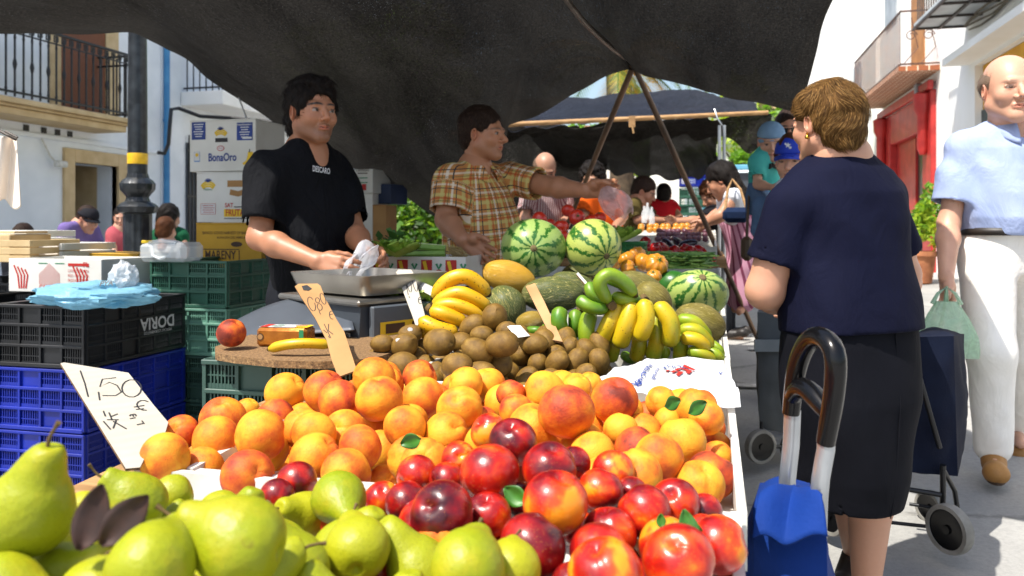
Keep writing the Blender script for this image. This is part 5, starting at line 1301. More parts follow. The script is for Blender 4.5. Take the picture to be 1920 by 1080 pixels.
# ================= scale =================
S0 = P(672, 573, 2.22); S1 = P(500, 552, 2.52); S2 = P(752, 547, 2.66)
ux = Vector(((S0-S1).x, (S0-S1).y, 0)).normalized(); uy = Vector((-ux.y, ux.x, 0))
wS, dS = .40, .40; zs_ = .885
Ms = Matrix(((ux.x, uy.x, 0, S0.x), (ux.y, uy.y, 0, S0.y), (0, 0, 1, 0), (0, 0, 0, 1)))
sc_ = thing('weighing_scale', 'grey market scale with steel pan and yellow framed display', 'scale', (0, 0, 0)); sc_.matrix_world = Ms @ Matrix.Translation((-wS/2, dS/2, .785))
M_steel = pm('brushed_steel', hexc('A8A49C'), hexc('8E8A82'), 5, .32, .08, 60, metal=.85)
M_sgrey = pm('grey_plastic', hexc('5E646A'), hexc('50565C'), 4, .4)
M_body = pm('scale_body', hexc('3E444A'), hexc('33383E'), 4, .4)
def pan(mb, w, d, h, ins, t=.004, z=0, r=.03):
    def ring(w_, d_, r_, z_):
        out = []
        for (cx, cy, a0) in ((w_/2-r_, d_/2-r_, 0), (-w_/2+r_, d_/2-r_, 1), (-w_/2+r_, -d_/2+r_, 2), (w_/2-r_, -d_/2+r_, 3)):
            for k in range(6): a = (a0+k/5)*math.pi/2; out.append((cx+r_*math.cos(a), cy+r_*math.sin(a), z_))
        return out
    rs = [ring(w-ins*2-.02, d-ins*2-.02, r, z), ring(w-ins*2, d-ins*2, r, z+.004), ring(w, d, r, z+h), ring(w+.012, d+.012, r, z+h), ring(w+.012, d+.012, r, z+h-.004), ring(w-.004, d-.004, r, z+h-.006), ring(w-ins*2-.008, d-ins*2-.008, r, z+.008), ring(w-ins*2-.03, d-ins*2-.03, r, z+.005)]
    rs = [rs[1], rs[4], rs[3], rs[2], rs[6]]
    n = 24; vs = sum(rs, []); fs = []
    for i in range(len(rs)-1):
        for k in range(n): fs.append([i*n+k, i*n+(k+1) % n, (i+1)*n+(k+1) % n, (i+1)*n+k])
    fs.append(list(range(n))[::-1]); fs.append([4*n+k for k in range(n)]); mb.add(vs, fs)
mb = MB(); pan(mb, .37, .33, .062, .012, z=.113); mb.build('weighing_pan', M_steel, sc_, smooth=35)
mb = MB(); mb.box((0, 0, .1), (wS, dS, .018), bev=.006); mb.build('platform', M_steel, sc_, smooth=30)
mb = MB(); w2, d2 = wS/2, dS/2
mb.add([(-w2*.96, -d2*.97, -.01), (w2*.97, -d2*.97, -.01), (w2*.97, d2, -.01), (-w2*.96, d2, -.01), (-w2*.9, -d2*.92, .09), (w2*.95, -d2*.92, .09), (w2*.95, d2, .09), (-w2*.9, d2, .09)], [(3, 2, 1, 0), (4, 5, 6, 7), (0, 1, 5, 4), (1, 2, 6, 5), (2, 3, 7, 6), (3, 0, 4, 7)]); mb.build('housing', M_body, sc_)
mb = MB(); mb.box((w2+.004, .02, .045), (.02, .36, .09), bev=.004); mb.build('display_side', M_sgrey, sc_, smooth=30)
Mf = frame((w2+.0145, .02, .045), (0, 1, 0), (0, 0, 1))
mb = MB(); rect(mb, Mf, .0, -.022, .31, .042, IK.index('y'))
for k in range(3): rect(mb, Mf, -.10+.1*k, -.021, .072, .027, IK.index('k') if k == 2 else IK.index('n'), .0024)
rect(mb, Mf, .06, .032, .05, .014, IK.index('k')); put_text(mb, 'DINA', Mf, .06, .032, .009, .035, IK.index('w'), .0024); rect(mb, Mf, .12, .012, .012, .007, IK.index('r'))
mb.build('display', IM, sc_)
mb = MB(); Mf2 = frame((.1, -d2*.97-.002, .02), (1, 0, 0), (0, 0, 1)); rect(mb, Mf2, .03, -.012, .06, .016, IK.index('w')); put_text(mb, '14280', Mf2, .03, -.012, .009, .045, IK.index('k'), .0024); mb.build('rating_plate', IM, sc_)
# grey rubber sheet under / left of scale
mb = MB()
def shf(u, v):
    a = P(425+225*u, 612-52*math.sin(min(u*1.5, 1)*math.pi/2)+0*v, 2.45); b = P(425+240*u, 640-20*u, 2.3-.1*u)
    p = a.lerp(b, v); p.z += .0; return p
mb.grid(shf, 24, 10); o = mb.build('rubber_apron', pm('grey_rubber', hexc('4A5058'), hexc('3C4148'), 4, .45), smooth=180); md = o.modifiers.new('s', 'SOLIDIFY'); md.thickness = .004; tag(o, 'curved dark grey rubber sheet propped left of the scale', 'sheet')
# chipboard sheet
t = NT('chipboard', .85); n_ = t.noise(t.coord('Object', (1, 1, 1)), 140, 5, .8); t.base(t.ramp(n_, [(.35, hexc('4A3420')), (.55, hexc('8A6A44')), (.7, hexc('B59468'))])); t.bump(n_, .8, .004)
poly = [PZ(404, 662, .79), PZ(440, 668, .79), PZ(520, 676, .79), PZ(600, 678, .79), PZ(700, 672, .79), Vector((-.72, 2.3, .79)), Vector((-.8, 2.85, .79)), Vector((-1.4, 2.85, .79)), PZ(430, 640, .79), PZ(403, 650, .79)]
mb = MB(); c0 = poly[0].copy(); mb.prism([(p.x-c0.x, p.y-c0.y) for p in poly], -.017); o = mb.build('chipboard_sheet', t.mat); o.location = (c0.x, c0.y, .790); tag(o, 'rough chipboard sheet on the dark green crates under the scale', 'board')
# coffee packet
pk = thing('snack_packet', 'gold packet with colourful printed top lying on the chipboard', 'packet', P(528, 652, 2.06), .12)
M_gold = pm('gold_foil', hexc('C07A2C'), hexc('8E4E16'), 20, .25, .3, 50, metal=.6); mb = MB(); mb.box((0, .03, .026), (.135, .07, .05), bev=.008); mb.build('foil_pack', M_gold, pk, smooth=40)
mb = MB(); Mp = frame((0, .03, .0515), (1, 0, 0), (0, 1, 0)); i_ = IK.index
rect(mb, Mp, -.015, 0, .095, .055, i_('w')); rect(mb, Mp, .05, 0, .032, .055, i_('y')); rect(mb, Mp, -.05, .0, .02, .055, i_('r'), .0018); disc(mb, Mp, -.02, 0, .02, i_('g'), .0018, ry=.018); put_text(mb, 'Zumo', Mp, -.015, .0, .02, .045, i_('w'), .0024, bold=.03); disc(mb, Mp, .04, .005, .016, i_('o'), .002); 
Mp = frame((0, -.0055, .028), (1, 0, 0), (0, 0, 1)); rect(mb, Mp, .055, 0, .012, .04, i_('g')); disc(mb, Mp, -.055, .0, .009, i_('k'), .0014); disc(mb, Mp, -.055, .0, .007, i_('o'), .0018); mb.build('print', IM, pk)
# ================= price signs =================
class Plane:
    def __init__(s, a, b, c):
        s.a, s.b, s.c = P(*a), P(*b), P(*c); s.n = (s.b-s.a).cross(s.c-s.a).normalized(); o = Vector((0, 0, CZ))
        if s.n.dot(o-s.a) < 0: s.n = -s.n
    def at(s, px, py, off=0):
        o = Vector((0, 0, CZ)); r = P(px, py, 1)-o; t = (s.a-o).dot(s.n)/r.dot(s.n); return o+r*t+s.n*off
def sign(label, pl, poly, strokes, mat, edge, conv=lambda x, y: (x, y), th=.004, ink='k', w=.0023, blots=(), texts=()):
    pts = [pl.at(*conv(*q)) for q in poly]; c = pts[0].copy(); n = len(pts); t = thing('price_sign', label, 'price sign', c)
    mb = MB(); v = [p-c for p in pts]+[p-c-pl.n*th for p in pts]
    mb.add(v, [list(range(n)), [n+i for i in range(n)][::-1]], 0); mb.add(v, [[i, (i+1) % n, n+(i+1) % n, n+i] for i in range(n)], 1)
    mb.build('card', [mat, edge], t)
    mb = MB()
    for s in strokes:
        q = [pl.at(*conv(*p), .0009)-c for p in s]; vs = []; fs = []
        for i, p in enumerate(q):
            d = (q[min(i+1, len(q)-1)]-q[max(i-1, 0)]).normalized(); nn = d.cross(pl.n)*w/2; vs += [p+nn, p-nn]
        for i in range(len(q)-1): fs.append([2*i, 2*i+1, 2*i+3, 2*i+2])
        mb.add(vs, fs)
    for b in blots: mb.add([pl.at(*conv(*p), .0012)-c for p in b], [list(range(len(b)))])
    if mb.v: mb.build('handwriting', INK[ink], t)
    return t
def arc(cx, cy, rx, ry, a0=0, a1=360, n=14, rot=0):
    o = []
    for k in range(n+1):
        a = R(a0+(a1-a0)*k/n); x, y = rx*math.cos(a), ry*math.sin(a); o.append((cx+x*math.cos(R(rot))-y*math.sin(R(rot)), cy+x*math.sin(R(rot))+y*math.cos(R(rot))))
    return o
Z2 = lambda x, y: (x/2.076, 380+y/2.076)
t = NT('grey_card', .8); w_ = t.wave(t.coord('Object', (1, 1, 1)), 60, 1.5, 1, 'Z'); t.base(t.mix(t.noise(t.coord('Object'), 9, 4, .6), t.mix(w_, hexc('BDB6A8'), hexc('B6AFA1')), hexc('A09888'))); M_gc = t.mat
M_corr = pm('corrugated_edge', hexc('7A5A38'), hexc('3E2C1A'), 160, .9)
sign('grey cardboard price sign reading 1,50 in black at the left', Plane((115, 683, 1.40), (238, 884, 1.10), (250, 705, 1.40)), [(235, 625), (250, 622), (500, 662), (600, 790), (655, 855), (640, 905), (560, 1000), (545, 1030), (490, 1035)], [
 [(312, 655), (330, 705), (343, 757)], [(383, 738), (388, 770)], [(452, 682), (398, 688), (388, 718), (425, 700), (455, 712), (472, 738), (450, 752), (398, 752)], arc(512, 724, 38, 34), arc(560, 790, 28, 19, 60, 300, 8, 10), [(520, 797), (562, 790)], [(528, 806), (560, 803)],
 [(402, 812), (410, 833)], [(402, 852), (430, 884)], [(424, 818), (436, 848)], [(432, 834), (458, 823)], [(415, 846), (462, 846)], [(440, 852), (492, 882)], [(452, 848), (440, 880)], [(532, 866), (560, 860)], [(552, 850), (560, 862)], [(505, 842), (528, 838)], arc(512, 832, 7, 6, 180, 380, 6), arc(522, 830, 7, 6, 180, 380, 6)], M_gc, M_corr, Z2)
sign('tall bent brown cardboard sign reading 0,80 in front of the scale', Plane((553, 535, 2.02), (665, 690, 1.72), (600, 533, 2.02)), [(622, 205), (648, 187), (775, 186), (795, 200), (830, 290), (905, 430), (955, 510), (985, 600), (1040, 770), (925, 812), (905, 790), (870, 700), (835, 565), (760, 420), (665, 280)], [
 arc(735, 325, 22, 50, 0, 330, 12, -20), [(785, 370), (795, 395)], arc(775, 300, 14, 18, 0, 360, 10, -20), arc(790, 345, 16, 24, 0, 360, 10, -20), arc(812, 290, 16, 40, 0, 360, 10, -20), arc(872, 400, 16, 28, 70, 290, 8, -10), [(855, 398), (880, 392)], [(820, 460), (865, 555)], [(850, 460), (848, 505), (880, 530)], [(815, 500), (840, 520)], [(850, 540), (855, 555)]], M_card, M_corr, R6, w=.0017, blots=[[(668, 205), (705, 198), (738, 222), (715, 236), (680, 232)]])
sign('grey white price sign reading 1,00 between the scale and ripe bananas', Plane((745, 508, 2.45), (780, 612, 2.2), (772, 505, 2.45)), [(1305, 110), (1320, 92), (1408, 92), (1430, 130), (1500, 400), (1440, 482), (1425, 430)], [[(1358, 130), (1375, 200), (1388, 265)], [(1392, 272), (1398, 285)], arc(1392, 185, 14, 62, 0, 340, 12, -12), arc(1432, 180, 14, 62, 0, 340, 12, -12), arc(1470, 300, 14, 24, 60, 300, 8), [(1455, 298), (1478, 292)]], M_gc, M_corr, R6)
sign('slanting bare wooden stick sign standing behind the kiwis', Plane((986, 535, 2.2), (1045, 640, 1.9), (1005, 530, 2.2)), [(598, 398), (648, 380), (700, 480), (800, 700), (745, 690)], [], pm('plywood', hexc('B48C60'), hexc('9C7448'), 10, .7), M_corr, R1, th=.006)
sign('thin white stick poking up behind the top green bananas', Plane((1081, 512, 2.3), (1100, 535, 2.2), (1090, 512, 2.3)), [(875, 330), (885, 322), (932, 375), (928, 392)], [], M_wcard, M_corr, R1, th=.006)
sign('small white printed price card lying on the back kiwis', Plane((950, 612, 1.95), (977, 632, 1.86), (975, 610, 1.95)), [(1218, 205), (1240, 196), (1315, 196), (1385, 272), (1290, 286)], [[(1250, 215), (1305, 212)], [(1262, 228), (1320, 226)], [(1275, 243), (1335, 240)], [(1285, 256), (1340, 254)]], M_wcard, M_wcard, lambda x, y: (640+x/3.918, 560+y/3.918), th=.0008, ink='p', w=.0012)
# ================= white bag over the peaches =================
t_ = film('white_bag_film', hexc('E4E5E8'), 1.5, .4, .25)
def pleat(name, label, mat, top, bot, wt, wb_, n=7, seed=1, cat='bag', par=None):
    """open thin bag hanging from one point to another with folds along its length"""
    ax = (bot-top); L = ax.length; ax.normalize(); sx = ax.orthogonal().normalized(); sy = ax.cross(sx)
    def f(u, v):
        a = 6.2832*u; w = wt+(wb_-wt)*math.sin(min(1, v*1.25)*math.pi/2)**.8*(1-.35*max(0, v-.8)/.2); r = w*(1+.22*math.sin(n*a+2*v+seed)*(1-.3*v)+.15*math.sin(3*a+4*v)+.12*noise.noise(Vector((math.cos(a)*2, math.sin(a)*2, v*4+seed))))
        return top+ax*L*v+(sx*math.cos(a)+sy*math.sin(a)*.55)*r+UP*.012*math.sin(5*a)*v
    mb = MB(); mb.grid(f, 72, 20, wrapu=True); o = mb.build(name, mat, par, smooth=180); tag(o, label, cat); return o
g4 = [[(985, 905, 1.66), (1130, 830, 1.76), (1290, 790, 1.84), (1480, 785, 1.86), (1675, 805, 1.86)], [(1150, 960, 1.60), (1240, 900, 1.64), (1330, 860, 1.69), (1530, 870, 1.70), (1700, 880, 1.70)], [(1250, 975, 1.54), (1340, 962, 1.54), (1450, 975, 1.52), (1620, 990, 1.50), (1765, 975, 1.48)], [(1290, 985, 1.52), (1390, 975, 1.51), (1490, 1030, 1.46), (1640, 1052, 1.43), (1772, 1055, 1.41)]]
def bagf(u, v):
    i = min(int(u*4), 3); j = min(int(v*3), 2); a = u*4-i; b = v*3-j
    q = [[P(*R1(g4[jj][ii][0], g4[jj][ii][1]), g4[jj][ii][2]) for ii in (i, i+1)] for jj in (j, j+1)]
    p = q[0][0].lerp(q[0][1], a).lerp(q[1][0].lerp(q[1][1], a), b)
    n = abs(noise.noise(Vector((p.x*9, p.y*13, 3))))*.02+abs(noise.noise(Vector((p.x*26, p.y*20, 8))))*.006
    return p+Vector((0, -.2*n, n-.004))
mb = MB(); mb.grid(bagf, 80, 56); wb = mb.build('plastic_bag', t_, smooth=180); tag(wb, 'flat white printed plastic bag between the green bananas and peaches', 'bag')
mb = MB()
def on_bag(body, u0, v0, ang, h, mi, bold=0.0):
    vs, fs = text_mesh(body, 'LEFT', bold); nv = []; ca, sa = math.cos(ang), math.sin(ang)
    for v in vs:
        x, y = v[0]*h, v[1]*h; a, b = x*ca-y*sa, x*sa+y*ca
        nv.append(bagf(min(max(u0+a/.34, 0), 1), min(max(v0-b/.30, 0), 1))+Vector((0, -.001, .0035)))
    mb.add(nv, fs, mi)
on_bag('EN', .16, .40, 2.9, .034, 0, .03); on_bag('UNIDAD 39.0231', .47, .14, 3.75, .022, 0, .02); on_bag('Autorizado', .56, .24, 3.75, .024, 0, .01); on_bag('IDE', .72, .26, 3.75, .046, 1, .04); on_bag('AUTOSERVICIO', .95, .38, 2.75, .020, 0)
mb.build('lettering', [INK['b'], INK['r']], wb)
# ================= cartons right of the man in black =================
def pr6(mb, M, S):
    i = IK.index
    rect(mb, M, -.07, .03, .05, .10, i('b')); stroke(mb, M, [(-.10, .02), (-.08, .03), (-.06, .06), (-.055, .08)], .02, i('y'), .002)
    for k in range(3): put_text(mb, ('BANANAS', 'EXTRA', 'ORIGEN'), M, 0, 0, .01) if False else rect(mb, M, .06, .05-.03*k, .07, .006, i('g') if k else i('n'))
    rect(mb, M, .07, -.04, .03, .04, i('r')); put_text(mb, 'CANARIAS', M, .06, .07, .018, .09, i('n'), .002)
p = P(664, 362, 5.2); zb2 = gz(p.x, p.y)
hh = (p.z-zb2)
carton('white carton with blue and yellow banana print beside the man in black', (p.x, p.y+.15, p.z), 0, .26, .3, .155, M_wcard, pr6, lid=False)
carton('tall plain white carton below the one with the banana print', (p.x-.01, p.y+.16, p.z-.30), .05, .24, .28, .295, M_wcard)
carton('lower white carton at the foot of the stack behind the seller', (p.x-.01, p.y+.16, zb2), 0, .26, .3, hh-.31, M_wcard)
p = P(714, 382, 5.3); carton('navy blue open carton beside the hedge', (p.x, p.y+.12, p.z), -.1, .17, .24, .13, M_ncard, None, False)
p = P(706, 345, 5.5); carton('small orange carton on top of the navy one', (p.x+.01, p.y+.12, p.z-.02), 0, .09, .2, .06, pm('orange_card', hexc('C07A38'), hexc('A8662C'), 4, .7), None, False)
p = P(704, 448, 5.2); carton('worn brown carton standing below the navy one', (p.x, p.y+.12, p.z-.12), .1, .12, .24, .12+(448-386)/F*5.2, M_card)
carton('brown carton at ground level under the worn brown one', (p.x, p.y+.12, zb2), 0, .2, .26, p.z-.125-zb2, M_card)
# hanging pale garment at the left edge
p = P(-10, 250, 2.3); mb = MB()
def hf(u, v):
    x = -30+62*u+10*v*(u-.2); y = 255+128*v+10*math.sin(u*9)*v; return P(x, y, 2.3+.02*math.sin(u*9+v*2))
mb.grid(hf, 30, 30); o = mb.build('hanging_blouse', pm('cream_cloth', hexc('F0E4D4'), hexc('E6D6C4'), 6, .85), smooth=180); md = o.modifiers.new('s', 'SOLIDIFY'); md.thickness = .003; tag(o, 'cream cloth hanging from a peg at the left edge', 'cloth')
mb = MB(); mb.tube([P(-10, 240, 2.28), P(30, 262, 2.28)], .004, 6); mb.tube([P(10, 246, 2.27), P(33, 258, 2.27)], .0035, 6); o = mb.build('clothes_peg', pm('peg_metal', hexc('4A3E34'), hexc('342C26'), 9, .5)); tag(o, 'dark clothes peg clipped above the hanging cream cloth', 'peg')
mb = MB(); mb.tube([P(446, 178, 5.0), P(463, 224, 4.6)], .005, 5); o = mb.build('rope', M_whitep); tag(o, 'short white rope tying the black canopy down over the cartons', 'rope')
# ================= people =================
def skin_mat():
    t = NT('skin', .48); c = t.attr('Col', 'Color'); n = t.noise(t.coord('Object'), 90, 4, .6)
    t.base(t.mix(t.math('MULTIPLY', n, .25), c, t.mix(.5, c, (.35, .12, .07), 'MULTIPLY')))
    t.set(Subsurface_Weight=.12, Subsurface_Scale=.01); t.b.inputs['Subsurface Radius'].default_value = (1, .35, .2)
    t.bump(t.noise(t.coord('Object'), 260, 3), .12, .001); return t.mat
M_skin = skin_mat(); wt = None
def hair_mat(name, c1, c2):
    t = NT(name, .6, .15); co = t.coord('Object', (1, 1, .35)); n = t.noise(co, 130, 4, .7, .6); n2 = t.noise(t.coord('Object'), 14, 3)
    t.base(t.mix(n2, t.mix(n, c1, c2), c1)); t.bump(n, .8, .006); return t.mat
def fabric(name, c, c2=None, rough=.85, weave=600, fold=14, fb=.25, sheen=.0):
    if name in _mc: return _mc[name]
    t = NT(name, rough, .12); co = t.coord('Object'); n = t.noise(co, 5, 4, .6); c2 = c2 or tuple(x*.85 for x in c)
    t.base(t.ramp(n, [(.35, c), (.65, c2)])); t.set(Sheen_Weight=sheen, Sheen_Roughness=.5)
    f = t.noise(t.coord('Object', (1, 1, .55)), fold, 4, .55, 1.0); t.bump(t.math('ADD', f, t.math('MULTIPLY', t.noise(co, weave, 1), .04)), fb, .03)
    _mc[name] = t.mat; return t.mat
def join_parts(parts):
    V = []; Q = []; C = []; n = 0
    for (v, q, c) in parts: V.append(v); Q.append(q+n); C.append(c); n += len(v)
    return np.concatenate(V), np.concatenate(Q), np.concatenate(C)
def xf(V, M): A = np.array(M); return V @ A[:3, :3].T + A[:3, 3]
def gauss(V, c, s): return np.exp(-(((V-np.array(c))/np.array(s))**2).sum(1))
def make_head(o, h=.003):
    """head in its own frame: looks along -Y, eyes at z=0"""
    S = SDF((-.11, -.145, -.20), (.11, .13, .145), h); j = o.get('jaw', 1.0); fat = o.get('fat', 0)
    S.ell((0, .018, .035), (.077, .097, .088), 0); S.ell((0, -.02, -.02), (.064+fat*.6, .075, .088), .03)
    S.cone((-.052*j, .0, -.055), (-.012, -.066, -.093), .024+fat, .020+fat, .025); S.cone((.052*j, .0, -.055), (.012, -.066, -.093), .024+fat, .020+fat, .025)
    S.ell((0, -.073, -.096), (.022, .02, .018), .02)
    S.cone((-.034, -.083, .021), (.034, -.083, .021), .012, .012, .012)
    for s in (-1, 1):
        S.ell((s*.032, -.101, .001), (.018, .016, .011), .012, sub=True)
        S.ell((s*.042, -.062, -.027), (.022, .021, .022), .025)
        S.ell((s*.0315, -.0775, .001), (.0135, .0135, .0125), .001)
        S.cone((s*.046, -.082, .006), (s*.020, -.0885, .007), .0042, .0042, .004); S.cone((s*.045, -.080, -.007), (s*.021, -.0865, -.008), .0036, .0036, .004)
        Re = Euler((0, 0, s*.35)).to_matrix()
        S.ell((s*.079, .008, -.006), (.009, .019, .031), .006, Re); S.ell((s*.083, .003, -.004), (.006, .010, .018), .004, Re, sub=True)
    nl = o.get('nose', 1.0)
    S.cone((0, -.088, .012), (0, -.088-.026*nl, -.026), .0085, .0115*nl, .010)
    for s in (-1, 1): S.ell((s*.0125*nl, -.099, -.033), (.0085, .011, .008), .006)
    for s in (-1, 1): S.ell((s*.0065, -.106-.004*nl, -.0405), (.0038, .005, .004), .002, sub=True)
    mo = o.get('mouth', 0)
    S.cone((-.020, -.088, -.058), (0, -.0965, -.0555), .0055, .0065, .006); S.cone((.020, -.088, -.058), (0, -.0965, -.0555), .0055, .0065, .006)
    S.cone((-.017, -.087, -.067-mo), (.017, -.087, -.067-mo), .0065, .0065, .006); S.ell((0, -.094, -.068-mo), (.014, .006, .006), .005)
    S.cone((-.021, -.096, -.0615), (.021, -.096, -.0615), .0016+mo*.5, .0016+mo*.5, .002, sub=True)
    for s in (-1, 1): S.cone((s*.020, -.094, -.036), (s*.034, -.080, -.062), .0012, .001, .006, sub=True)
    S.cone((0, .028, -.05), (0, .03, -.20), .052*o.get('neck', 1), .056*o.get('neck', 1), .03)
    V, Q = S.mesh(1); b = np.array(o.get('skin', (.44, .22, .13))); C = np.tile(b, (len(V), 1))
    def mixc(w, c): nonlocal C; w = np.clip(w, 0, 1)[:, None]; C = C*(1-w)+np.array(c)*w
    mixc(.25*(gauss(V, (.045, -.075, -.025), (.025, .03, .022))+gauss(V, (-.045, -.075, -.025), (.025, .03, .022))+gauss(V, (0, -.115, -.026), (.016, .02, .014))), b*np.array((1.05, .72, .68)))
    mixc(.5*(gauss(V, (.08, .0, -.005), (.02, .03, .04))+gauss(V, (-.08, .0, -.005), (.02, .03, .04))), b*np.array((1.05, .7, .65)))
    if o.get('stubble', 0):
        w = ((V[:, 1] < .005) & (V[:, 2] < -.034)).astype(float)*np.clip((-.034-V[:, 2])/.03, 0, 1)*np.clip((.01-V[:, 1])/.03, 0, 1)*np.clip((V[:, 2]+.13)/.02, 0, 1)
        mixc(w*o['stubble'], b*.33)
    if o.get('grey_crop') is not None:
        pass
    br = o.get('brow', (.03, .02, .015))
    for s in (-1, 1):
        t = (V[:, 0]*s-.032)/.024; zc = .0205+.004*(1-t**2)-.002*t
        mixc(o.get('browk', 1)*1.3*np.exp(-(t**4))*np.exp(-((V[:, 2]-zc)/.0042)**2)*(V[:, 1] < -.06)*(np.abs(t) < 1.25), br)
        e = np.array((s*.0315, -.0775, .001)); dd = np.sqrt(((V-e)**2).sum(1)); on = (dd < .0146) & (V[:, 1] < -.082) & (np.abs(V[:, 2]-.0005) < o.get('eye', .0048))
        gz_ = o.get('gaze', 0.0); ir = np.hypot(V[:, 0]-e[0]-gz_, V[:, 2]-e[2])
        mixc(on*1.0, (.30, .25, .22)); mixc(on*(ir < .0062), o.get('iris', (.05, .025, .012))); mixc(on*(ir < .003), (.005, .005, .005))
        mixc(.8*(np.abs(dd-.0145) < .003)*(np.abs(V[:, 2]-.0068) < .0022)*(V[:, 1] < -.078), (.03, .02, .015))
    lw = np.exp(-(V[:, 0]/.021)**6)*(V[:, 1] < -.084)
    mixc(lw*((V[:, 2] < -.055) & (V[:, 2] > -.070-mo)), o.get('lip', tuple(b*np.array((.95, .62, .6)))))
    mixc(lw*(np.abs(V[:, 2]+.0615) < .0016+mo*.4)*(V[:, 1] > -.0975), (.05, .01, .01))
    return V, Q, C
def hand(S, wr, d, th, side=1, curl=.35, sc_=1.0, spread=.06, thumb=.5, k=1.0):
    """wrist point, direction to the fingers, direction of the thumb; palm on the -z side (z = d x th) times side"""
    x = Vector(d).normalized(); y = Vector(th); y = (y-x*y.dot(x)).normalized(); z = x.cross(y)*side
    def T(a, b, c): return Vector(wr)+(x*a+y*b+z*c)*sc_
    for (yy, r) in ((.028, .0135), (.010, .0145), (-.010, .014), (-.027, .0125)): S.cone(T(-.005, yy*.55, 0), T(.082, yy, .002), .016*sc_, r*sc_*.9, .010)
    S.ell(T(.035, .026, -.012), (.022*sc_,)*3, .014)
    L = ((.030, .072), (.010, .080), (-.0105, .074), (-.029, .058))
    for i, (yy, ln) in enumerate(L):
        p = T(.086-abs(i-1)*.004, yy, .002); a = curl*.7; sp = (1.5-i)*spread
        for (f, r0, r1) in ((.45, .0092, .0084), (.3, .0084, .0077), (.25, .0077, .0066)):
            dv = x*math.cos(a)*math.cos(sp)+y*math.sin(sp)*math.cos(a)-z*math.sin(a); q = p+dv*ln*f*sc_
            S.cone(p, q, r0*sc_, r1*sc_, .004); p = q; a += curl*(1.0+.12*i)
    p = T(.022, .030, -.008); a = thumb
    for (f, r0, r1) in ((.035, .0125, .0105), (.03, .0105, .0095), (.024, .0095, .0075)):
        dv = (x*math.cos(a)+y*math.sin(a)-z*(.25+curl*.5)).normalized(); q = p+dv*f*sc_; S.cone(p, q, r0*sc_, r1*sc_, .006); p = q; a -= .28
def bbox(pts, m): return [min(p[i] for p in pts)-m for i in range(3)], [max(p[i] for p in pts)+m for i in range(3)]
HAIR = {}
def hair_sdf(style, h):
    S = SDF((-.13, -.14, -.24), (.13, .16, .17), h)
    if style in ('thick', 'short', 'curly', 'crop'):
        g = {'thick': .016, 'short': .009, 'curly': .02, 'crop': .006}[style]
        S.ell((0, .022, .042), (.079+g*.8, .1+g*.8, .088+g), 0)
        if style == 'thick': S.ell((0, .085, -.045), (.062, .036, .065), .03); S.ell((0, -.055, .105), (.06, .035, .022), .02)
        if style == 'curly': S.ell((0, .06, -.02), (.09, .07, .08), .03)
        S.ell((0, .05, -.02), (.078, .07, .07), .02)
        S.ell((0, -.125, -.005), (.095, .082, .078 if style != 'crop' else .09), .012, sub=True); S.ell((0, -.095, -.075), (.12, .10, .07), .01, sub=True)
        for s in (-1, 1):
            S.ell((s*.085, .006, -.012), (.024, .022, .030), .006, sub=True)
            S.cone((s*.0745, -.022, .03), (s*.0725, -.026, -.012 if style == 'thick' else .012), .012, .008, .008)
        S.ell((0, .02, -.16), (.14, .12, .085 if style != 'thick' else .055), .01, sub=True)
    elif style == 'bald':
        S.ell((0, .028, .018), (.087, .101, .074), 0); S.ell((0, -.02, .105), (.075, .15, .07), .01, sub=True); S.ell((0, -.10, .0), (.12, .1, .12), .01, sub=True); S.ell((0, .0, -.11), (.14, .14, .07), .01, sub=True)
        for s in (-1, 1): S.ell((s*.085, .008, -.01), (.02, .02, .028), .006, sub=True)
    elif style == 'bouffant':
        S.ell((0, .022, .044), (.086, .102, .090), 0); S.ell((0, .055, .0), (.082, .072, .083), .03); S.ell((0, .066, -.05), (.064, .045, .05), .03)
        for s in (-1, 1): S.ell((s*.052, -.015, .055), (.042, .045, .042), .03)
        S.ell((0, -.125, -.035), (.085, .075, .09), .015, sub=True); S.ell((0, .01, -.16), (.14, .14, .082), .012, sub=True)
        for s in (-1, 1): S.ell((s*.092, -.004, -.02), (.03, .026, .034), .008, sub=True)
    elif style == 'long':
        S.ell((0, .02, .04), (.088, .105, .094), 0); S.cone((-.05, .05, .0), (-.055, .06, -.17), .045, .03, .04); S.cone((.05, .05, .0), (.055, .06, -.17), .045, .03, .04); S.cone((0, .07, .0), (0, .08, -.19), .05, .035, .04)
        S.ell((0, -.12, -.02), (.075, .08, .085), .015, sub=True)
    elif style == 'bun':
        S.ell((0, .02, .04), (.084, .102, .092), 0); S.ell((0, .12, .04), (.04, .04, .04), .02); S.ell((0, -.12, -.01), (.085, .08, .08), .015, sub=True); S.ell((0, .0, -.13), (.14, .14, .09), .01, sub=True)
    amp = {'thick': .004, 'curly': .007, 'bouffant': .0035, 'short': .002, 'crop': .001, 'bald': .001, 'long': .003, 'bun': .002}[style]
    fr = {'curly': 150, 'thick': 110}.get(style, 80)
    S.wrinkle(lambda X, Y, Z: amp*(np.sin(fr*X+30*Z+2*np.sin(40*Y))*np.sin(fr*.8*Y+25*X)+.7*np.sin(fr*1.1*Z+45*X+2*np.sin(50*Y))))
    return S.mesh(1)
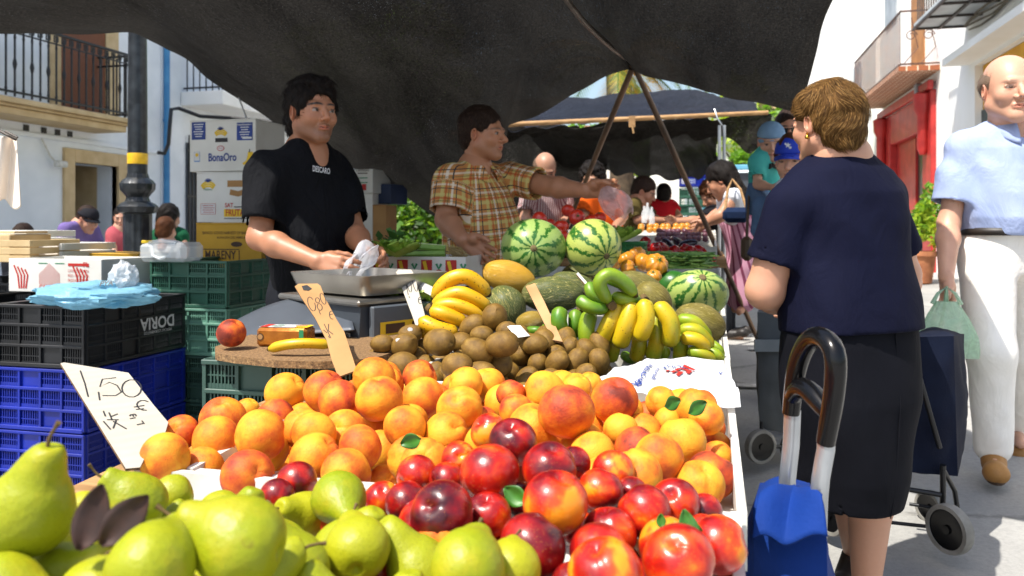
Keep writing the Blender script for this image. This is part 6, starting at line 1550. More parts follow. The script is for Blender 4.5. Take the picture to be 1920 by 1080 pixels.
def strands(name, V, Q, M, n, L, w, mats, parent, seed=1, flow=None, lift=.0025):
    """fine locks following the hair surface"""
    q = random.Random(seed); A = V[Q]; nn = np.cross(A[:, 2]-A[:, 0], A[:, 3]-A[:, 1]); nn /= np.linalg.norm(nn, axis=1)[:, None]+1e-9; cc = A.mean(1)
    cen = V.mean(0); sg = np.sign(((cc-cen)*nn).sum(1).mean()); nn *= sg; vs = []; fs = []; mi = []
    for _ in range(n):
        i = q.randrange(len(Q)); p = Vector(cc[i]); u = Vector(nn[i])
        d = flow(p); d = (d-u*d.dot(u)); 
        if d.length < .05: continue
        d.normalize(); sd = u.cross(d); k0 = len(vs); ll = L*q.uniform(.5, 1.2); bend = q.uniform(-1, 1)*8; m = q.randrange(len(mats)); ww = w*q.uniform(.5, 1.3)
        for s in range(5):
            t = s/4; c = p+d*ll*t+sd*bend*ll*ll*t*t*.6+u*(lift*math.sin(math.pi*min(1, t*1.0))+.0006-22*ll*ll*t*t*.23)
            wd = ww*(1-.75*t)*(.5+t if t < .5 else 1); vs += [c-sd*wd, c+u*wd*.7, c+sd*wd]
        for s in range(4):
            a = k0+s*3; fs += [[a, a+1, a+4, a+3], [a+1, a+2, a+5, a+4]]; mi += [m, m]
    mb = MB(); mb.v = [M @ Vector(v) for v in vs]; mb.f = fs; mb.m = mi
    return mb.build(name, mats, parent, smooth=180)
def person(label, J, head, top, bottom, cat='person', res=1.0, group=None, extras=None):
    """J: joints as world points (pelvis, neck, shoulders, elbows, wrists, hips, knees, ankles) with R/L of the body"""
    pv = J['pelvis']; g = Vector((pv.x, pv.y, J.get('ground', gz(pv.x, pv.y)))); root = thing('person', label, cat, g, 0, group)
    J = {k: ((v-g) if isinstance(v, Vector) else v) for k, v in J.items()}
    sk = head.get('skin', (.44, .22, .13)); parts = []; s_ = J.get('size', 1.0)
    # head
    gd = RT*head['look'][0]+FW*head['look'][1]+UP*head['look'][2]; up = UP+RT*head.get('tilt', 0)
    y = -gd.normalized(); x = y.cross(up).normalized(); z = x.cross(y); hs = head.get('size', 1.0)*s_
    HM = Matrix(((x.x*hs, y.x*hs, z.x*hs, J['head'].x), (x.y*hs, y.y*hs, z.y*hs, J['head'].y), (x.z*hs, y.z*hs, z.z*hs, J['head'].z), (0, 0, 0, 1)))
    V, Q, C = make_head(head, .003*min(res, 2.2)); parts.append((xf(V, HM), Q, C))
    lx = (J['shL']-J['shR']).normalized(); tz = (J['neck']-J['pelvis']).normalized(); lx = (lx-tz*lx.dot(tz)).normalized(); ty = tz.cross(lx)   # ty points to the back
    TM = Matrix(((lx.x, ty.x, tz.x, J['pelvis'].x), (lx.y, ty.y, tz.y, J['pelvis'].y), (lx.z, ty.z, tz.z, J['pelvis'].z), (0, 0, 0, 1)))
    TL = (J['neck']-J['pelvis']).length
    # hidden trunk of the body, neck to legs
    pts = [J['neck'], J['pelvis'], J['shR'], J['shL'], J['head']]
    lo, hi = bbox(pts, .15); S = SDF(lo, hi, .012*max(1, res*.8))
    S.cone(J['neck'], J['pelvis'], .085*s_, .10*s_, .03); S.cone(J['neck'], J['shR'], .05*s_, .045*s_, .03); S.cone(J['neck'], J['shL'], .05*s_, .045*s_, .03); S.cone(J['neck'], HM @ Vector((0, .03, -.1)), .06*s_, .045*s_, .03)
    V, Q = S.mesh(0); parts.append((V, Q, np.tile(sk, (len(V), 1))))
    ar = top.get('arm', 1.0)*s_
    for sd in ('R', 'L'):
        if ('el'+sd) not in J: continue
        a, b, c = J['sh'+sd], J['el'+sd], J['wr'+sd]; hp = J.get('hand'+sd)
        pts = [a, b, c]+([c+Vector(hp['d']).normalized()*.2*s_] if hp else []); lo, hi = bbox(pts, .07)
        S = SDF(lo, hi, .0036*res)
        S.cone(a, b, .05*ar, .041*ar, .02); m = b.lerp(c, .3); S.cone(b, m, .041*ar, .043*ar, .02); S.cone(m, c, .043*ar, .027*ar, .02, flat=None)
        if hp: hand(S, c, hp['d'], hp['th'], hp.get('side', 1), hp.get('curl', .35), ar*hp.get('sc', 1), thumb=hp.get('thumb', .5))
        V, Q = S.mesh(1); Cc = np.tile(sk, (len(V), 1))*(1+.06*np.sin(V[:, :1]*90)*np.sin(V[:, 2:]*70)); parts.append((V, Q, Cc))
    for sd in ('R', 'L'):
        if ('hip'+sd) not in J or bottom.get('kind') == 'none': continue
        a, b, c = J['hip'+sd], J['kn'+sd], J['an'+sd]; lo, hi = bbox([a, b, c], .16); S = SDF(lo, hi, .006*res)
        S.cone(a, b, .075*s_, .052*s_, .03); m = b.lerp(c, .32); S.cone(b, m, .05*s_, .056*s_*bottom.get('calf', 1), .03); S.cone(m, c, .056*s_*bottom.get('calf', 1), .036*s_, .02)
        ft = J.get('foot'+sd, -ty); ft = Vector((ft.x, ft.y, 0)).normalized(); S.cone(c+Vector((0, 0, -.045*s_)), c+ft*.15*s_+Vector((0, 0, -.06*s_)), .034*s_, .022*s_, .02)
        V, Q = S.mesh(1); parts.append((V, Q, np.tile(sk, (len(V), 1))))
    V, Q, C = join_parts(parts); mesh_np('body', V, Q, M_skin, root, C)
    # hair
    if head.get('hair'):
        key = (head['hair'], round(.0035*min(res, 2), 4))
        if key not in HAIR: HAIR[key] = hair_sdf(*key)
        V, Q = HAIR[key]; hm = head['hmat']; ho = mesh_np('hair', xf(V, HM), Q, hm[0], root)
        if head.get('strands'):
            n_, L_, w_ = head['strands']; fl = head.get('flow') or (lambda p: Vector((p.x*1.5, p.y+.05-p.z*.2, -.9*max(.15, 1-max(0, p.z)*9)+.0)))
            strands('hair_locks', V, Q, HM, n_, L_, w_, hm, ho, 3, fl)
    # top garment
    sl_ = top['slices']; pts = [J['shR'], J['shL'], J['neck'], J['pelvis']]
    for q in sl_:
        for a in (-1, 1):
            for b in (-1, 1): pts.append(TM @ Vector((q[1]+a*q[3], q[2]+b*q[4], q[0])))
    st = top.get('sleeve', .62)
    for sd in ('R', 'L'):
        if ('el'+sd) in J: pts.append(J['sh'+sd].lerp(J['el'+sd], min(st, 1))); 
        if st > 1 and ('el'+sd) in J: pts.append(J['wr'+sd])
    lo, hi = bbox(pts, .10); hh = .0065*res; S = SDF(lo, hi, hh); S.loft([[q[0], q[1], q[2], q[3]*s_, q[4]*s_] for q in sl_], .0, top.get('p', 2.4), TM)
    nb = J['neck']
    for sd in ('R', 'L'): S.cone(nb+(J['sh'+sd]-nb)*.25-ty*0, J['sh'+sd], top.get('yoke', .055)*s_, top.get('shr', .062)*s_, .05)
    w = top.get('wr', .006); rs = random.Random(len(label)); a1, a2, a3 = [rs.uniform(0, 6) for _ in range(3)]
    wf = lambda X, Y, Z: w*(np.sin(26*X+9*Z+2.0*np.sin(11*Z+a1)+a2)*np.sin(7*Z+8*X+a3)+.6*np.sin(17*Z-24*X+1.5*np.sin(13*X+9*Y))*np.sin(9*Y+5*X+a1)+.4*np.sin(48*X+30*Z+3*np.sin(9*Z))*np.sin(12*Z+a2))
    if w: S.wrinkle(wf)
    for sd in ('R', 'L'):
        if ('el'+sd) not in J: continue
        a, b = J['sh'+sd], J['el'+sd]; T = SDF(lo, hi, hh); T.n = S.n; T.ax = S.ax; T.f = np.full(S.n, .2, dtype=np.float32)
        r0, r1 = top.get('sr', (.068, .078)); e = a.lerp(b, min(st, 1)*1.0); dv = (b-a).normalized()
        T.cone(a, e+dv*.05, r0*s_, r1*s_, 0)
        if w and st <= 1: T.wrinkle(wf)
        if st > 1: c = b.lerp(J['wr'+sd], st-1); T.cone(b, c+(c-b).normalized()*.03, r1*s_, top.get('cuff', .045)*s_, .03); e = c; dv = (c-b).normalized()
        T.cut(e, dv); T.cone(e-dv*.02, e+dv*.1, (r1-.017)*s_, (r1-.012)*s_, 0, sub=True) if st <= 1 else None
        S.op((slice(None),)*3, T.f, .03)
    nh = top.get('neckhole', (.062, .0, .0))
    if nh: S.cone(nb+tz*nh[2]-ty*(.012+nh[1]), nb+tz*.14-ty*(.035+nh[1]), nh[0]*s_, (nh[0]+.03)*s_, .006, sub=True)
    if top.get('cuthem') is not None: S.cut(TM @ Vector((0, 0, top['cuthem'])), -tz)
    V, Q = S.mesh(1)
    Ti = np.array(TM.inverted()); W = V @ Ti[:3, :3].T+Ti[:3, 3]; ang = np.arctan2(W[:, 0], -W[:, 1]); uv = np.stack([ang*.17, W[:, 2], np.zeros(len(V))], 1)
    for sd in ('R', 'L'):
        if ('el'+sd) not in J: continue
        a, b = np.array(J['sh'+sd]), np.array(J['el'+sd]); ab = b-a; Ln = np.linalg.norm(ab); ab = ab/Ln; t_ = (V-a) @ ab; dd = V-a-t_[:, None]*ab; r_ = np.linalg.norm(dd, axis=1)
        bx = np.cross(ab, np.array(ty)); bx /= np.linalg.norm(bx)+1e-9; by = np.cross(ab, bx); m = (t_ > .03) & (r_ < .115*s_) & (np.abs(W[:, 0]) > .12*s_ if abs(ab @ np.array(tz)) > .6 else True)
        uv[m] = np.stack([np.arctan2(dd[m] @ bx, dd[m] @ by)*.07, t_[m], np.ones(m.sum())], 1)
    go = mesh_np(top.get('name', 'shirt'), V, Q, top['mat'], root, attrs={'pat': uv})
    # bottoms
    k = bottom.get('kind', 'trousers')
    if k == 'trousers' and 'hipR' in J:
        lo, hi = bbox([J[q+sd] for q in ('hip', 'kn', 'an') for sd in 'RL']+[J['pelvis']+tz*bottom.get('top', .12)], .14); S = SDF(lo, hi, .0075*res)
        S.loft([[z, 0, cy, a*s_, b*s_] for (z, cy, a, b) in bottom.get('seat', ((-.12, .01, .16, .12), (-.02, .015, .172, .135), (.08, 0, .165, .125), (bottom.get('top', .12), 0, .16, .12)))], 0, 2.3, TM)
        lr = bottom.get('lr', (.098, .075, .062))
        for sd in ('R', 'L'):
            a, b, c = J['hip'+sd], J['kn'+sd], J['an'+sd]; S.cone(a, b, lr[0]*s_, lr[1]*s_, .04); S.cone(b, c, lr[1]*s_, lr[2]*s_, .03)
        S.wrinkle(lambda X, Y, Z: (.0015 if bottom['mat'] == wt else .003)*(np.sin(19*Z+24*X+3*np.sin(8*X+4*Z))*np.sin(14*X+5*Z)))
        V, Q = S.mesh(1)
        W = V @ Ti[:3, :3].T+Ti[:3, 3]
        mesh_np('trousers', V, Q, bottom['mat'], root, attrs={'pat': np.stack([np.arctan2(W[:, 0], -W[:, 1])*.17, W[:, 2], W[:, 0]], 1)})
    elif k == 'skirt':
        pts = [J['pelvis']+Vector((a, b, 0)) for a in (-.3, .3) for b in (-.3, .3)]+[J['pelvis']+Vector((0, 0, min(q[0] for q in bottom['slices'])))]; lo, hi = bbox(pts, .05); hi[2] = J['pelvis'].z+.2; S = SDF(lo, hi, .007*res)
        SM = Matrix(((lx.x, ty.x, 0, J['pelvis'].x), (lx.y, ty.y, 0, J['pelvis'].y), (0, 0, 1, J['pelvis'].z), (0, 0, 0, 1)))
        S.loft(bottom['slices'], 0, 2.5, SM)
        q0 = bottom['slices'][0]; S.loft([(q0[0]-.02, q0[1], q0[2], q0[3]-.012, q0[4]-.012), (q0[0]+.06, q0[1], q0[2], q0[3]-.012, q0[4]-.012)], 0, 2.5, SM, sub=True)
        S.wrinkle(lambda X, Y, Z: .003*np.sin(34*X+3*np.sin(4*Z))*np.clip(-(Z-J['pelvis'].z)*3, 0, 1)+.0025*np.sin(22*Z+20*X))
        V, Q = S.mesh(1); mesh_np('skirt', V, Q, bottom['mat'], root)
    if bottom.get('shoe') and 'anR' in J:
        for sd in ('R', 'L'):
            c = J['an'+sd]; ft = J.get('foot'+sd, -ty); fz = ft.z; ft = Vector((ft.x, ft.y, 0)).normalized(); ft = (ft+UP*fz).normalized(); lo, hi = bbox([c, c+ft*.2], .1); S = SDF(lo, hi, .004*res)
            dn = (UP-ft*UP.dot(ft)).normalized(); bz = c-dn*.055*s_
            S.cone(bz-ft*.04*s_, bz+ft*.15*s_, .036*s_, .034*s_, .02); S.cone(c-dn*.02, bz+ft*.05*s_, .042*s_, .04*s_, .03); S.ell(bz+ft*.15*s_, (.044*s_, .044*s_, .034*s_), .03)
            S.cut(bz-dn*.026*s_, -dn); V, Q = S.mesh(1); so = mesh_np('shoe', V, Q, bottom['shoe'], root)
            mb = MB(); n = 20; cen = bz+ft*.055*s_-dn*.034*s_; sx = ft; sy = dn.cross(ft)
            v = [cen+sx*(.135*s_*math.cos(a))+sy*((.040+.008*math.cos(a))*s_*math.sin(a)) for a in [2*math.pi*i/n for i in range(n)]]; v += [p+dn*.014*s_ for p in v]
            mb.add(v, [list(range(n))[::-1], list(range(n, 2*n))]+[[i, (i+1) % n, n+(i+1) % n, n+i] for i in range(n)]); mb.build('sole', pm('shoe_sole', hexc('4A3828'), hexc('3A2C20'), 9, .8), so)
    return root, g, HM, TM, J
def standing(px, d, ground=None, **k):
    p = P(px, 425, d); p.z = gz(p.x, p.y) if ground is None else ground; return p
def legs(J, pel, half=.09, gx=None, spread=0, zs=1.0):
    """straight standing legs under a pelvis"""
    g = gz(pel.x, pel.y) if gx is None else gx; lx = (J['shL']-J['shR']); lx.z = 0; lx.normalize()
    for sd, s in (('R', -1), ('L', 1)):
        h_ = pel+lx*half*s-Vector((0, 0, .04)); J['hip'+sd] = h_; a = Vector((h_.x, h_.y, g+.08))+lx*spread*s; J['an'+sd] = a; J['kn'+sd] = h_.lerp(a, .5)
    return J
TRK = fabric('dark_trousers', hexc('1E2026'), hexc('15161A'))
SH_B = pm('dark_shoe', hexc('2A221C'), hexc('1A1614'), 8, .5)
TEE = [(-.02, 0, -.005, .182, .128), (.10, 0, -.022, .192, .152), (.22, 0, -.02, .192, .150), (.34, 0, -.005, .195, .135), (.44, 0, .0, .185, .115), (.50, 0, .004, .14, .095), (.545, 0, .0, .09, .078), (.572, 0, -.002, .066, .064)]
# ---------- 1 man in black ----------
blk = hair_mat('black_hair', hexc('120E0C'), hexc('1F1814')); blk2 = hair_mat('black_hair_light', hexc('1C1512'), hexc('2E231C'))
t = fabric('black_cotton', hexc('0C0D10'), hexc('121317'), fb=.6)
J = dict(head=P(586, 211, 3.02), neck=P(574, 287, 3.06), pelvis=P(588, 545, 3.1), shR=P(507, 318, 2.95), shL=P(632, 322, 3.2), elR=P(486, 446, 2.86), wrR=P(596, 490, 2.74), elL=P(664, 437, 3.12), wrL=P(688, 470, 2.86),
         handR=dict(d=RT*1+FW*-.35+UP*-.22, th=FW*.3+UP*.9, side=1, curl=.4), handL=dict(d=RT*.75+FW*-.6+UP*-.25, th=FW*-.2+UP*.5+RT*-.2, side=-1, curl=.55))
legs(J, J['pelvis'])
sk1 = (.40, .18, .095)
r1, g1, H1, T1, J1 = person('stallholder in a black t-shirt with thick black hair, standing behind the scale', J, dict(look=(.66, -.74, -.03), skin=sk1, hair='thick', hmat=[blk, blk2], strands=(2600, .036, .0014), stubble=.62, fat=.002, neck=1.08, size=1.0, brow=(.012, .009, .008), gaze=.003, flow=lambda p: Vector((p.x+.3*math.sin(p.z*90), p.y+.02, -.4+.5*math.sin(p.x*120)))),
    dict(mat=t, slices=[(a, b, c_, d_*.95, e*.95) for a, b, c_, d_, e in TEE], sleeve=.80, sr=(.070, .084), arm=1.02, cuthem=-.02, name='t_shirt', wr=.010, neckhole=(.047, -.006, .045), shr=.068), dict(kind='trousers', mat=TRK, shoe=SH_B))
mb = MB(); cx = P(603, 318, 3.0)-g1
def chest_text(body, px0, py0, px1, py1, h, mat, d0, off=.0, root=None, g=None):
    vs, fs = text_mesh(body, 'LEFT', .02); W_ = max(v[0] for v in vs); mb = MB(); nv = []
    dg = bpy.context.evaluated_depsgraph_get(); sh = [c for c in root.children if c.name.startswith(('t_shirt', 'shirt'))][0]
    for v in vs:
        s = v[0]/W_; px = px0+(px1-px0)*s; py = py0+(py1-py0)*s-v[1]*h; o = Vector((0, 0, CZ))-g; dr = (P(px, py, 1)-Vector((0, 0, CZ))).normalized()
        ok, loc, n_, _ = sh.ray_cast(o, dr); nv.append(loc-dr*.002 if ok else (P(px, py, d0)-g))
    mb.add(nv, fs); return mb.build('lettering', mat, sh)
bpy.context.view_layer.update()
chest_text('DESCARO', 586, 316, 619, 322, 15, M_whitep, 2.9, root=r1, g=g1)
# ---------- 2 man in plaid ----------
t = NT('plaid_shirt', .8, .3); u = t.sep(t.attr('pat')); 
def lines(sock, freq, off, lo_, hi_):
    w_ = t.math('FRACT', t.math('ADD', t.math('MULTIPLY', sock, freq), off)); return t.math('MULTIPLY', t.math('GREATER_THAN', w_, lo_), t.math('LESS_THAN', w_, hi_))
c = t.mix(t.noise(t.attr('pat'), 22, 3, .6), hexc('BC7A46'), hexc('C8904E'))
for (sk_, fq, of, a, b, col, al) in ((u[0], 17, 0, 0, .16, 'CDBE74', .75), (u[1], 17, 0, 0, .16, 'CDBE74', .75), (u[0], 17, .5, 0, .10, 'E8DCC8', .75), (u[1], 17, .5, 0, .10, 'E8DCC8', .6), (u[0], 17, .28, 0, .045, '26303A', .95), (u[1], 17, .28, 0, .045, '26303A', .95), (u[0], 17, .78, 0, .07, 'B84A20', .7), (u[1], 17, .78, 0, .07, 'B84A20', .7), (u[0], 17, .62, 0, .03, '4A5A3A', .8), (u[1], 17, .62, 0, .03, '4A5A3A', .8)):
    c = t.mix(t.math('MULTIPLY', lines(sk_, fq*.62, of, a, b), al), c, hexc(col))
t.base(c); t.bump(t.noise(t.coord('Object', (1, 1, .5)), 15, 4, .6, 1), .4, .03); M_plaid = t.mat
brn = hair_mat('dark_brown_hair', hexc('221611'), hexc('3A281C')); brn2 = hair_mat('brown_grey_hair', hexc('3A2C22'), hexc('5A4A3C'))
J = dict(head=P(906, 252, 3.8), neck=P(890, 316, 3.82), pelvis=P(898, 490, 3.86), shR=P(845, 336, 3.68), shL=P(948, 333, 3.98), elR=P(836, 412, 3.62), wrR=P(868, 450, 3.46), elL=P(1028, 349, 3.82), wrL=P(1100, 358, 3.66),
         handR=dict(d=RT*.8+FW*-.2+UP*-.5, th=RT*.4+UP*.8, side=-1, curl=.4), handL=dict(d=RT*.95+FW*-.2+UP*.1, th=UP*.9+FW*-.3, side=-1, curl=.6, thumb=.3))
legs(J, J['pelvis'])
r2, g2, H2, T2, J2 = person('stallholder in an orange plaid shirt reaching out his left arm with a plastic bag', J, dict(look=(.90, -.42, -.05), skin=(.47, .215, .115), hair='short', hmat=[brn, brn2], strands=(1200, .022, .0011), stubble=.28, fat=.002, nose=1.1, brow=(.05, .03, .02), browk=.7, neck=1.1, size=1.02),
    dict(mat=M_plaid, slices=[(-.03, 0, -.005, .195, .15), (.10, 0, -.03, .20, .168), (.22, 0, -.02, .195, .155), (.33, 0, -.0, .192, .135), (.40, 0, .004, .16, .1), (.445, 0, .0, .08, .07)], sleeve=.78, sr=(.074, .086), arm=1.15, cuthem=-.03, wr=.006, neckhole=(.062, .01, 0)), dict(kind='trousers', mat=fabric('black_trousers', hexc('16171A'), hexc('101114')), shoe=SH_B))
def collar(parent, TM, Jn, HMx, mat, w=.06, open_=.045, h=.045, tilt=.02):
    """shirt collar: a standing band falling into two points at the front"""
    tz = (TM.to_3x3() @ Vector((0, 0, 1))); ty = (TM.to_3x3() @ Vector((0, 1, 0))); lx = (TM.to_3x3() @ Vector((1, 0, 0)))
    def f(u, v):
        a = (u-.5)*2*(math.pi-.32); ca, sa = math.cos(a), math.sin(a); fr = (1-ca)/2
        r = w+.006+.012*math.sin(math.pi*v*.9)+.028*v*fr; z = h*(1-abs(1-2*v)**1.0*1.0 if False else (1-v*(1.15+.9*fr**3))) + (.02-.045*fr)
        return Jn+lx*(r*sa)+ty*(r*1.0*ca-.01-.022*fr*v)+tz*z
    mb = MB(); mb.grid(f, 44, 8); o = mb.build('collar', mat, parent, smooth=180); md = o.modifiers.new('s', 'SOLIDIFY'); md.thickness = .0035
    ob = o.data.attributes.new('pat', 'FLOAT_VECTOR', 'POINT'); arr = []
    for v_ in o.data.vertices: arr += [v_.co.x*1.2, v_.co.z, 0]
    ob.data.foreach_set('vector', arr); return o
collar(r2, T2, J2['neck'], H2, M_plaid)
# ---------- bags in hands ----------
M_film = film('clear_film', hexc('E6E8EE'), .55, .2, .5); M_pink = film('pinkish_film', hexc('E8C8C8'), .55, .25, .5)
pleat('plastic_bag', 'crinkled clear plastic bag held open by the man in black', M_film, P(702, 468, 2.80), P(662, 500, 2.62), .012, .065, 6, 2)
pleat('plastic_bag', 'thin pinkish plastic bag dangling from the outstretched hand', M_pink, P(1135, 352, 3.58), P(1166, 402, 3.5), .02, .075, 5, 4)
# ---------- 3 lady in navy ----------
lh = hair_mat('light_brown_hair', hexc('5A3E1C'), hexc('74542A')); lh2 = hair_mat('dark_blond_hair', hexc('3E2A12'), hexc('644622')); lh3 = hair_mat('blond_streak_hair', hexc('7E5E34'), hexc('92703E'))
navy = fabric('navy_knit', hexc('0A0C20'), hexc('0D1026'), weave=300, fb=.3, fold=9); blacksk = fabric('black_skirt_cloth', hexc('0B0C12'), hexc('101118'), fold=8, fb=.2)
J = dict(head=P(1548, 232, 2.12), neck=P(1574, 302, 2.14), pelvis=P(1592, 600, 2.12), shR=P(1652, 374, 2.20), shL=P(1480, 390, 2.08), elR=P(1692, 515, 2.3), wrR=P(1690, 560, 2.5), elL=P(1434, 545, 2.10), wrL=P(1492, 570, 2.36),
         handR=dict(d=FW*1+UP*-.1, th=UP, side=-1, curl=.5), handL=dict(d=FW*1+UP*-.1+RT*.2, th=UP, side=1, curl=.5))
pel = J['pelvis']; gl = gz(pel.x, pel.y)
J['hipR'] = P(1645, 640, 2.12); J['hipL'] = P(1545, 640, 2.14); J['knR'] = P(1635, 860, 2.12); J['anR'] = P(1624, 1105, 2.16); J['anR'].z = gl+.09; J['knL'] = P(1590, 850, 2.2); J['anL'] = P(1605, 1090, 2.38); J['anL'].z = gl+.09
J['footR'] = FW*1; J['footL'] = FW
r3, g3, H3, T3, J3 = person('older woman seen from behind in navy top, black skirt and wavy light brown hair', J, dict(look=(-.46, .88, -.06), skin=(.52, .27, .17), hair='bouffant', hmat=[lh, lh2, lh3], strands=(5200, .034, .0013), size=.86, neck=.95, flow=lambda p: Vector((p.x*2+.6*math.sin(p.z*38+p.y*20), .6*p.y-.2+.5*math.sin(p.x*42), -.55+.55*math.sin(p.y*46+p.x*30)))),
    dict(mat=navy, slices=[(-.03, 0, 0, .190, .158), (.06, 0, 0, .185, .150), (.16, 0, 0, .172, .140), (.26, 0, .0, .170, .138), (.33, 0, .008, .160, .124), (.39, 0, .012, .135, .095), (.43, 0, .01, .085, .07), (.455, 0, .004, .062, .056)], sleeve=.66, sr=(.062, .074), arm=1.14, cuthem=-.025, name='top', wr=.004, neckhole=(.044, -.02, .02), yoke=.056, shr=.056),
    dict(kind='skirt', mat=blacksk, slices=[(-.485, 0, 0, .122, .125), (-.40, 0, 0, .142, .14), (-.2, 0, 0, .172, .155), (-.05, 0, 0, .182, .142), (.03, 0, 0, .172, .135)], shoe=SH_B, calf=1.05))
mb = MB(); mb.tube([J3['neck']+T3.to_3x3() @ Vector((.068*math.cos(a), .056*math.sin(a)+.004, .022+.016*math.sin(a))) for a in np.arange(-.3, 3.5, .2)], .0035, 6); mb.build('white_collar_edge', M_whitep, r3, smooth=80)
for q_ in (H3 @ Vector((-.085, .002, -.046)), H3 @ Vector((.085, .002, -.046))):
    mb = MB(); mb.lathe([(0, -.006), (.005, -.004), (.006, 0), (.004, .005), (0, .007)], 8, M=Matrix.Translation(q_)); mb.lathe([(0, -.004), (.004, 0), (0, .004)], 8, M=Matrix.Translation(q_+Vector((0, 0, .009))))
    mb.build('earring', pm('gold', hexc('D8A840'), hexc('C89830'), 8, .25, metal=1), r3, smooth=80)
sk_ = [c for c in r3.children if c.name.startswith('skirt')][0]; lx_ = (J3['shL']-J3['shR']); lx_.z = 0; lx_.normalize(); by_ = UP.cross(lx_); mb = MB()
mb.tube([J3['pelvis']+lx_*-.01+by_*(ry+.001)+UP*z for z, ry in ((-.485, .125), (-.40, .14), (-.2, .155), (-.05, .142), (.0, .138))], .0016, 6); mb.build('seam', blacksk, sk_)
# ---------- 4 man at the right ----------
lb = fabric('light_blue_shirt', hexc('A3B0D2'), hexc('93A2C8'), fb=.45, fold=10); wt = fabric('white_trousers_cloth', hexc('EDEAE4'), hexc('E2DED6'), fb=.4, fold=9)
gry = hair_mat('thin_grey_hair', hexc('6A5444'), hexc('8A7A6A'))
J = dict(head=P(1892, 168, 3.2), neck=P(1893, 242, 3.26), pelvis=P(1892, 455, 3.26), shR=P(1808, 278, 3.28), shL=P(1978, 278, 3.28), elR=P(1779, 418, 3.26), wrR=P(1774, 520, 3.12), elL=P(2000, 420, 3.26), wrL=P(1990, 520, 3.1),
         handR=dict(d=UP*-1+FW*-.05+RT*.05, th=FW*-.9+RT*.2, side=-1, curl=.75), handL=dict(d=UP*-1, th=FW*-1, side=1, curl=.5), ground=.10)
pel = J['pelvis']; J['hipR'] = P(1850, 490, 3.24); J['hipL'] = P(1935, 490, 3.26); J['knR'] = P(1858, 660, 3.14); J['anR'] = P(1862, 836, 3.18); J['knL'] = P(1925, 660, 3.35); J['anL'] = P(1903, 792, 3.62)
J['footR'] = RT*-.15-FW; J['footL'] = RT*.1-FW+UP*-.35
tanshoe = pm('tan_leather', hexc('A8783C'), hexc('8E622E'), 14, .6, .2, 120)
r4, g4_, H4, T4, J4 = person('balding older man in a light blue shirt and white trousers walking towards us', J, dict(look=(-.16, -.98, -.08), skin=(.60, .33, .22), hair='bald', hmat=[gry], nose=1.15, fat=.003, brow=(.2, .13, .09), browk=.6, eye=.0036, size=1.12, neck=1.0, strands=(500, .02, .001)),
    dict(mat=lb, slices=[(.03, 0, -.02, .178, .14), (.10, 0, -.025, .19, .155), (.2, 0, -.02, .19, .148), (.30, 0, -.005, .195, .135), (.38, 0, .0, .18, .115), (.44, 0, .004, .12, .08), (.475, 0, .0, .07, .06)], sleeve=.74, sr=(.072, .085), arm=1.0, cuthem=.03, wr=.007, neckhole=(.062, .012, 0)),
    dict(kind='trousers', mat=wt, shoe=tanshoe, lr=(.105, .085, .07), seat=((-.12, .01, .165, .12), (-.02, .01, .178, .14), (.05, -.01, .178, .14), (.068, -.01, .176, .138)), top=.07))
collar(r4, T4, J4['neck'], H4, lb, w=.064, h=.05)
def belt(r, T, z0, rx, ry, cy, mat):
    mb = MB(); mb.grid(lambda u, v: T @ Vector((rx*abs(math.cos(6.2832*u))**.9*(1 if math.cos(6.2832*u) > 0 else -1), cy+ry*abs(math.sin(6.2832*u))**.9*(1 if math.sin(6.2832*u) > 0 else -1), z0+.03*v)), 60, 1, wrapu=True)
    o = mb.build('belt', mat, r, smooth=180); md = o.modifiers.new('s', 'SOLIDIFY'); md.thickness = .005; return o
b_ = belt(r4, T4, .03, .186, .148, -.016, SH_B); mb = MB(); mb.box(T4 @ Vector((.0, -.17, .045)), (.045, .012, .038), bev=.004); mb.build('buckle', M_steel, b_)
mb = MB()
for z_ in (.09, .17, .25, .33, .40): mb.lathe([(0, -.0015), (.0055, -.001), (.0055, .001), (0, .0015)], 10, M=Matrix.Translation(T4 @ Vector((.004, -.182+max(0, z_-.2)*.2, z_))) @ Matrix.Rotation(math.pi/2, 4, 'X'))
mb.build('buttons', M_whitep, r4, smooth=60)
# green bag in his hand
gb = film('green_white_film', hexc('C2DEC4'), .8, .35, .5)
tb_ = thing('plastic_bag', 'pale green plastic carrier bag hanging from the hand of the walking man', 'bag', P(1775, 600, 3.02))
def gbf(u, v):
    a = 2*math.pi*u; w_ = .035+.055*min(1, v*1.6)+.01*math.sin(v*3); r = 1+.12*math.sin(7*a+v*4)*(.4+v)+.06*math.sin(13*a); return (w_*math.cos(a)*r, w_*.6*math.sin(a)*r, .07-.21*v)
mb = MB(); mb.grid(gbf, 60, 24, wrapu=True); mb.build('bag_body', gb, tb_, smooth=180)
for s_ in (-1, 1): mb = MB(); mb.tube([(s_*.05, 0, .06), (s_*.03, 0, .10), (.0, .0, .125), (-s_*.0, .01, .06)], [.008, .006, .005, .008], 6, sx=1.6); mb.build('handle', gb, tb_, smooth=80)
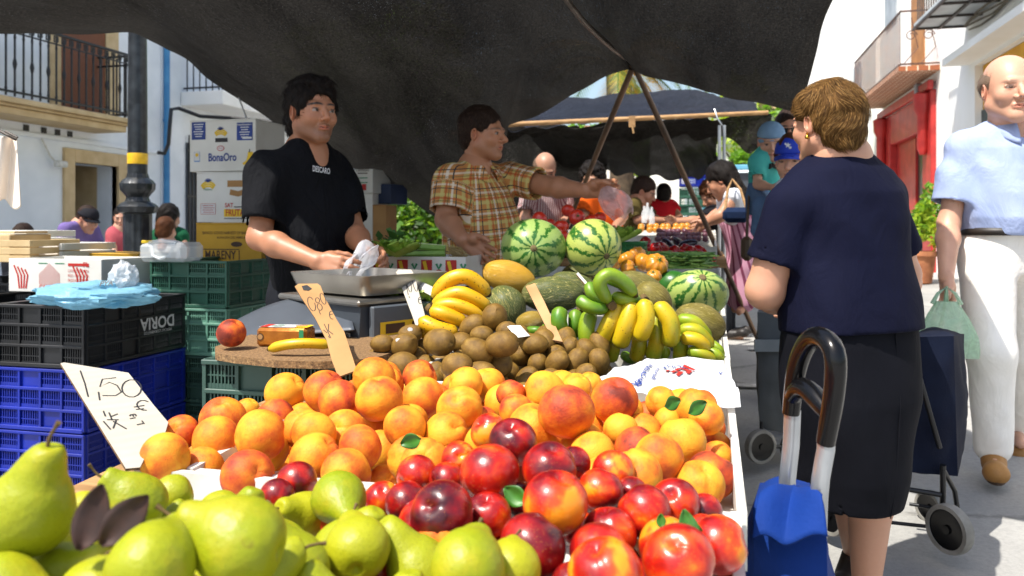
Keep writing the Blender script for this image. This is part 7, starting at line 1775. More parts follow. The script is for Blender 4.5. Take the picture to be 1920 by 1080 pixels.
# ================= more people =================
def fig(label, hd, look, hair, hm, topm, nk, pv, shR, shL, arms=None, skin=(.45, .22, .13), res=2.2, size=1.0, hsize=1.0, bottom=None, slv=.7, group=None, headkw=None, slices=None, ground=None, leg=None, cut=-.02, foot=None):
    J = dict(head=P(*hd), neck=P(*nk), pelvis=P(*pv), shR=P(*shR), shL=P(*shL), size=size)
    if ground is not None: J['ground'] = ground
    for k, (e, w_, h) in (arms or {}).items():
        J['el'+k] = P(*e); J['wr'+k] = P(*w_); J['hand'+k] = h or dict(d=(J['wr'+k]-J['el'+k]), th=UP, side=1, curl=.5)
    legs(J, J['pelvis'], .085*size, ground) if leg is None else J.update(leg)
    if foot is not None: J['footR'] = J['footL'] = foot
    TLn = (J['neck']-J['pelvis']).length
    sl_ = slices or [(-.02, 0, 0, .165, .115), (TLn*.25, 0, 0, .16, .115), (TLn*.55, 0, 0, .172, .118), (TLn*.8, 0, .0, .16, .10), (TLn*.93, 0, 0, .11, .075), (TLn*1.0, 0, 0, .065, .055)]
    if size != 1.0 and slices is None: pass
    H_ = dict(look=look, skin=skin, hair=hair, hmat=hm, size=hsize); H_.update(headkw or {})
    return person(label, J, H_, dict(mat=topm, slices=sl_, sleeve=slv, sr=(.06, .068), arm=.92, cuthem=cut, wr=.004, cuff=.04, neckhole=(.055, .005, 0)), bottom or dict(kind='trousers', mat=TRK, shoe=SH_B), res=res, group=group)
blk3 = [blk, blk2]; brn3 = [brn, brn2]; HB = dict(strands=(260, .03, .0022))
# balding man in striped shirt
t = NT('pink_striped_shirt', .8); u = t.sep(t.attr('pat')); f_ = t.math('FRACT', t.math('MULTIPLY', u[0], 42)); t.base(t.mix(t.math('GREATER_THAN', f_, .55), hexc('B8A6A4'), hexc('7E4A50'))); M_str = t.mat
fig('balding man in a pink striped shirt looking down behind the stallholder\'s arm', (1022, 318, 6.0), (.15, -.85, -.5), 'bald', [gry], M_str, (1024, 352, 6.05), (1026, 455, 6.15), (990, 366, 6.0), (1060, 366, 6.1), dict(R=((984, 410, 5.95), (1000, 432, 5.8), None), L=((1064, 410, 6.05), (1050, 432, 5.85), None)), skin=(.42, .22, .14), headkw=HB)
fig('dark haired person in a bright orange t-shirt beside the tripod leg', (1110, 338, 5.9), (-.3, -.9, -.2), 'curly', blk3, fabric('orange_cotton', hexc('E0601A'), hexc('D05412')), (1122, 362, 5.95), (1138, 460, 6.0), (1100, 376, 5.85), (1158, 372, 6.05), dict(R=((1092, 410, 5.8), (1112, 430, 5.6), None), L=((1168, 405, 6.05), (1150, 430, 5.8), None)), skin=(.40, .2, .12), headkw=HB)
fig('older man in an olive shirt and glasses leaning over the far stall', (1208, 360, 7.0), (.85, -.35, -.45), 'short', brn3, fabric('olive_shirt', hexc('5A4E2A'), hexc('4A4022')), (1196, 378, 7.0), (1168, 440, 7.1), (1186, 386, 6.85), (1204, 386, 7.15), dict(R=((1196, 412, 6.8), (1262, 414, 6.8), None), L=((1222, 410, 7.1), (1240, 414, 7.0), None)), slv=.9, skin=(.36, .17, .1), headkw=HB)
fig('man in a red t-shirt seen from behind beyond the far stall', (1245, 366, 9.0), (.3, .9, -.1), 'crop', blk3, fabric('red_cotton', hexc('C0202A'), hexc('A81820')), (1244, 378, 9.0), (1238, 430, 8.9), (1260, 384, 9.0), (1226, 384, 9.0), dict(R=((1270, 402, 8.9), (1280, 418, 8.8), None), L=((1212, 400, 8.9), (1206, 415, 8.8), None)), skin=(.4, .2, .12), res=3, headkw=HB)
chn = [hair_mat('chestnut_hair', hexc('3A2012'), hexc('6A4020'))]
fig('curly brown haired woman in a dark top bending over the far stall', (1336, 366, 6.9), (-.8, -.2, -.55), 'curly', chn, fabric('black_top', hexc('17161A'), hexc('1E1D22')), (1342, 388, 6.95), (1362, 448, 7.0), (1335, 400, 6.8), (1350, 396, 7.1), dict(R=((1312, 414, 6.75), (1268, 415, 6.7), None), L=((1340, 425, 7.0), (1318, 432, 6.8), None)), headkw=HB)
t = NT('pink_striped_trousers', .85); u = t.sep(t.attr('pat')); f_ = t.math('FRACT', t.math('MULTIPLY', u[0], 26)); t.base(t.mix(t.math('GREATER_THAN', f_, .68), hexc('C48EA4'), hexc('7A3450'))); M_pst = t.mat
pv_ = P(1386, 424, 5.6); g0 = P(1386, 585, 5.6).z
fig('woman with long dark hair, white top and pink striped trousers at the far stall', (1352, 338, 5.5), (-.75, .35, -.5), 'long', blk3, fabric('white_top', hexc('D8DCE2'), hexc('C8CCD4')), (1366, 360, 5.55), (1388, 428, 5.6), (1362, 372, 5.7), (1376, 370, 5.4), dict(L=((1352, 404, 5.35), (1326, 418, 5.4), None), R=((1350, 400, 5.75), (1322, 414, 5.7), None)), slv=.2, ground=g0, bottom=dict(kind='trousers', mat=M_pst, shoe=None, lr=(.092, .08, .082)), foot=RT*-1+FW*.3, headkw=dict(strands=(300, .05, .003)), cut=.03)
hb = thing('handbag', 'navy blue handbag with a shoulder strap on the woman in striped trousers', 'handbag', P(1380, 412, 5.2))
mb = MB(); mb.box((0, 0, .03), (.17, .07, .10), bev=.03); mb.build('bag_body', fabric('navy_leather', hexc('1A2A48'), hexc('142038')), hb, smooth=40); mb = MB(); mb.tube([(-.07, 0, .06), (-.05, .05, .2), (-.02, .12, .27), (.03, .05, .2), (.07, 0, .06)], .009, 6); mb.build('strap', M_wood, hb)
hb = thing('handbag', 'small brown shoulder bag hanging left of the woman in navy', 'handbag', P(1400, 466, 4.3))
mb = MB(); mb.box((0, 0, .0), (.06, .12, .13), bev=.02); mb.build('bag_body', pm('brown_leather', hexc('5A442E'), hexc('46341F'), 9, .5), hb, smooth=40); mb = MB(); mb.tube([(0, -.04, .05), (.01, 0, .28), (0, .04, .05)], .006, 6); mb.build('strap', pm('brown_leather', (1, 1, 1)), hb)
# father, small child and boy in caps
Rs = (.56, .27, .17)
g0 = gz(.3, 4.4); pl_ = fabric('grey_polo', hexc('8A8E9A'), hexc('767A86'))
rf = fig('man in sunglasses with short dark hair half hidden behind the woman in navy', (1481, 246, 4.55), (-.35, -.93, -.05), 'short', brn3, pl_, (1490, 290, 4.6), (1500, 455, 4.65), (1462, 305, 4.55), (1545, 305, 4.7), dict(R=((1462, 352, 4.45), (1452, 308, 4.3), dict(d=UP*1+RT*-.3, th=RT*-1, side=1, curl=.6)), L=((1552, 365, 4.7), (1560, 430, 4.6), None)), skin=Rs, res=1.5, hsize=.98, bottom=dict(kind='trousers', mat=fabric('dark_shorts', hexc('2A2E3A'), hexc('20242E')), shoe=SH_B), headkw=dict(strands=(500, .022, .0016)))
H_ = rf[2]; mb = MB()
for s_ in (-1, 1):
    mb.grid(lambda u, v: H_ @ Vector((s_*.034+(u-.5)*.054*(1-.25*v), -.104+.25*abs((s_*.034+(u-.5)*.054))**1.35, .012-.034*v)), 8, 6)
for s_ in (-1, 1): mb.tube([H_ @ Vector((s_*.06, -.095, .008)), H_ @ Vector((s_*.081, -.02, .004))], .003, 5)
mb.tube([H_ @ Vector((-.012, -.106, .006)), H_ @ Vector((.012, -.106, .006))], .003, 5); mb.build('sunglasses', pm('dark_lens', hexc('14100E'), hexc('1C1614'), 5, .12), rf[0], smooth=60)
mb = MB(); c = P(1454, 312, 4.27)-rf[1]; mb.lathe([(.028, -.012), (.033, -.010), (.033, .010), (.028, .012)], 16, M=Matrix.Translation(c) @ Matrix.Rotation(.3, 4, 'Y')); mb.tube([c+Vector((-.03, -.02, 0)), c+Vector((-.036, -.028, 0))], .016, 12); mb.build('wrist_watch', SH_B, rf[0], smooth=40)
def cap(root, H_, mat, brim, bl=.07, brim_mat=None, s=1.0):
    mb = MB(); mb.grid(lambda u, v: H_ @ Vector((.088*s*math.cos(6.2832*u)*math.cos(1.5*v), .015+.106*s*math.sin(6.2832*u)*math.cos(1.5*v), .038+.095*s*math.sin(1.5*v))), 32, 10, wrapu=True)
    o = mb.build('cap', mat, root, smooth=180); md = o.modifiers.new('s', 'SOLIDIFY'); md.thickness = .004
    if brim:
        mb = MB(); mb.grid(lambda u, v: H_ @ Vector(((u-.5)*2*.08*(1-.12*v*v), -.075-(.03 if abs(u-.5) < 2 else 0)*0-(bl*v)*math.sqrt(max(0, 1-((u-.5)*1.7)**2))+.055*((u-.5)*2)**2, .040-.018*v-.02*((u-.5)*2)**2)), 16, 6)
        b = mb.build('brim', brim_mat or mat, o, smooth=180); md = b.modifiers.new('s', 'SOLIDIFY'); md.thickness = .004
    return o
sl6 = [(-.03, 0, 0, .105, .085), (.07, 0, 0, .108, .088), (.16, 0, 0, .112, .08), (.22, 0, 0, .10, .065), (.255, 0, 0, .05, .045)]
tq = fabric('turquoise_cotton', hexc('3FA8A0'), hexc('5CBDB2'))
J = dict(head=P(1446, 266, 4.3), neck=P(1437, 292, 4.32), pelvis=P(1430, 362, 4.36), shR=P(1418, 302, 4.28), shL=P(1456, 304, 4.38), elR=P(1421, 346, 4.22), wrR=P(1450, 352, 4.12), handR=dict(d=RT, th=UP, side=-1, curl=.5), elL=P(1462, 340, 4.4), wrL=P(1470, 352, 4.3), size=.5, ground=P(1430, 440, 4.3).z)
J.update(hipR=P(1424, 364, 4.3), hipL=P(1440, 364, 4.4), knR=P(1428, 385, 4.12), knL=P(1450, 385, 4.3), anR=P(1420, 432, 4.16), anL=P(1450, 425, 4.34))
rc = person('small child in a pale blue cap and turquoise shirt carried on the man\'s arm', J, dict(look=(-.25, -.93, -.3), skin=(.62, .34, .23), hair=None, nose=.75, jaw=.9, size=1.66, fat=.006, browk=.4), dict(mat=tq, slices=[(a, b, c_, d_/.62, e/.62) for a, b, c_, d_, e in sl6], sleeve=.7, sr=(.062, .075), arm=1.1, cuthem=-.03, wr=.004, neckhole=(.05, .005, 0)), dict(kind='trousers', mat=fabric('denim', hexc('5A7394'), hexc('4A6284')), shoe=None, lr=(.1, .085, .075)), res=1.5)
cap(rc[0], rc[2], fabric('pale_blue_denim', hexc('7E9CB8'), hexc('6E8CAA')), True, .02)
J = dict(head=P(1486, 300, 3.95), neck=P(1498, 338, 3.98), pelvis=P(1505, 470, 4.0), shR=P(1472, 355, 3.92), shL=P(1532, 355, 4.05), elR=P(1462, 400, 3.9), wrR=P(1470, 440, 3.75), elL=P(1540, 400, 4.05), wrL=P(1530, 440, 3.9), handR=dict(d=UP*-1, th=FW*-1, side=-1, curl=.5), size=.85)
legs(J, J['pelvis'], .07)
rb_ = person('boy in a bright blue cap with white stars looking at the stall', J, dict(look=(-.52, -.82, -.18), skin=(.62, .34, .23), hair='short', hmat=chn, nose=.85, jaw=.95, size=1.16, browk=.6, eye=.004), dict(mat=fabric('pale_tee', hexc('C8CCD8'), hexc('B8BCC8')), slices=[(-.02, 0, 0, .15, .12), (.15, 0, 0, .15, .12), (.27, 0, 0, .155, .11), (.33, 0, 0, .10, .07), (.36, 0, 0, .06, .05)], sleeve=.7, sr=(.05, .06), arm=.9, cuthem=-.02, wr=.004), dict(kind='trousers', mat=fabric('denim', (1, 1, 1)), shoe=SH_B), res=1.5)
cb_ = cap(rb_[0], rb_[2], pm('royal_blue_cloth', hexc('1638B0'), hexc('1230A0'), 8, .7), True, .075)
mb = MB()
def star(M, r, mi=0): mb.add([(r*(1 if k % 2 == 0 else .42)*math.sin(k*math.pi/5), r*(1 if k % 2 == 0 else .42)*math.cos(k*math.pi/5), 0) for k in range(10)], [list(range(10))], mi, M)
Hb = rb_[2]
for (x, v, r) in ((-.03, .55, .014), (.03, .6, .014), (.0, .75, .009)): star(Hb @ Matrix.Translation((x, -.075-.075*v*.9, .046-.018*v-.35*x*x)) @ Matrix.Rotation(-.15, 4, 'X'), r)
a_ = 1.0
for (x, z_, r) in ((0, .082, .016), (.012, .07, .010), (-.012, .09, .008)): 
    star(Hb @ Matrix.Translation((x, -.093+(z_-.06)*.55, z_)) @ Matrix.Rotation(math.pi/2-.5, 4, 'X'), r)
mb.build('white_stars', M_whitep, cb_)
# left background people
pur = fabric('purple_cotton', hexc('7A6AA0'), hexc('6C5C92'))
rp = fig('man in a purple shirt and dark cap leaning forward by the doorway', (165, 412, 7.6), (.85, -.3, -.4), 'crop', brn3, pur, (150, 422, 7.6), (122, 505, 7.7), (124, 430, 7.4), (172, 430, 7.8), dict(R=((116, 472, 7.4), (150, 495, 7.3), None), L=((186, 462, 7.8), (190, 500, 8.1), None)), slv=.95, skin=(.5, .26, .17), res=2.4)
cap(rp[0], rp[2], fabric('black_cap', hexc('1C1C20'), hexc('26262C')), True, .06)
fig('woman in a red pink top with sunglasses standing beside the lamp post', (228, 408, 9.0), (.3, -.9, -.2), 'bun', blk3, fabric('red_pink_cotton', hexc('B85A60'), hexc('A04A54')), (226, 428, 9.0), (228, 490, 9.05), (212, 436, 8.95), (242, 436, 9.1), dict(R=((210, 458, 8.9), (216, 475, 8.8), None), L=((246, 460, 9.1), (240, 478, 9), None)), slv=.3, skin=(.5, .27, .18), res=2.6)
fig('woman with long dark hair in a green top seen from behind', (318, 408, 7.4), (.2, .93, -.2), 'long', blk3, fabric('green_top', hexc('1E5A3C'), hexc('184A32')), (318, 432, 7.4), (318, 505, 7.4), (340, 440, 7.4), (298, 440, 7.4), dict(R=((346, 470, 7.35), (338, 490, 7.2), None), L=((292, 470, 7.35), (300, 490, 7.2), None)), slv=.15, skin=(.48, .26, .17), res=2.4)
fig('dark haired girl with bare shoulders in front of the woman in green', (312, 432, 7.0), (.1, .96, -.1), 'short', chn, fabric('white_vest', hexc('B8B4AE'), hexc('A8A49E')), (314, 456, 7.0), (314, 520, 7.0), (334, 464, 7.0), (294, 464, 7.0), dict(R=((340, 485, 7.0), (335, 505, 6.9), None), L=((290, 485, 7.0), (294, 505, 6.9), None)), slv=.1, skin=(.5, .28, .19), res=2.4, size=.85, hsize=1.05)
fig('person whose dark hair just shows over the boxes at the left edge', (42, 446, 7.5), (0, -.95, -.3), 'short', brn3, TRK, (42, 470, 7.5), (42, 530, 7.5), (20, 478, 7.5), (64, 478, 7.5), dict(R=((16, 505, 7.5), (24, 520, 7.4), None), L=((68, 505, 7.5), (60, 520, 7.4), None)), res=3)
# ================= trolleys =================
def tubeo(name, mat, par, pts, r, n=12, sx=1.0): mb = MB(); mb.tube(pts, r, n, sx=sx); return mb.build(name, mat, par, smooth=60)
M_blk = pm('black_plastic_gloss', hexc('0A0A0B'), hexc('0E0E10'), 6, .2, spec=.3)
def wheel(par, c, r, w, ax, M_tyre=pm('grey_tyre', hexc('8E8C86'), hexc('6E6C66'), 14, .8)):
    Mx = Matrix.Translation(c) @ Vector(ax).to_track_quat('Z', 'Y').to_matrix().to_4x4()
    mb = MB(); mb.lathe([(r*.8, -w/2), (r*.97, -w/2), (r, -w/4), (r, w/4), (r*.97, w/2), (r*.8, w/2), (r*.8, -w/2)], 32, M=Mx); t_ = mb.build('wheel', M_tyre, par, smooth=40)
    mb = MB(); mb.lathe([(r*.18, -w*.5), (r*.18, w*.5)], 12, M=Mx)
    for k in range(5): mb.box((r*.48, 0, 0), (r*.68, r*.2, w*.35), M=Mx @ Matrix.Rotation(k*1.2566, 4, 'Z'))
    mb.lathe([(r*.74, -w*.35), (r*.8, -w*.4), (r*.8, w*.4), (r*.74, w*.35)], 28, M=Mx); mb.build('rim', M_blk, t_, smooth=40)
def panel(name, mat, par, quads, g, th=.0, nu=16, bulge=.0, seed=0):
    """soft cloth box from 8 corners: 4 bottom, 4 top (world)"""
    b = [Vector(q)-g for q in quads]; mb = MB()
    for (i, j, k, l) in ((0, 1, 5, 4), (1, 2, 6, 5), (2, 3, 7, 6), (3, 0, 4, 7), (4, 5, 6, 7), (3, 2, 1, 0)):
        n_ = (b[j]-b[i]).cross(b[l]-b[i]).normalized()
        def f(u, v):
            p = b[i].lerp(b[j], u).lerp(b[l].lerp(b[k], u), v); e = min(u, 1-u, v, 1-v)
            return p+n_*(bulge*math.sin(math.pi*u)*math.sin(math.pi*v)+.012*min(1, e*8)*noise.noise(p*9+Vector((seed, 0, 0)))+.005*min(1, e*8)*noise.noise(p*28))
        mb.grid(f, nu, nu)
    return mb.build(name, mat, par, smooth=50)
blu = pm('blue_nylon', hexc('08307A'), hexc('072A6A'), 6, .8, .3, 160, spec=.2)
d0 = 1.08; tg = P(1500, 425, 1.15); tg.z = gz(tg.x, tg.y)
tr = thing('shopping_trolley', 'bright blue shopping trolley with black looped grip, nearest the camera', 'trolley', tg)
for (x0, x1, x2, x3, dd) in ((1486, 1483, 1476, 1490, 1.165), (1549, 1549, 1536, 1532, 1.078)):
    tubeo('handle_tube', M_alu, tr, [p-tg for p in polyl([P(x0, 768 if x0 < 1500 else 815, dd), P(x1, 840, dd), P(x2, 925, dd), P(x3, 1100, dd+.02)], 10)], .0095, 16, 1.25)
gp = [(1483, 775), (1492, 700), (1507, 655), (1528, 632), (1552, 640), (1566, 672), (1563, 740), (1548, 830)]
def dz_(x): return 1.165-(x-1483)/75*.10
mb = MB(); mb.tube([p-tg for p in polyl([P(x, y, dz_(x)) for x, y in gp], 30)], [.0125+.002*math.sin(math.pi*k/30) for k in range(31)], 16); mb.build('grip', M_blk, tr, smooth=80)
mb = MB(); mb.tube([p-tg for p in polyl([P(1486, 745, 1.158), P(1500, 728, 1.14), P(1520, 735, 1.115), P(1552, 775, 1.075)], 12)], [.012, .013, .014, .0145, .015, .015, .015, .015, .015, .014, .013, .012, .011], 14); mb.build('cross_grip', M_blk, tr, smooth=80)
panel('bag', blu, tr, [P(1418, 1500, 1.12), P(1560, 1520, 1.06), P(1530, 1420, 1.38), P(1405, 1400, 1.42), P(1412, 950, 1.12), P(1550, 1000, 1.06), P(1518, 905, 1.3), P(1425, 905, 1.34)], tg, bulge=.03, nu=22)
mb = MB()
def fl(u, v):
    a = [P(1425, 930, 1.10), P(1490, 905, 1.14), P(1540, 935, 1.06)]; b = [P(1412, 1010, 1.06), P(1470, 1015, 1.05), P(1552, 1010, 1.03)]
    i = 0 if u < .5 else 1; q = u*2-i; p = a[i].lerp(a[i+1], q).lerp(b[i].lerp(b[i+1], q), v); return p-tg+Vector((0, 0, .006*math.sin(u*9)+.012*math.sin(math.pi*v)))
mb.grid(fl, 24, 14); o = mb.build('bag_flap', blu, tr, smooth=180); md = o.modifiers.new('s', 'SOLIDIFY'); md.thickness = .004
for dx in (-.09, .09): wheel(tr, Vector((dx, .1, .075)), .07, .03, RT)
# navy trolley of the woman
nvy = pm('navy_nylon', hexc('0A0F20'), hexc('0E162A'), 7, .8, .3, 160, spec=.15); tg = P(1765, 425, 2.55); tg.z = gz(tg.x, tg.y)
tr = thing('shopping_trolley', 'navy blue shopping trolley with grey wheels right of the woman\'s skirt', 'trolley', tg)
panel('bag', nvy, tr, [P(1700, 885, 2.5), P(1796, 893, 2.5), P(1803, 860, 2.85), P(1700, 850, 2.85), P(1712, 632, 2.5), P(1788, 630, 2.5), P(1808, 626, 2.85), P(1715, 622, 2.85)], tg, bulge=.02, nu=18, seed=4)
W = lambda x, y, d: P(x, y, d)-tg
M_frm = pm('black_frame', hexc('141518'), hexc('1E2024'), 6, .35, metal=.3)
tubeo('frame_leg', M_frm, tr, [W(1768, 872, 2.46), W(1768, 930, 2.48), W(1765, 995, 2.5)], .009, 8); tubeo('frame_leg', M_frm, tr, [W(1768, 880, 2.46), W(1790, 920, 2.52), W(1800, 985, 2.5)], .008, 8)
tubeo('axle', M_frm, tr, [W(1600, 972, 2.55), W(1765, 990, 2.5), W(1800, 988, 2.46)], .006, 8); tubeo('frame_bar', M_frm, tr, [W(1705, 918, 2.5), W(1765, 928, 2.47)], .008, 8); tubeo('frame_bar', M_frm, tr, [W(1705, 945, 2.7), W(1770, 955, 2.65)], .006, 8); tubeo('handle_tube', M_frm, tr, [W(1722, 700, 2.45), W(1762, 840, 2.46)], .008, 8)
wx = (RT*.75+FW*.66).normalized()
for (x, y, d_, r_) in ((1780, 992, 2.44, 46), (1745, 950, 2.8, 30), (1560, 965, 2.62, 38)): wheel(tr, W(x, y, d_), r_*d_/F, .034, (RT*.93+FW*.36))
# dark trolley left
tg = P(1440, 425, 3.55); tg.z = gz(tg.x, tg.y); gk = pm('grey_nylon', hexc('2E3438'), hexc('3E4448'), 7, .55, .2, 120)
tr = thing('shopping_trolley', 'dark grey shopping trolley with one big wheel left of the woman in navy', 'trolley', tg)
panel('bag', gk, tr, [P(1424, 800, 3.4), P(1480, 815, 3.4), P(1485, 790, 3.75), P(1430, 785, 3.75), P(1420, 585, 3.4), P(1480, 590, 3.4), P(1480, 580, 3.75), P(1424, 580, 3.75)], tg, bulge=.015, nu=14, seed=8)
mb = MB(); mb.box(W(1450, 648, 3.36), (.16, .01, .05), rz=TH); mb.build('reflective_band', pm('silver_band', hexc('6E767A'), hexc('5E666A'), 8, .4), tr)
wheel(tr, W(1426, 837, 3.35), 32*3.35/F, .03, (RT*.35-FW*.93)); wheel(tr, W(1490, 838, 3.5), 30*3.5/F, .03, (RT*.35-FW*.93)); tubeo('axle', M_frm, tr, [W(1426, 837, 3.35), W(1490, 838, 3.5)], .008, 8); tubeo('frame_leg', M_frm, tr, [W(1428, 790, 3.37), W(1427, 837, 3.35)], .008, 8)
# ================= vegetables =================
def skin_simple(name, c1, c2, rough=.3, sc_=4, coat=.2): return pm(name, c1, c2, sc_, rough, .1, 30, Coat_Weight=coat)
M_tom = skin_simple('tomato_skin', hexc('B41C10'), hexc('C8361A')); M_otom = skin_simple('orange_tomato_skin', hexc('CC6A1A'), hexc('A88A22'), sc_=16); M_pep = skin_simple('pepper_skin', hexc('B0120C'), hexc('8E0E0C'), .2); M_aub = skin_simple('aubergine_skin', hexc('2A1024'), hexc('1C0A1A'), .2); M_plum = skin_simple('plum_skin', hexc('4A2438'), hexc('6A3A44'), .45); M_cal = pm('calyx', hexc('3E6A22'), hexc('2E5218'), 40, .6)
def ribbed(n, dep, sq=.8):
    def f(x, y, z, lo, th):
        r = 1-dep*abs(math.sin(n*lo/2+.3))**.6*0-dep*(1-abs(math.cos(n*lo/2)))*math.sin(th)-.2*math.exp(-(th/.3)**2); return (x*r, y*r, z*r*sq)
    return f
VM = {'tomato': mesh_of(sph(ribbed(5, .05, .85), 24, 14), M_tom, 'tomato'), 'big_tomato': mesh_of(sph(ribbed(9, .11, .8), 36, 14), M_otom, 'big_tomato'), 'plum': mesh_of(sph(ribbed(2, .03, .95), 18, 12), M_plum, 'plum'), 'orange': mesh_of(sph(ribbed(2, .0, .95), 18, 12), M_otom, 'orange')}
def pepf(x, y, z, lo, th):
    r = 1-.12*(1-abs(math.cos(2*lo)))*math.sin(th)-.25*math.exp(-(th/.35)**2); t_ = (1-z)/2; return (x*r*(1-.35*t_), y*r*(1-.35*t_), z*r*1.25)
VM['pepper'] = mesh_of(sph(pepf, 28, 16), M_pep, 'pepper'); VM['aubergine'] = mesh_of(sph(lambda x, y, z, lo, th: (x*(1-.25*z), y*(1-.25*z), z*1.9), 20, 16), M_aub, 'aubergine')
def veg(kind, lst, group, noun, pile, look='', stem=True, rots=1.0, look_fn=None):
    items = []
    for i, q in enumerate(lst):
        px, py, r, d = q[:4]; o = put_fruit(noun.replace(' ', '_'), VM[kind], P(px, py, d), r*d/F, (rr.uniform(-.6, 1.4)*rots, rr.uniform(-.6, .6)*rots, rr.uniform(0, 6)), (0, 0, 0), group)
        if stem:
            mb = MB()
            for k in range(5): a = k*1.2566; mb.add([(.06*math.cos(a+1.2), .06*math.sin(a+1.2), .72), (.42*math.cos(a), .42*math.sin(a), .80), (.06*math.cos(a-1.2), .06*math.sin(a-1.2), .72)], [(0, 1, 2)])
            mb.tube([(0, 0, .68), (.05, 0, 1.0)], .05, 6); mb.build('calyx', M_cal, o)
        items.append((o, px, py, look))
    label_rows(items, noun, pile, per=8); return items
veg('tomato', [(1012, 412, 16, 3.3), (1052, 425, 15, 3.25), (1082, 408, 16, 3.35), (1043, 438, 14, 3.2), (1108, 415, 14, 3.3), (1065, 395, 13, 3.5), (1030, 420, 12, 3.4), (1125, 408, 12, 3.5), (1055, 445, 13, 3.2), (1095, 432, 12, 3.25), (1120, 425, 12, 3.4)], 'red tomatoes behind the watermelons', 'tomato', 'behind the watermelons', 'shiny')
veg('big_tomato', [(1175, 486, 18, 3.1), (1209, 492, 22, 3.1), (1231, 496, 23, 2.95), (1178, 504, 18, 2.95), (1226, 518, 15, 2.85), (1195, 478, 17, 3.3), (1150, 495, 14, 3.3)], 'ribbed orange tomatoes', 'tomato', ', orange', 'large ribbed')
veg('pepper', [(1208, 457, 13, 4.3), (1230, 470, 14, 4.1), (1243, 466, 13, 4.25), (1266, 474, 13, 4.1), (1283, 470, 13, 4.2), (1297, 474, 13, 4.1), (1312, 470, 12, 4.2), (1275, 482, 12, 3.95), (1255, 482, 11, 3.95), (1290, 486, 10, 3.9), (1326, 490, 12, 3.9), (1215, 470, 12, 4.2), (1238, 480, 10, 3.95), (1318, 482, 10, 4.0), (1335, 486, 9, 4.0), (1200, 474, 11, 4.1)], 'red peppers on the far tray', 'red pepper', 'of the pepper heap', 'glossy')
veg('aubergine', [(1255, 464, 11, 4.5), (1290, 460, 11, 4.5), (1272, 456, 9, 4.6)], 'aubergines behind the peppers', 'aubergine', 'behind the red peppers', 'purple', rots=1.6)
q_ = random.Random(21)
veg('plum', [(1235+i*9.5+q_.uniform(-2, 2), 448-j*7+q_.uniform(-1, 1), 6.2, 5.2+j*.18) for j in range(3) for i in range(10)], 'plums on the far stall', 'plum', 'on the far stall', 'purple', stem=False)
veg('orange', [(1205+i*12+q_.uniform(-3, 3), 430-j*6+q_.uniform(-1, 1), 6.5, 5.9+j*.2) for j in range(2) for i in range(10)], 'small oranges on the far stall', 'orange', 'on the far stall', 'small', stem=False)
for (lb, x0, x1, y0, y1, z0, hf) in (('white slotted tray of plums on the far stall', -1.05, XE, 4.9, 5.55, .93, .05), ('grey tray of small oranges on the far stall', -1.1, XE, 5.65, 6.4, 1.0, .04)): tray('produce_tray', lb, x0, x1, y0, y1, z0, z0+.03, hf, group='white produce trays')
st2 = thing('stall_table', 'far market table with dark cloth carrying plums and oranges', 'table', (-.5, 5.7, 0))
MB().box((0, 0, .88), (1.2, 1.6, .05)).build('table_top', M_wood, st2)
for xx in (-.55, .5):
    for yy in (-.7, .7): MB().box((xx, yy, .45), (.05, .05, .82)).build('leg', M_wood, st2)
# green beans, lettuce, celery, leeks
def heap(name, label, cat, c, rx, ry, rz_, n, L, r, mats, seed, up=.15, bend=.3, taper=.5):
    q = random.Random(seed); mb = MB()
    for i in range(n):
        a = q.uniform(0, 6.28); p = Vector((q.uniform(-1, 1)*rx, q.uniform(-1, 1)*ry, q.uniform(0, rz_))); dv = Vector((math.cos(a), math.sin(a), q.uniform(-up, up))); sd = dv.cross(Vector((0, 0, 1))).normalized(); ll = L*q.uniform(.7, 1.2)
        mb.tube([p-dv*ll/2, p-dv*ll*.17+sd*bend*ll*.15, p+dv*ll*.17+sd*bend*ll*.15, p+dv*ll/2], [r*taper, r, r, r*taper], 5, mi=q.randrange(len(mats)))
    o = mb.build(name, mats, smooth=60); o.location = c; tag(o, label, cat, kind='stuff'); return o
GB = [pm('bean_green', hexc('4E7A2E'), hexc('3A6422'), 20, .5), pm('bean_light', hexc('7A9A4A'), hexc('688A3C'), 20, .5)]
heap('green_beans', 'heap of green beans in front of the red peppers', 'green beans', P(1275, 500, 3.5), .12, .15, .06, 420, .10, .0045, GB, 3)
def lettuce(label, c, r, seed):
    q = random.Random(seed); t = thing('lettuce', label, 'lettuce', c, 0, 'lettuces on the stall'); mb = MB()
    for i in range(16):
        a = i*2.4; s = .45+.55*i/16; tl = .25+.9*i/16
        def f(u, v):
            x = (u-.5)*2; w_ = r*s*math.sin(math.pi*min(1, .15+v*.8))*1.0; y = r*1.25*s*v; rf_ = .10*r*math.sin(x*12+v*7+i)*v
            p = Vector((x*w_, y*math.sin(tl)+r*.15, y*math.cos(tl)+rf_+.15*r*abs(x))); return Matrix.Rotation(a, 3, 'Z') @ p
        mb.grid(f, 10, 8)
    mb.build('leaves', LET, t, smooth=180); return t
t = NT('lettuce_leaf', .45); n_ = t.noise(t.coord('Object'), 12, 4, .6); t.base(t.ramp(n_, [(.3, hexc('5E8E2A')), (.6, hexc('9CBC4E')), (.8, hexc('C2D082'))])); LET = t.mat
lettuce('frilly pale green lettuce behind the pale watermelon', P(1160, 455, 3.6), .085, 2)
lettuce('green lettuce behind the white price sign beside the ripe bananas', P(795, 590, 2.5), .11, 5)
lettuce('lettuce lying in front of the celery by the seller\'s hand', P(745, 482, 3.1), .08, 9)
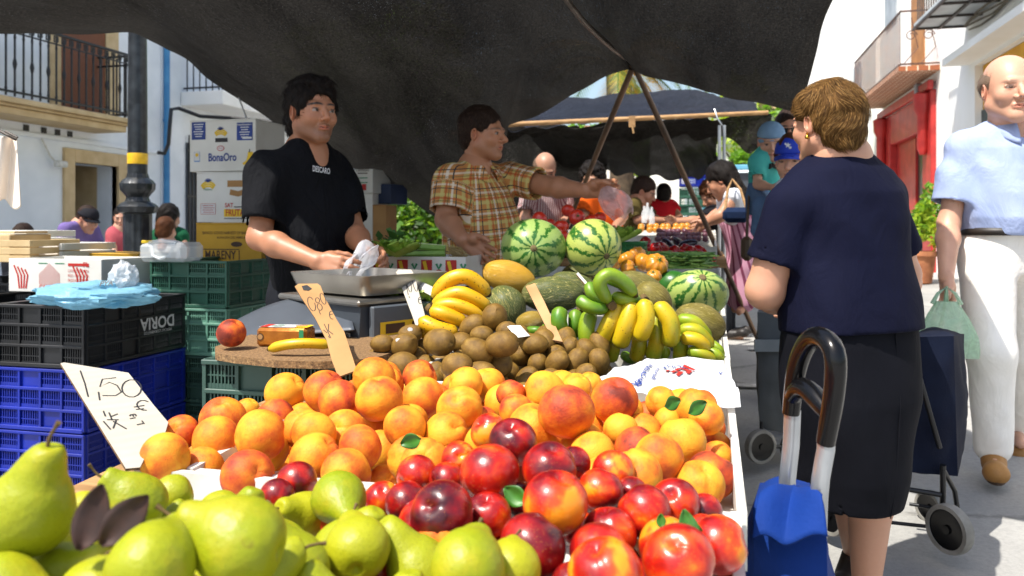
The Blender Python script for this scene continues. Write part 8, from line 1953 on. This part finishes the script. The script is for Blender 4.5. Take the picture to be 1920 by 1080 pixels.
CE = [pm('celery_green', hexc('8AA84A'), hexc('6E9238'), 12, .5), pm('celery_white', hexc('C8D09A'), hexc('B2C080'), 12, .5), pm('leaf_green', hexc('4C7A2A'), hexc('3A6420'), 14, .6)]
ce = thing('celery_bunch', 'bunch of celery and leeks with root ends to the right', 'celery', P(790, 475, 3.35)); q_ = random.Random(6)
for (nm, k0, k1) in (('stalks', 0, 26), ('leaves', 26, 60)):
    mb = MB()
    for k in range(k0, k1):
        y0, z0 = q_.uniform(-.05, .05), q_.uniform(-.03, .05)
        if nm == 'stalks': p0 = RT*.10+FW*y0*.6+UP*z0*.5; p1 = RT*-.13+FW*y0*1.5+UP*z0; mb.tube([p0, p0.lerp(p1, .5), p1], [.012, .009, .006], 6, mi=1 if q_.random() < .5 else 0)
        else:
            p0 = RT*q_.uniform(-.2, -.08)+FW*y0*2+UP*(z0*1.6); p1 = p0+RT*q_.uniform(-.08, .05)+UP*q_.uniform(-.02, .05)+FW*q_.uniform(-.04, .04); s_ = (p1-p0).cross(UP+FW*q_.uniform(-1, 1)).normalized()*.02; mb.add([p0, p0.lerp(p1, .5)+s_, p1, p0.lerp(p1, .5)-s_], [(0, 1, 2, 3)], 2)
    mb.build(nm, CE, ce, smooth=40)
mb = MB(); q_ = random.Random(8)
for k in range(60): p0 = RT*(.11+q_.uniform(0, .02))+UP*q_.uniform(-.03, .03)+FW*q_.uniform(-.03, .03); mb.tube([p0, p0+RT*.05+UP*q_.uniform(-.06, .0)+FW*q_.uniform(-.03, .03), p0+RT*.08+UP*q_.uniform(-.12, -.02)+FW*q_.uniform(-.04, .04)], .0015, 4)
mb.build('roots', pm('roots', hexc('B8A070'), hexc('94804E'), 20, .8), ce)
def pr7(mb, M, S):
    i = IK.index
    for k in range(4): x = -.15+.1*k; rect(mb, M, x, .0, .045, .09, i('r')); disc(mb, M, x+.05, -.01, .018, i('r'), .0014); stroke(mb, M, [(x+.04, .03), (x+.05, .01), (x+.06, .03)], .01, i('g'), .0018); stroke(mb, M, [(x-.01, -.03), (x, .0), (x-.01, .04)], .014, i('y'), .002)
p = P(775, 535, 3.2); carton('white vegetable carton printed with red fruit under the celery', (p.x, p.y+.14, p.z), .06, .42, .3, .115, M_wcard, pr7, lid=False)
crate('plastic_crate', 'dark green crate under the printed vegetable carton', (p.x, p.y+.16, p.z-.25), 0, .42, .36, .245, MC['dgreen'], 3, group='plastic crates stacked beside the stall')
crate('plastic_crate', 'dark green crate on the ground below the vegetable carton', (p.x, p.y+.16, p.z-.25-.25), 0, .42, .36, .245, MC['dgreen'], 3, group='plastic crates stacked beside the stall')
mb = MB(); a = [P(752, 508, 2.55), P(822, 545, 2.35), P(815, 558, 2.33), P(752, 525, 2.53)]
o = mb.add(a+[v+FW*.02 for v in a], [(0, 1, 2, 3), (7, 6, 5, 4), (0, 4, 5, 1), (1, 5, 6, 2), (2, 6, 7, 3), (3, 7, 4, 0)]).build('white_rail', M_white); tag(o, 'slanting white board edge behind the white price sign', 'board')
crate('plastic_crate', 'small bright green crate behind the ribbed orange tomatoes', P(1183, 475, 3.75), 0, .12, .2, .055, pm('bright_green_plastic', hexc('1E7A3C'), hexc('186A34'), 3, .4), 2, group='plastic crates stacked beside the stall')
for i in range(3): crate('plastic_crate', 'stacked %s crate at the end of the street, %s one' % (('green', 'green', 'blue')[i], ('bottom', 'middle', 'top')[i]), P(1312, (420, 388, 350)[i], 10.5), 0, .5, .4, .24, MC[('green', 'green', 'blue')[i]], 2, group='crates beyond the far stall')
# truck with pale blue frame
vn = thing('van', 'pale blue framed van with dark open back beyond the trolley woman', 'van', (0, 0, 0)); p = P(1380, 425, 11); vn.location = (p.x, p.y, gz(p.x, p.y)); zt_ = P(1380, 302, 11).z-vn.location.z
M_pb = pm('pale_blue_paint', hexc('6FB0CC'), hexc('5EA0BE'), 4, .4)
MB().box((.05, 1.4, zt_/2+.2), (1.5, 2.4, zt_-.6), bev=.06).build('body', pm('van_white', hexc('C8D0D4'), hexc('B8C0C4'), 4, .4), vn, smooth=30)
for (x, w_) in ((-.42, .06), (.30, .06)): MB().box((x, .12, zt_/2+.25), (w_, .08, zt_-.7), bev=.01).build('door_frame', M_pb, vn)
MB().box((-.06, .12, zt_-.08), (.78, .08, .07), bev=.01).build('door_frame', M_pb, vn); MB().box((-.06, .17, zt_-.6), (.62, .03, .9)).build('window', pm('dark_glass', (1, 1, 1)), vn)
for x in (-.5, .6): wheel(vn, Vector((x, .6, .3)), .3, .16, (1, 0, 0))
# bottles and small jars on far stall
for i, (x, y) in enumerate(((1208, 418), (1214, 412), (1222, 420))):
    mb = MB(); mb.lathe([(.02, 0), (.022, .01), (.022, .07), (.009, .1), (.009, .125), (.0, .127)], 12); o = mb.build('bottle', M_clear, smooth=40); o.location = P(x, y, 5.9); tag(o, 'small clear bottle on the far stall, %s of three' % ('left', 'middle', 'right')[i], 'bottle')
# ================= camera, light, world =================
cam = bpy.data.cameras.new('camera'); co_ = bpy.data.objects.new('camera', cam); COL.objects.link(co_)
cam.lens = F/1920*36; cam.sensor_width = 36; cam.shift_y = -115/1920; cam.clip_end = 500; cam.clip_start = .05
co_.matrix_world = Matrix.Translation((0, 0, CZ)) @ Matrix((RT, UP, -FW)).transposed().to_4x4()
cam.dof.use_dof = True; cam.dof.focus_distance = 1.7; cam.dof.aperture_fstop = 6.3
sc.camera = co_
SD = Vector((.30, .41, -.86)).normalized()     # direction the sunlight travels
w = bpy.data.worlds.new('World'); sc.world = w; w.use_nodes = True; nt = w.node_tree
bg = nt.nodes['Background']; sky = nt.nodes.new('ShaderNodeTexSky'); sky.sky_type = 'NISHITA'; sky.sun_disc = False
el = math.asin(-SD.z); az = math.atan2(-SD.x, -SD.y)
sky.sun_elevation = el; sky.sun_rotation = az; sky.air_density = 1.2; sky.dust_density = 2.5
nt.links.new(sky.outputs[0], bg.inputs[0]); bg.inputs[1].default_value = .15
sl = bpy.data.lights.new('sun', 'SUN'); sl.energy = 5.0; sl.angle = R(.5); sl.color = (1, .95, .87)
so = bpy.data.objects.new('sun', sl); COL.objects.link(so); so.rotation_euler = SD.to_track_quat('-Z', 'Y').to_euler()
sc.view_settings.view_transform = 'Standard'; sc.view_settings.look = 'None'; sc.view_settings.gamma = 1
sc.view_settings.exposure = EXPO if 'EXPO' in globals() else .6
sc.cycles.use_denoising = True; sc.cycles.max_bounces = 8; sc.cycles.transparent_max_bounces = 16
sc.cycles.sample_clamp_indirect = 8
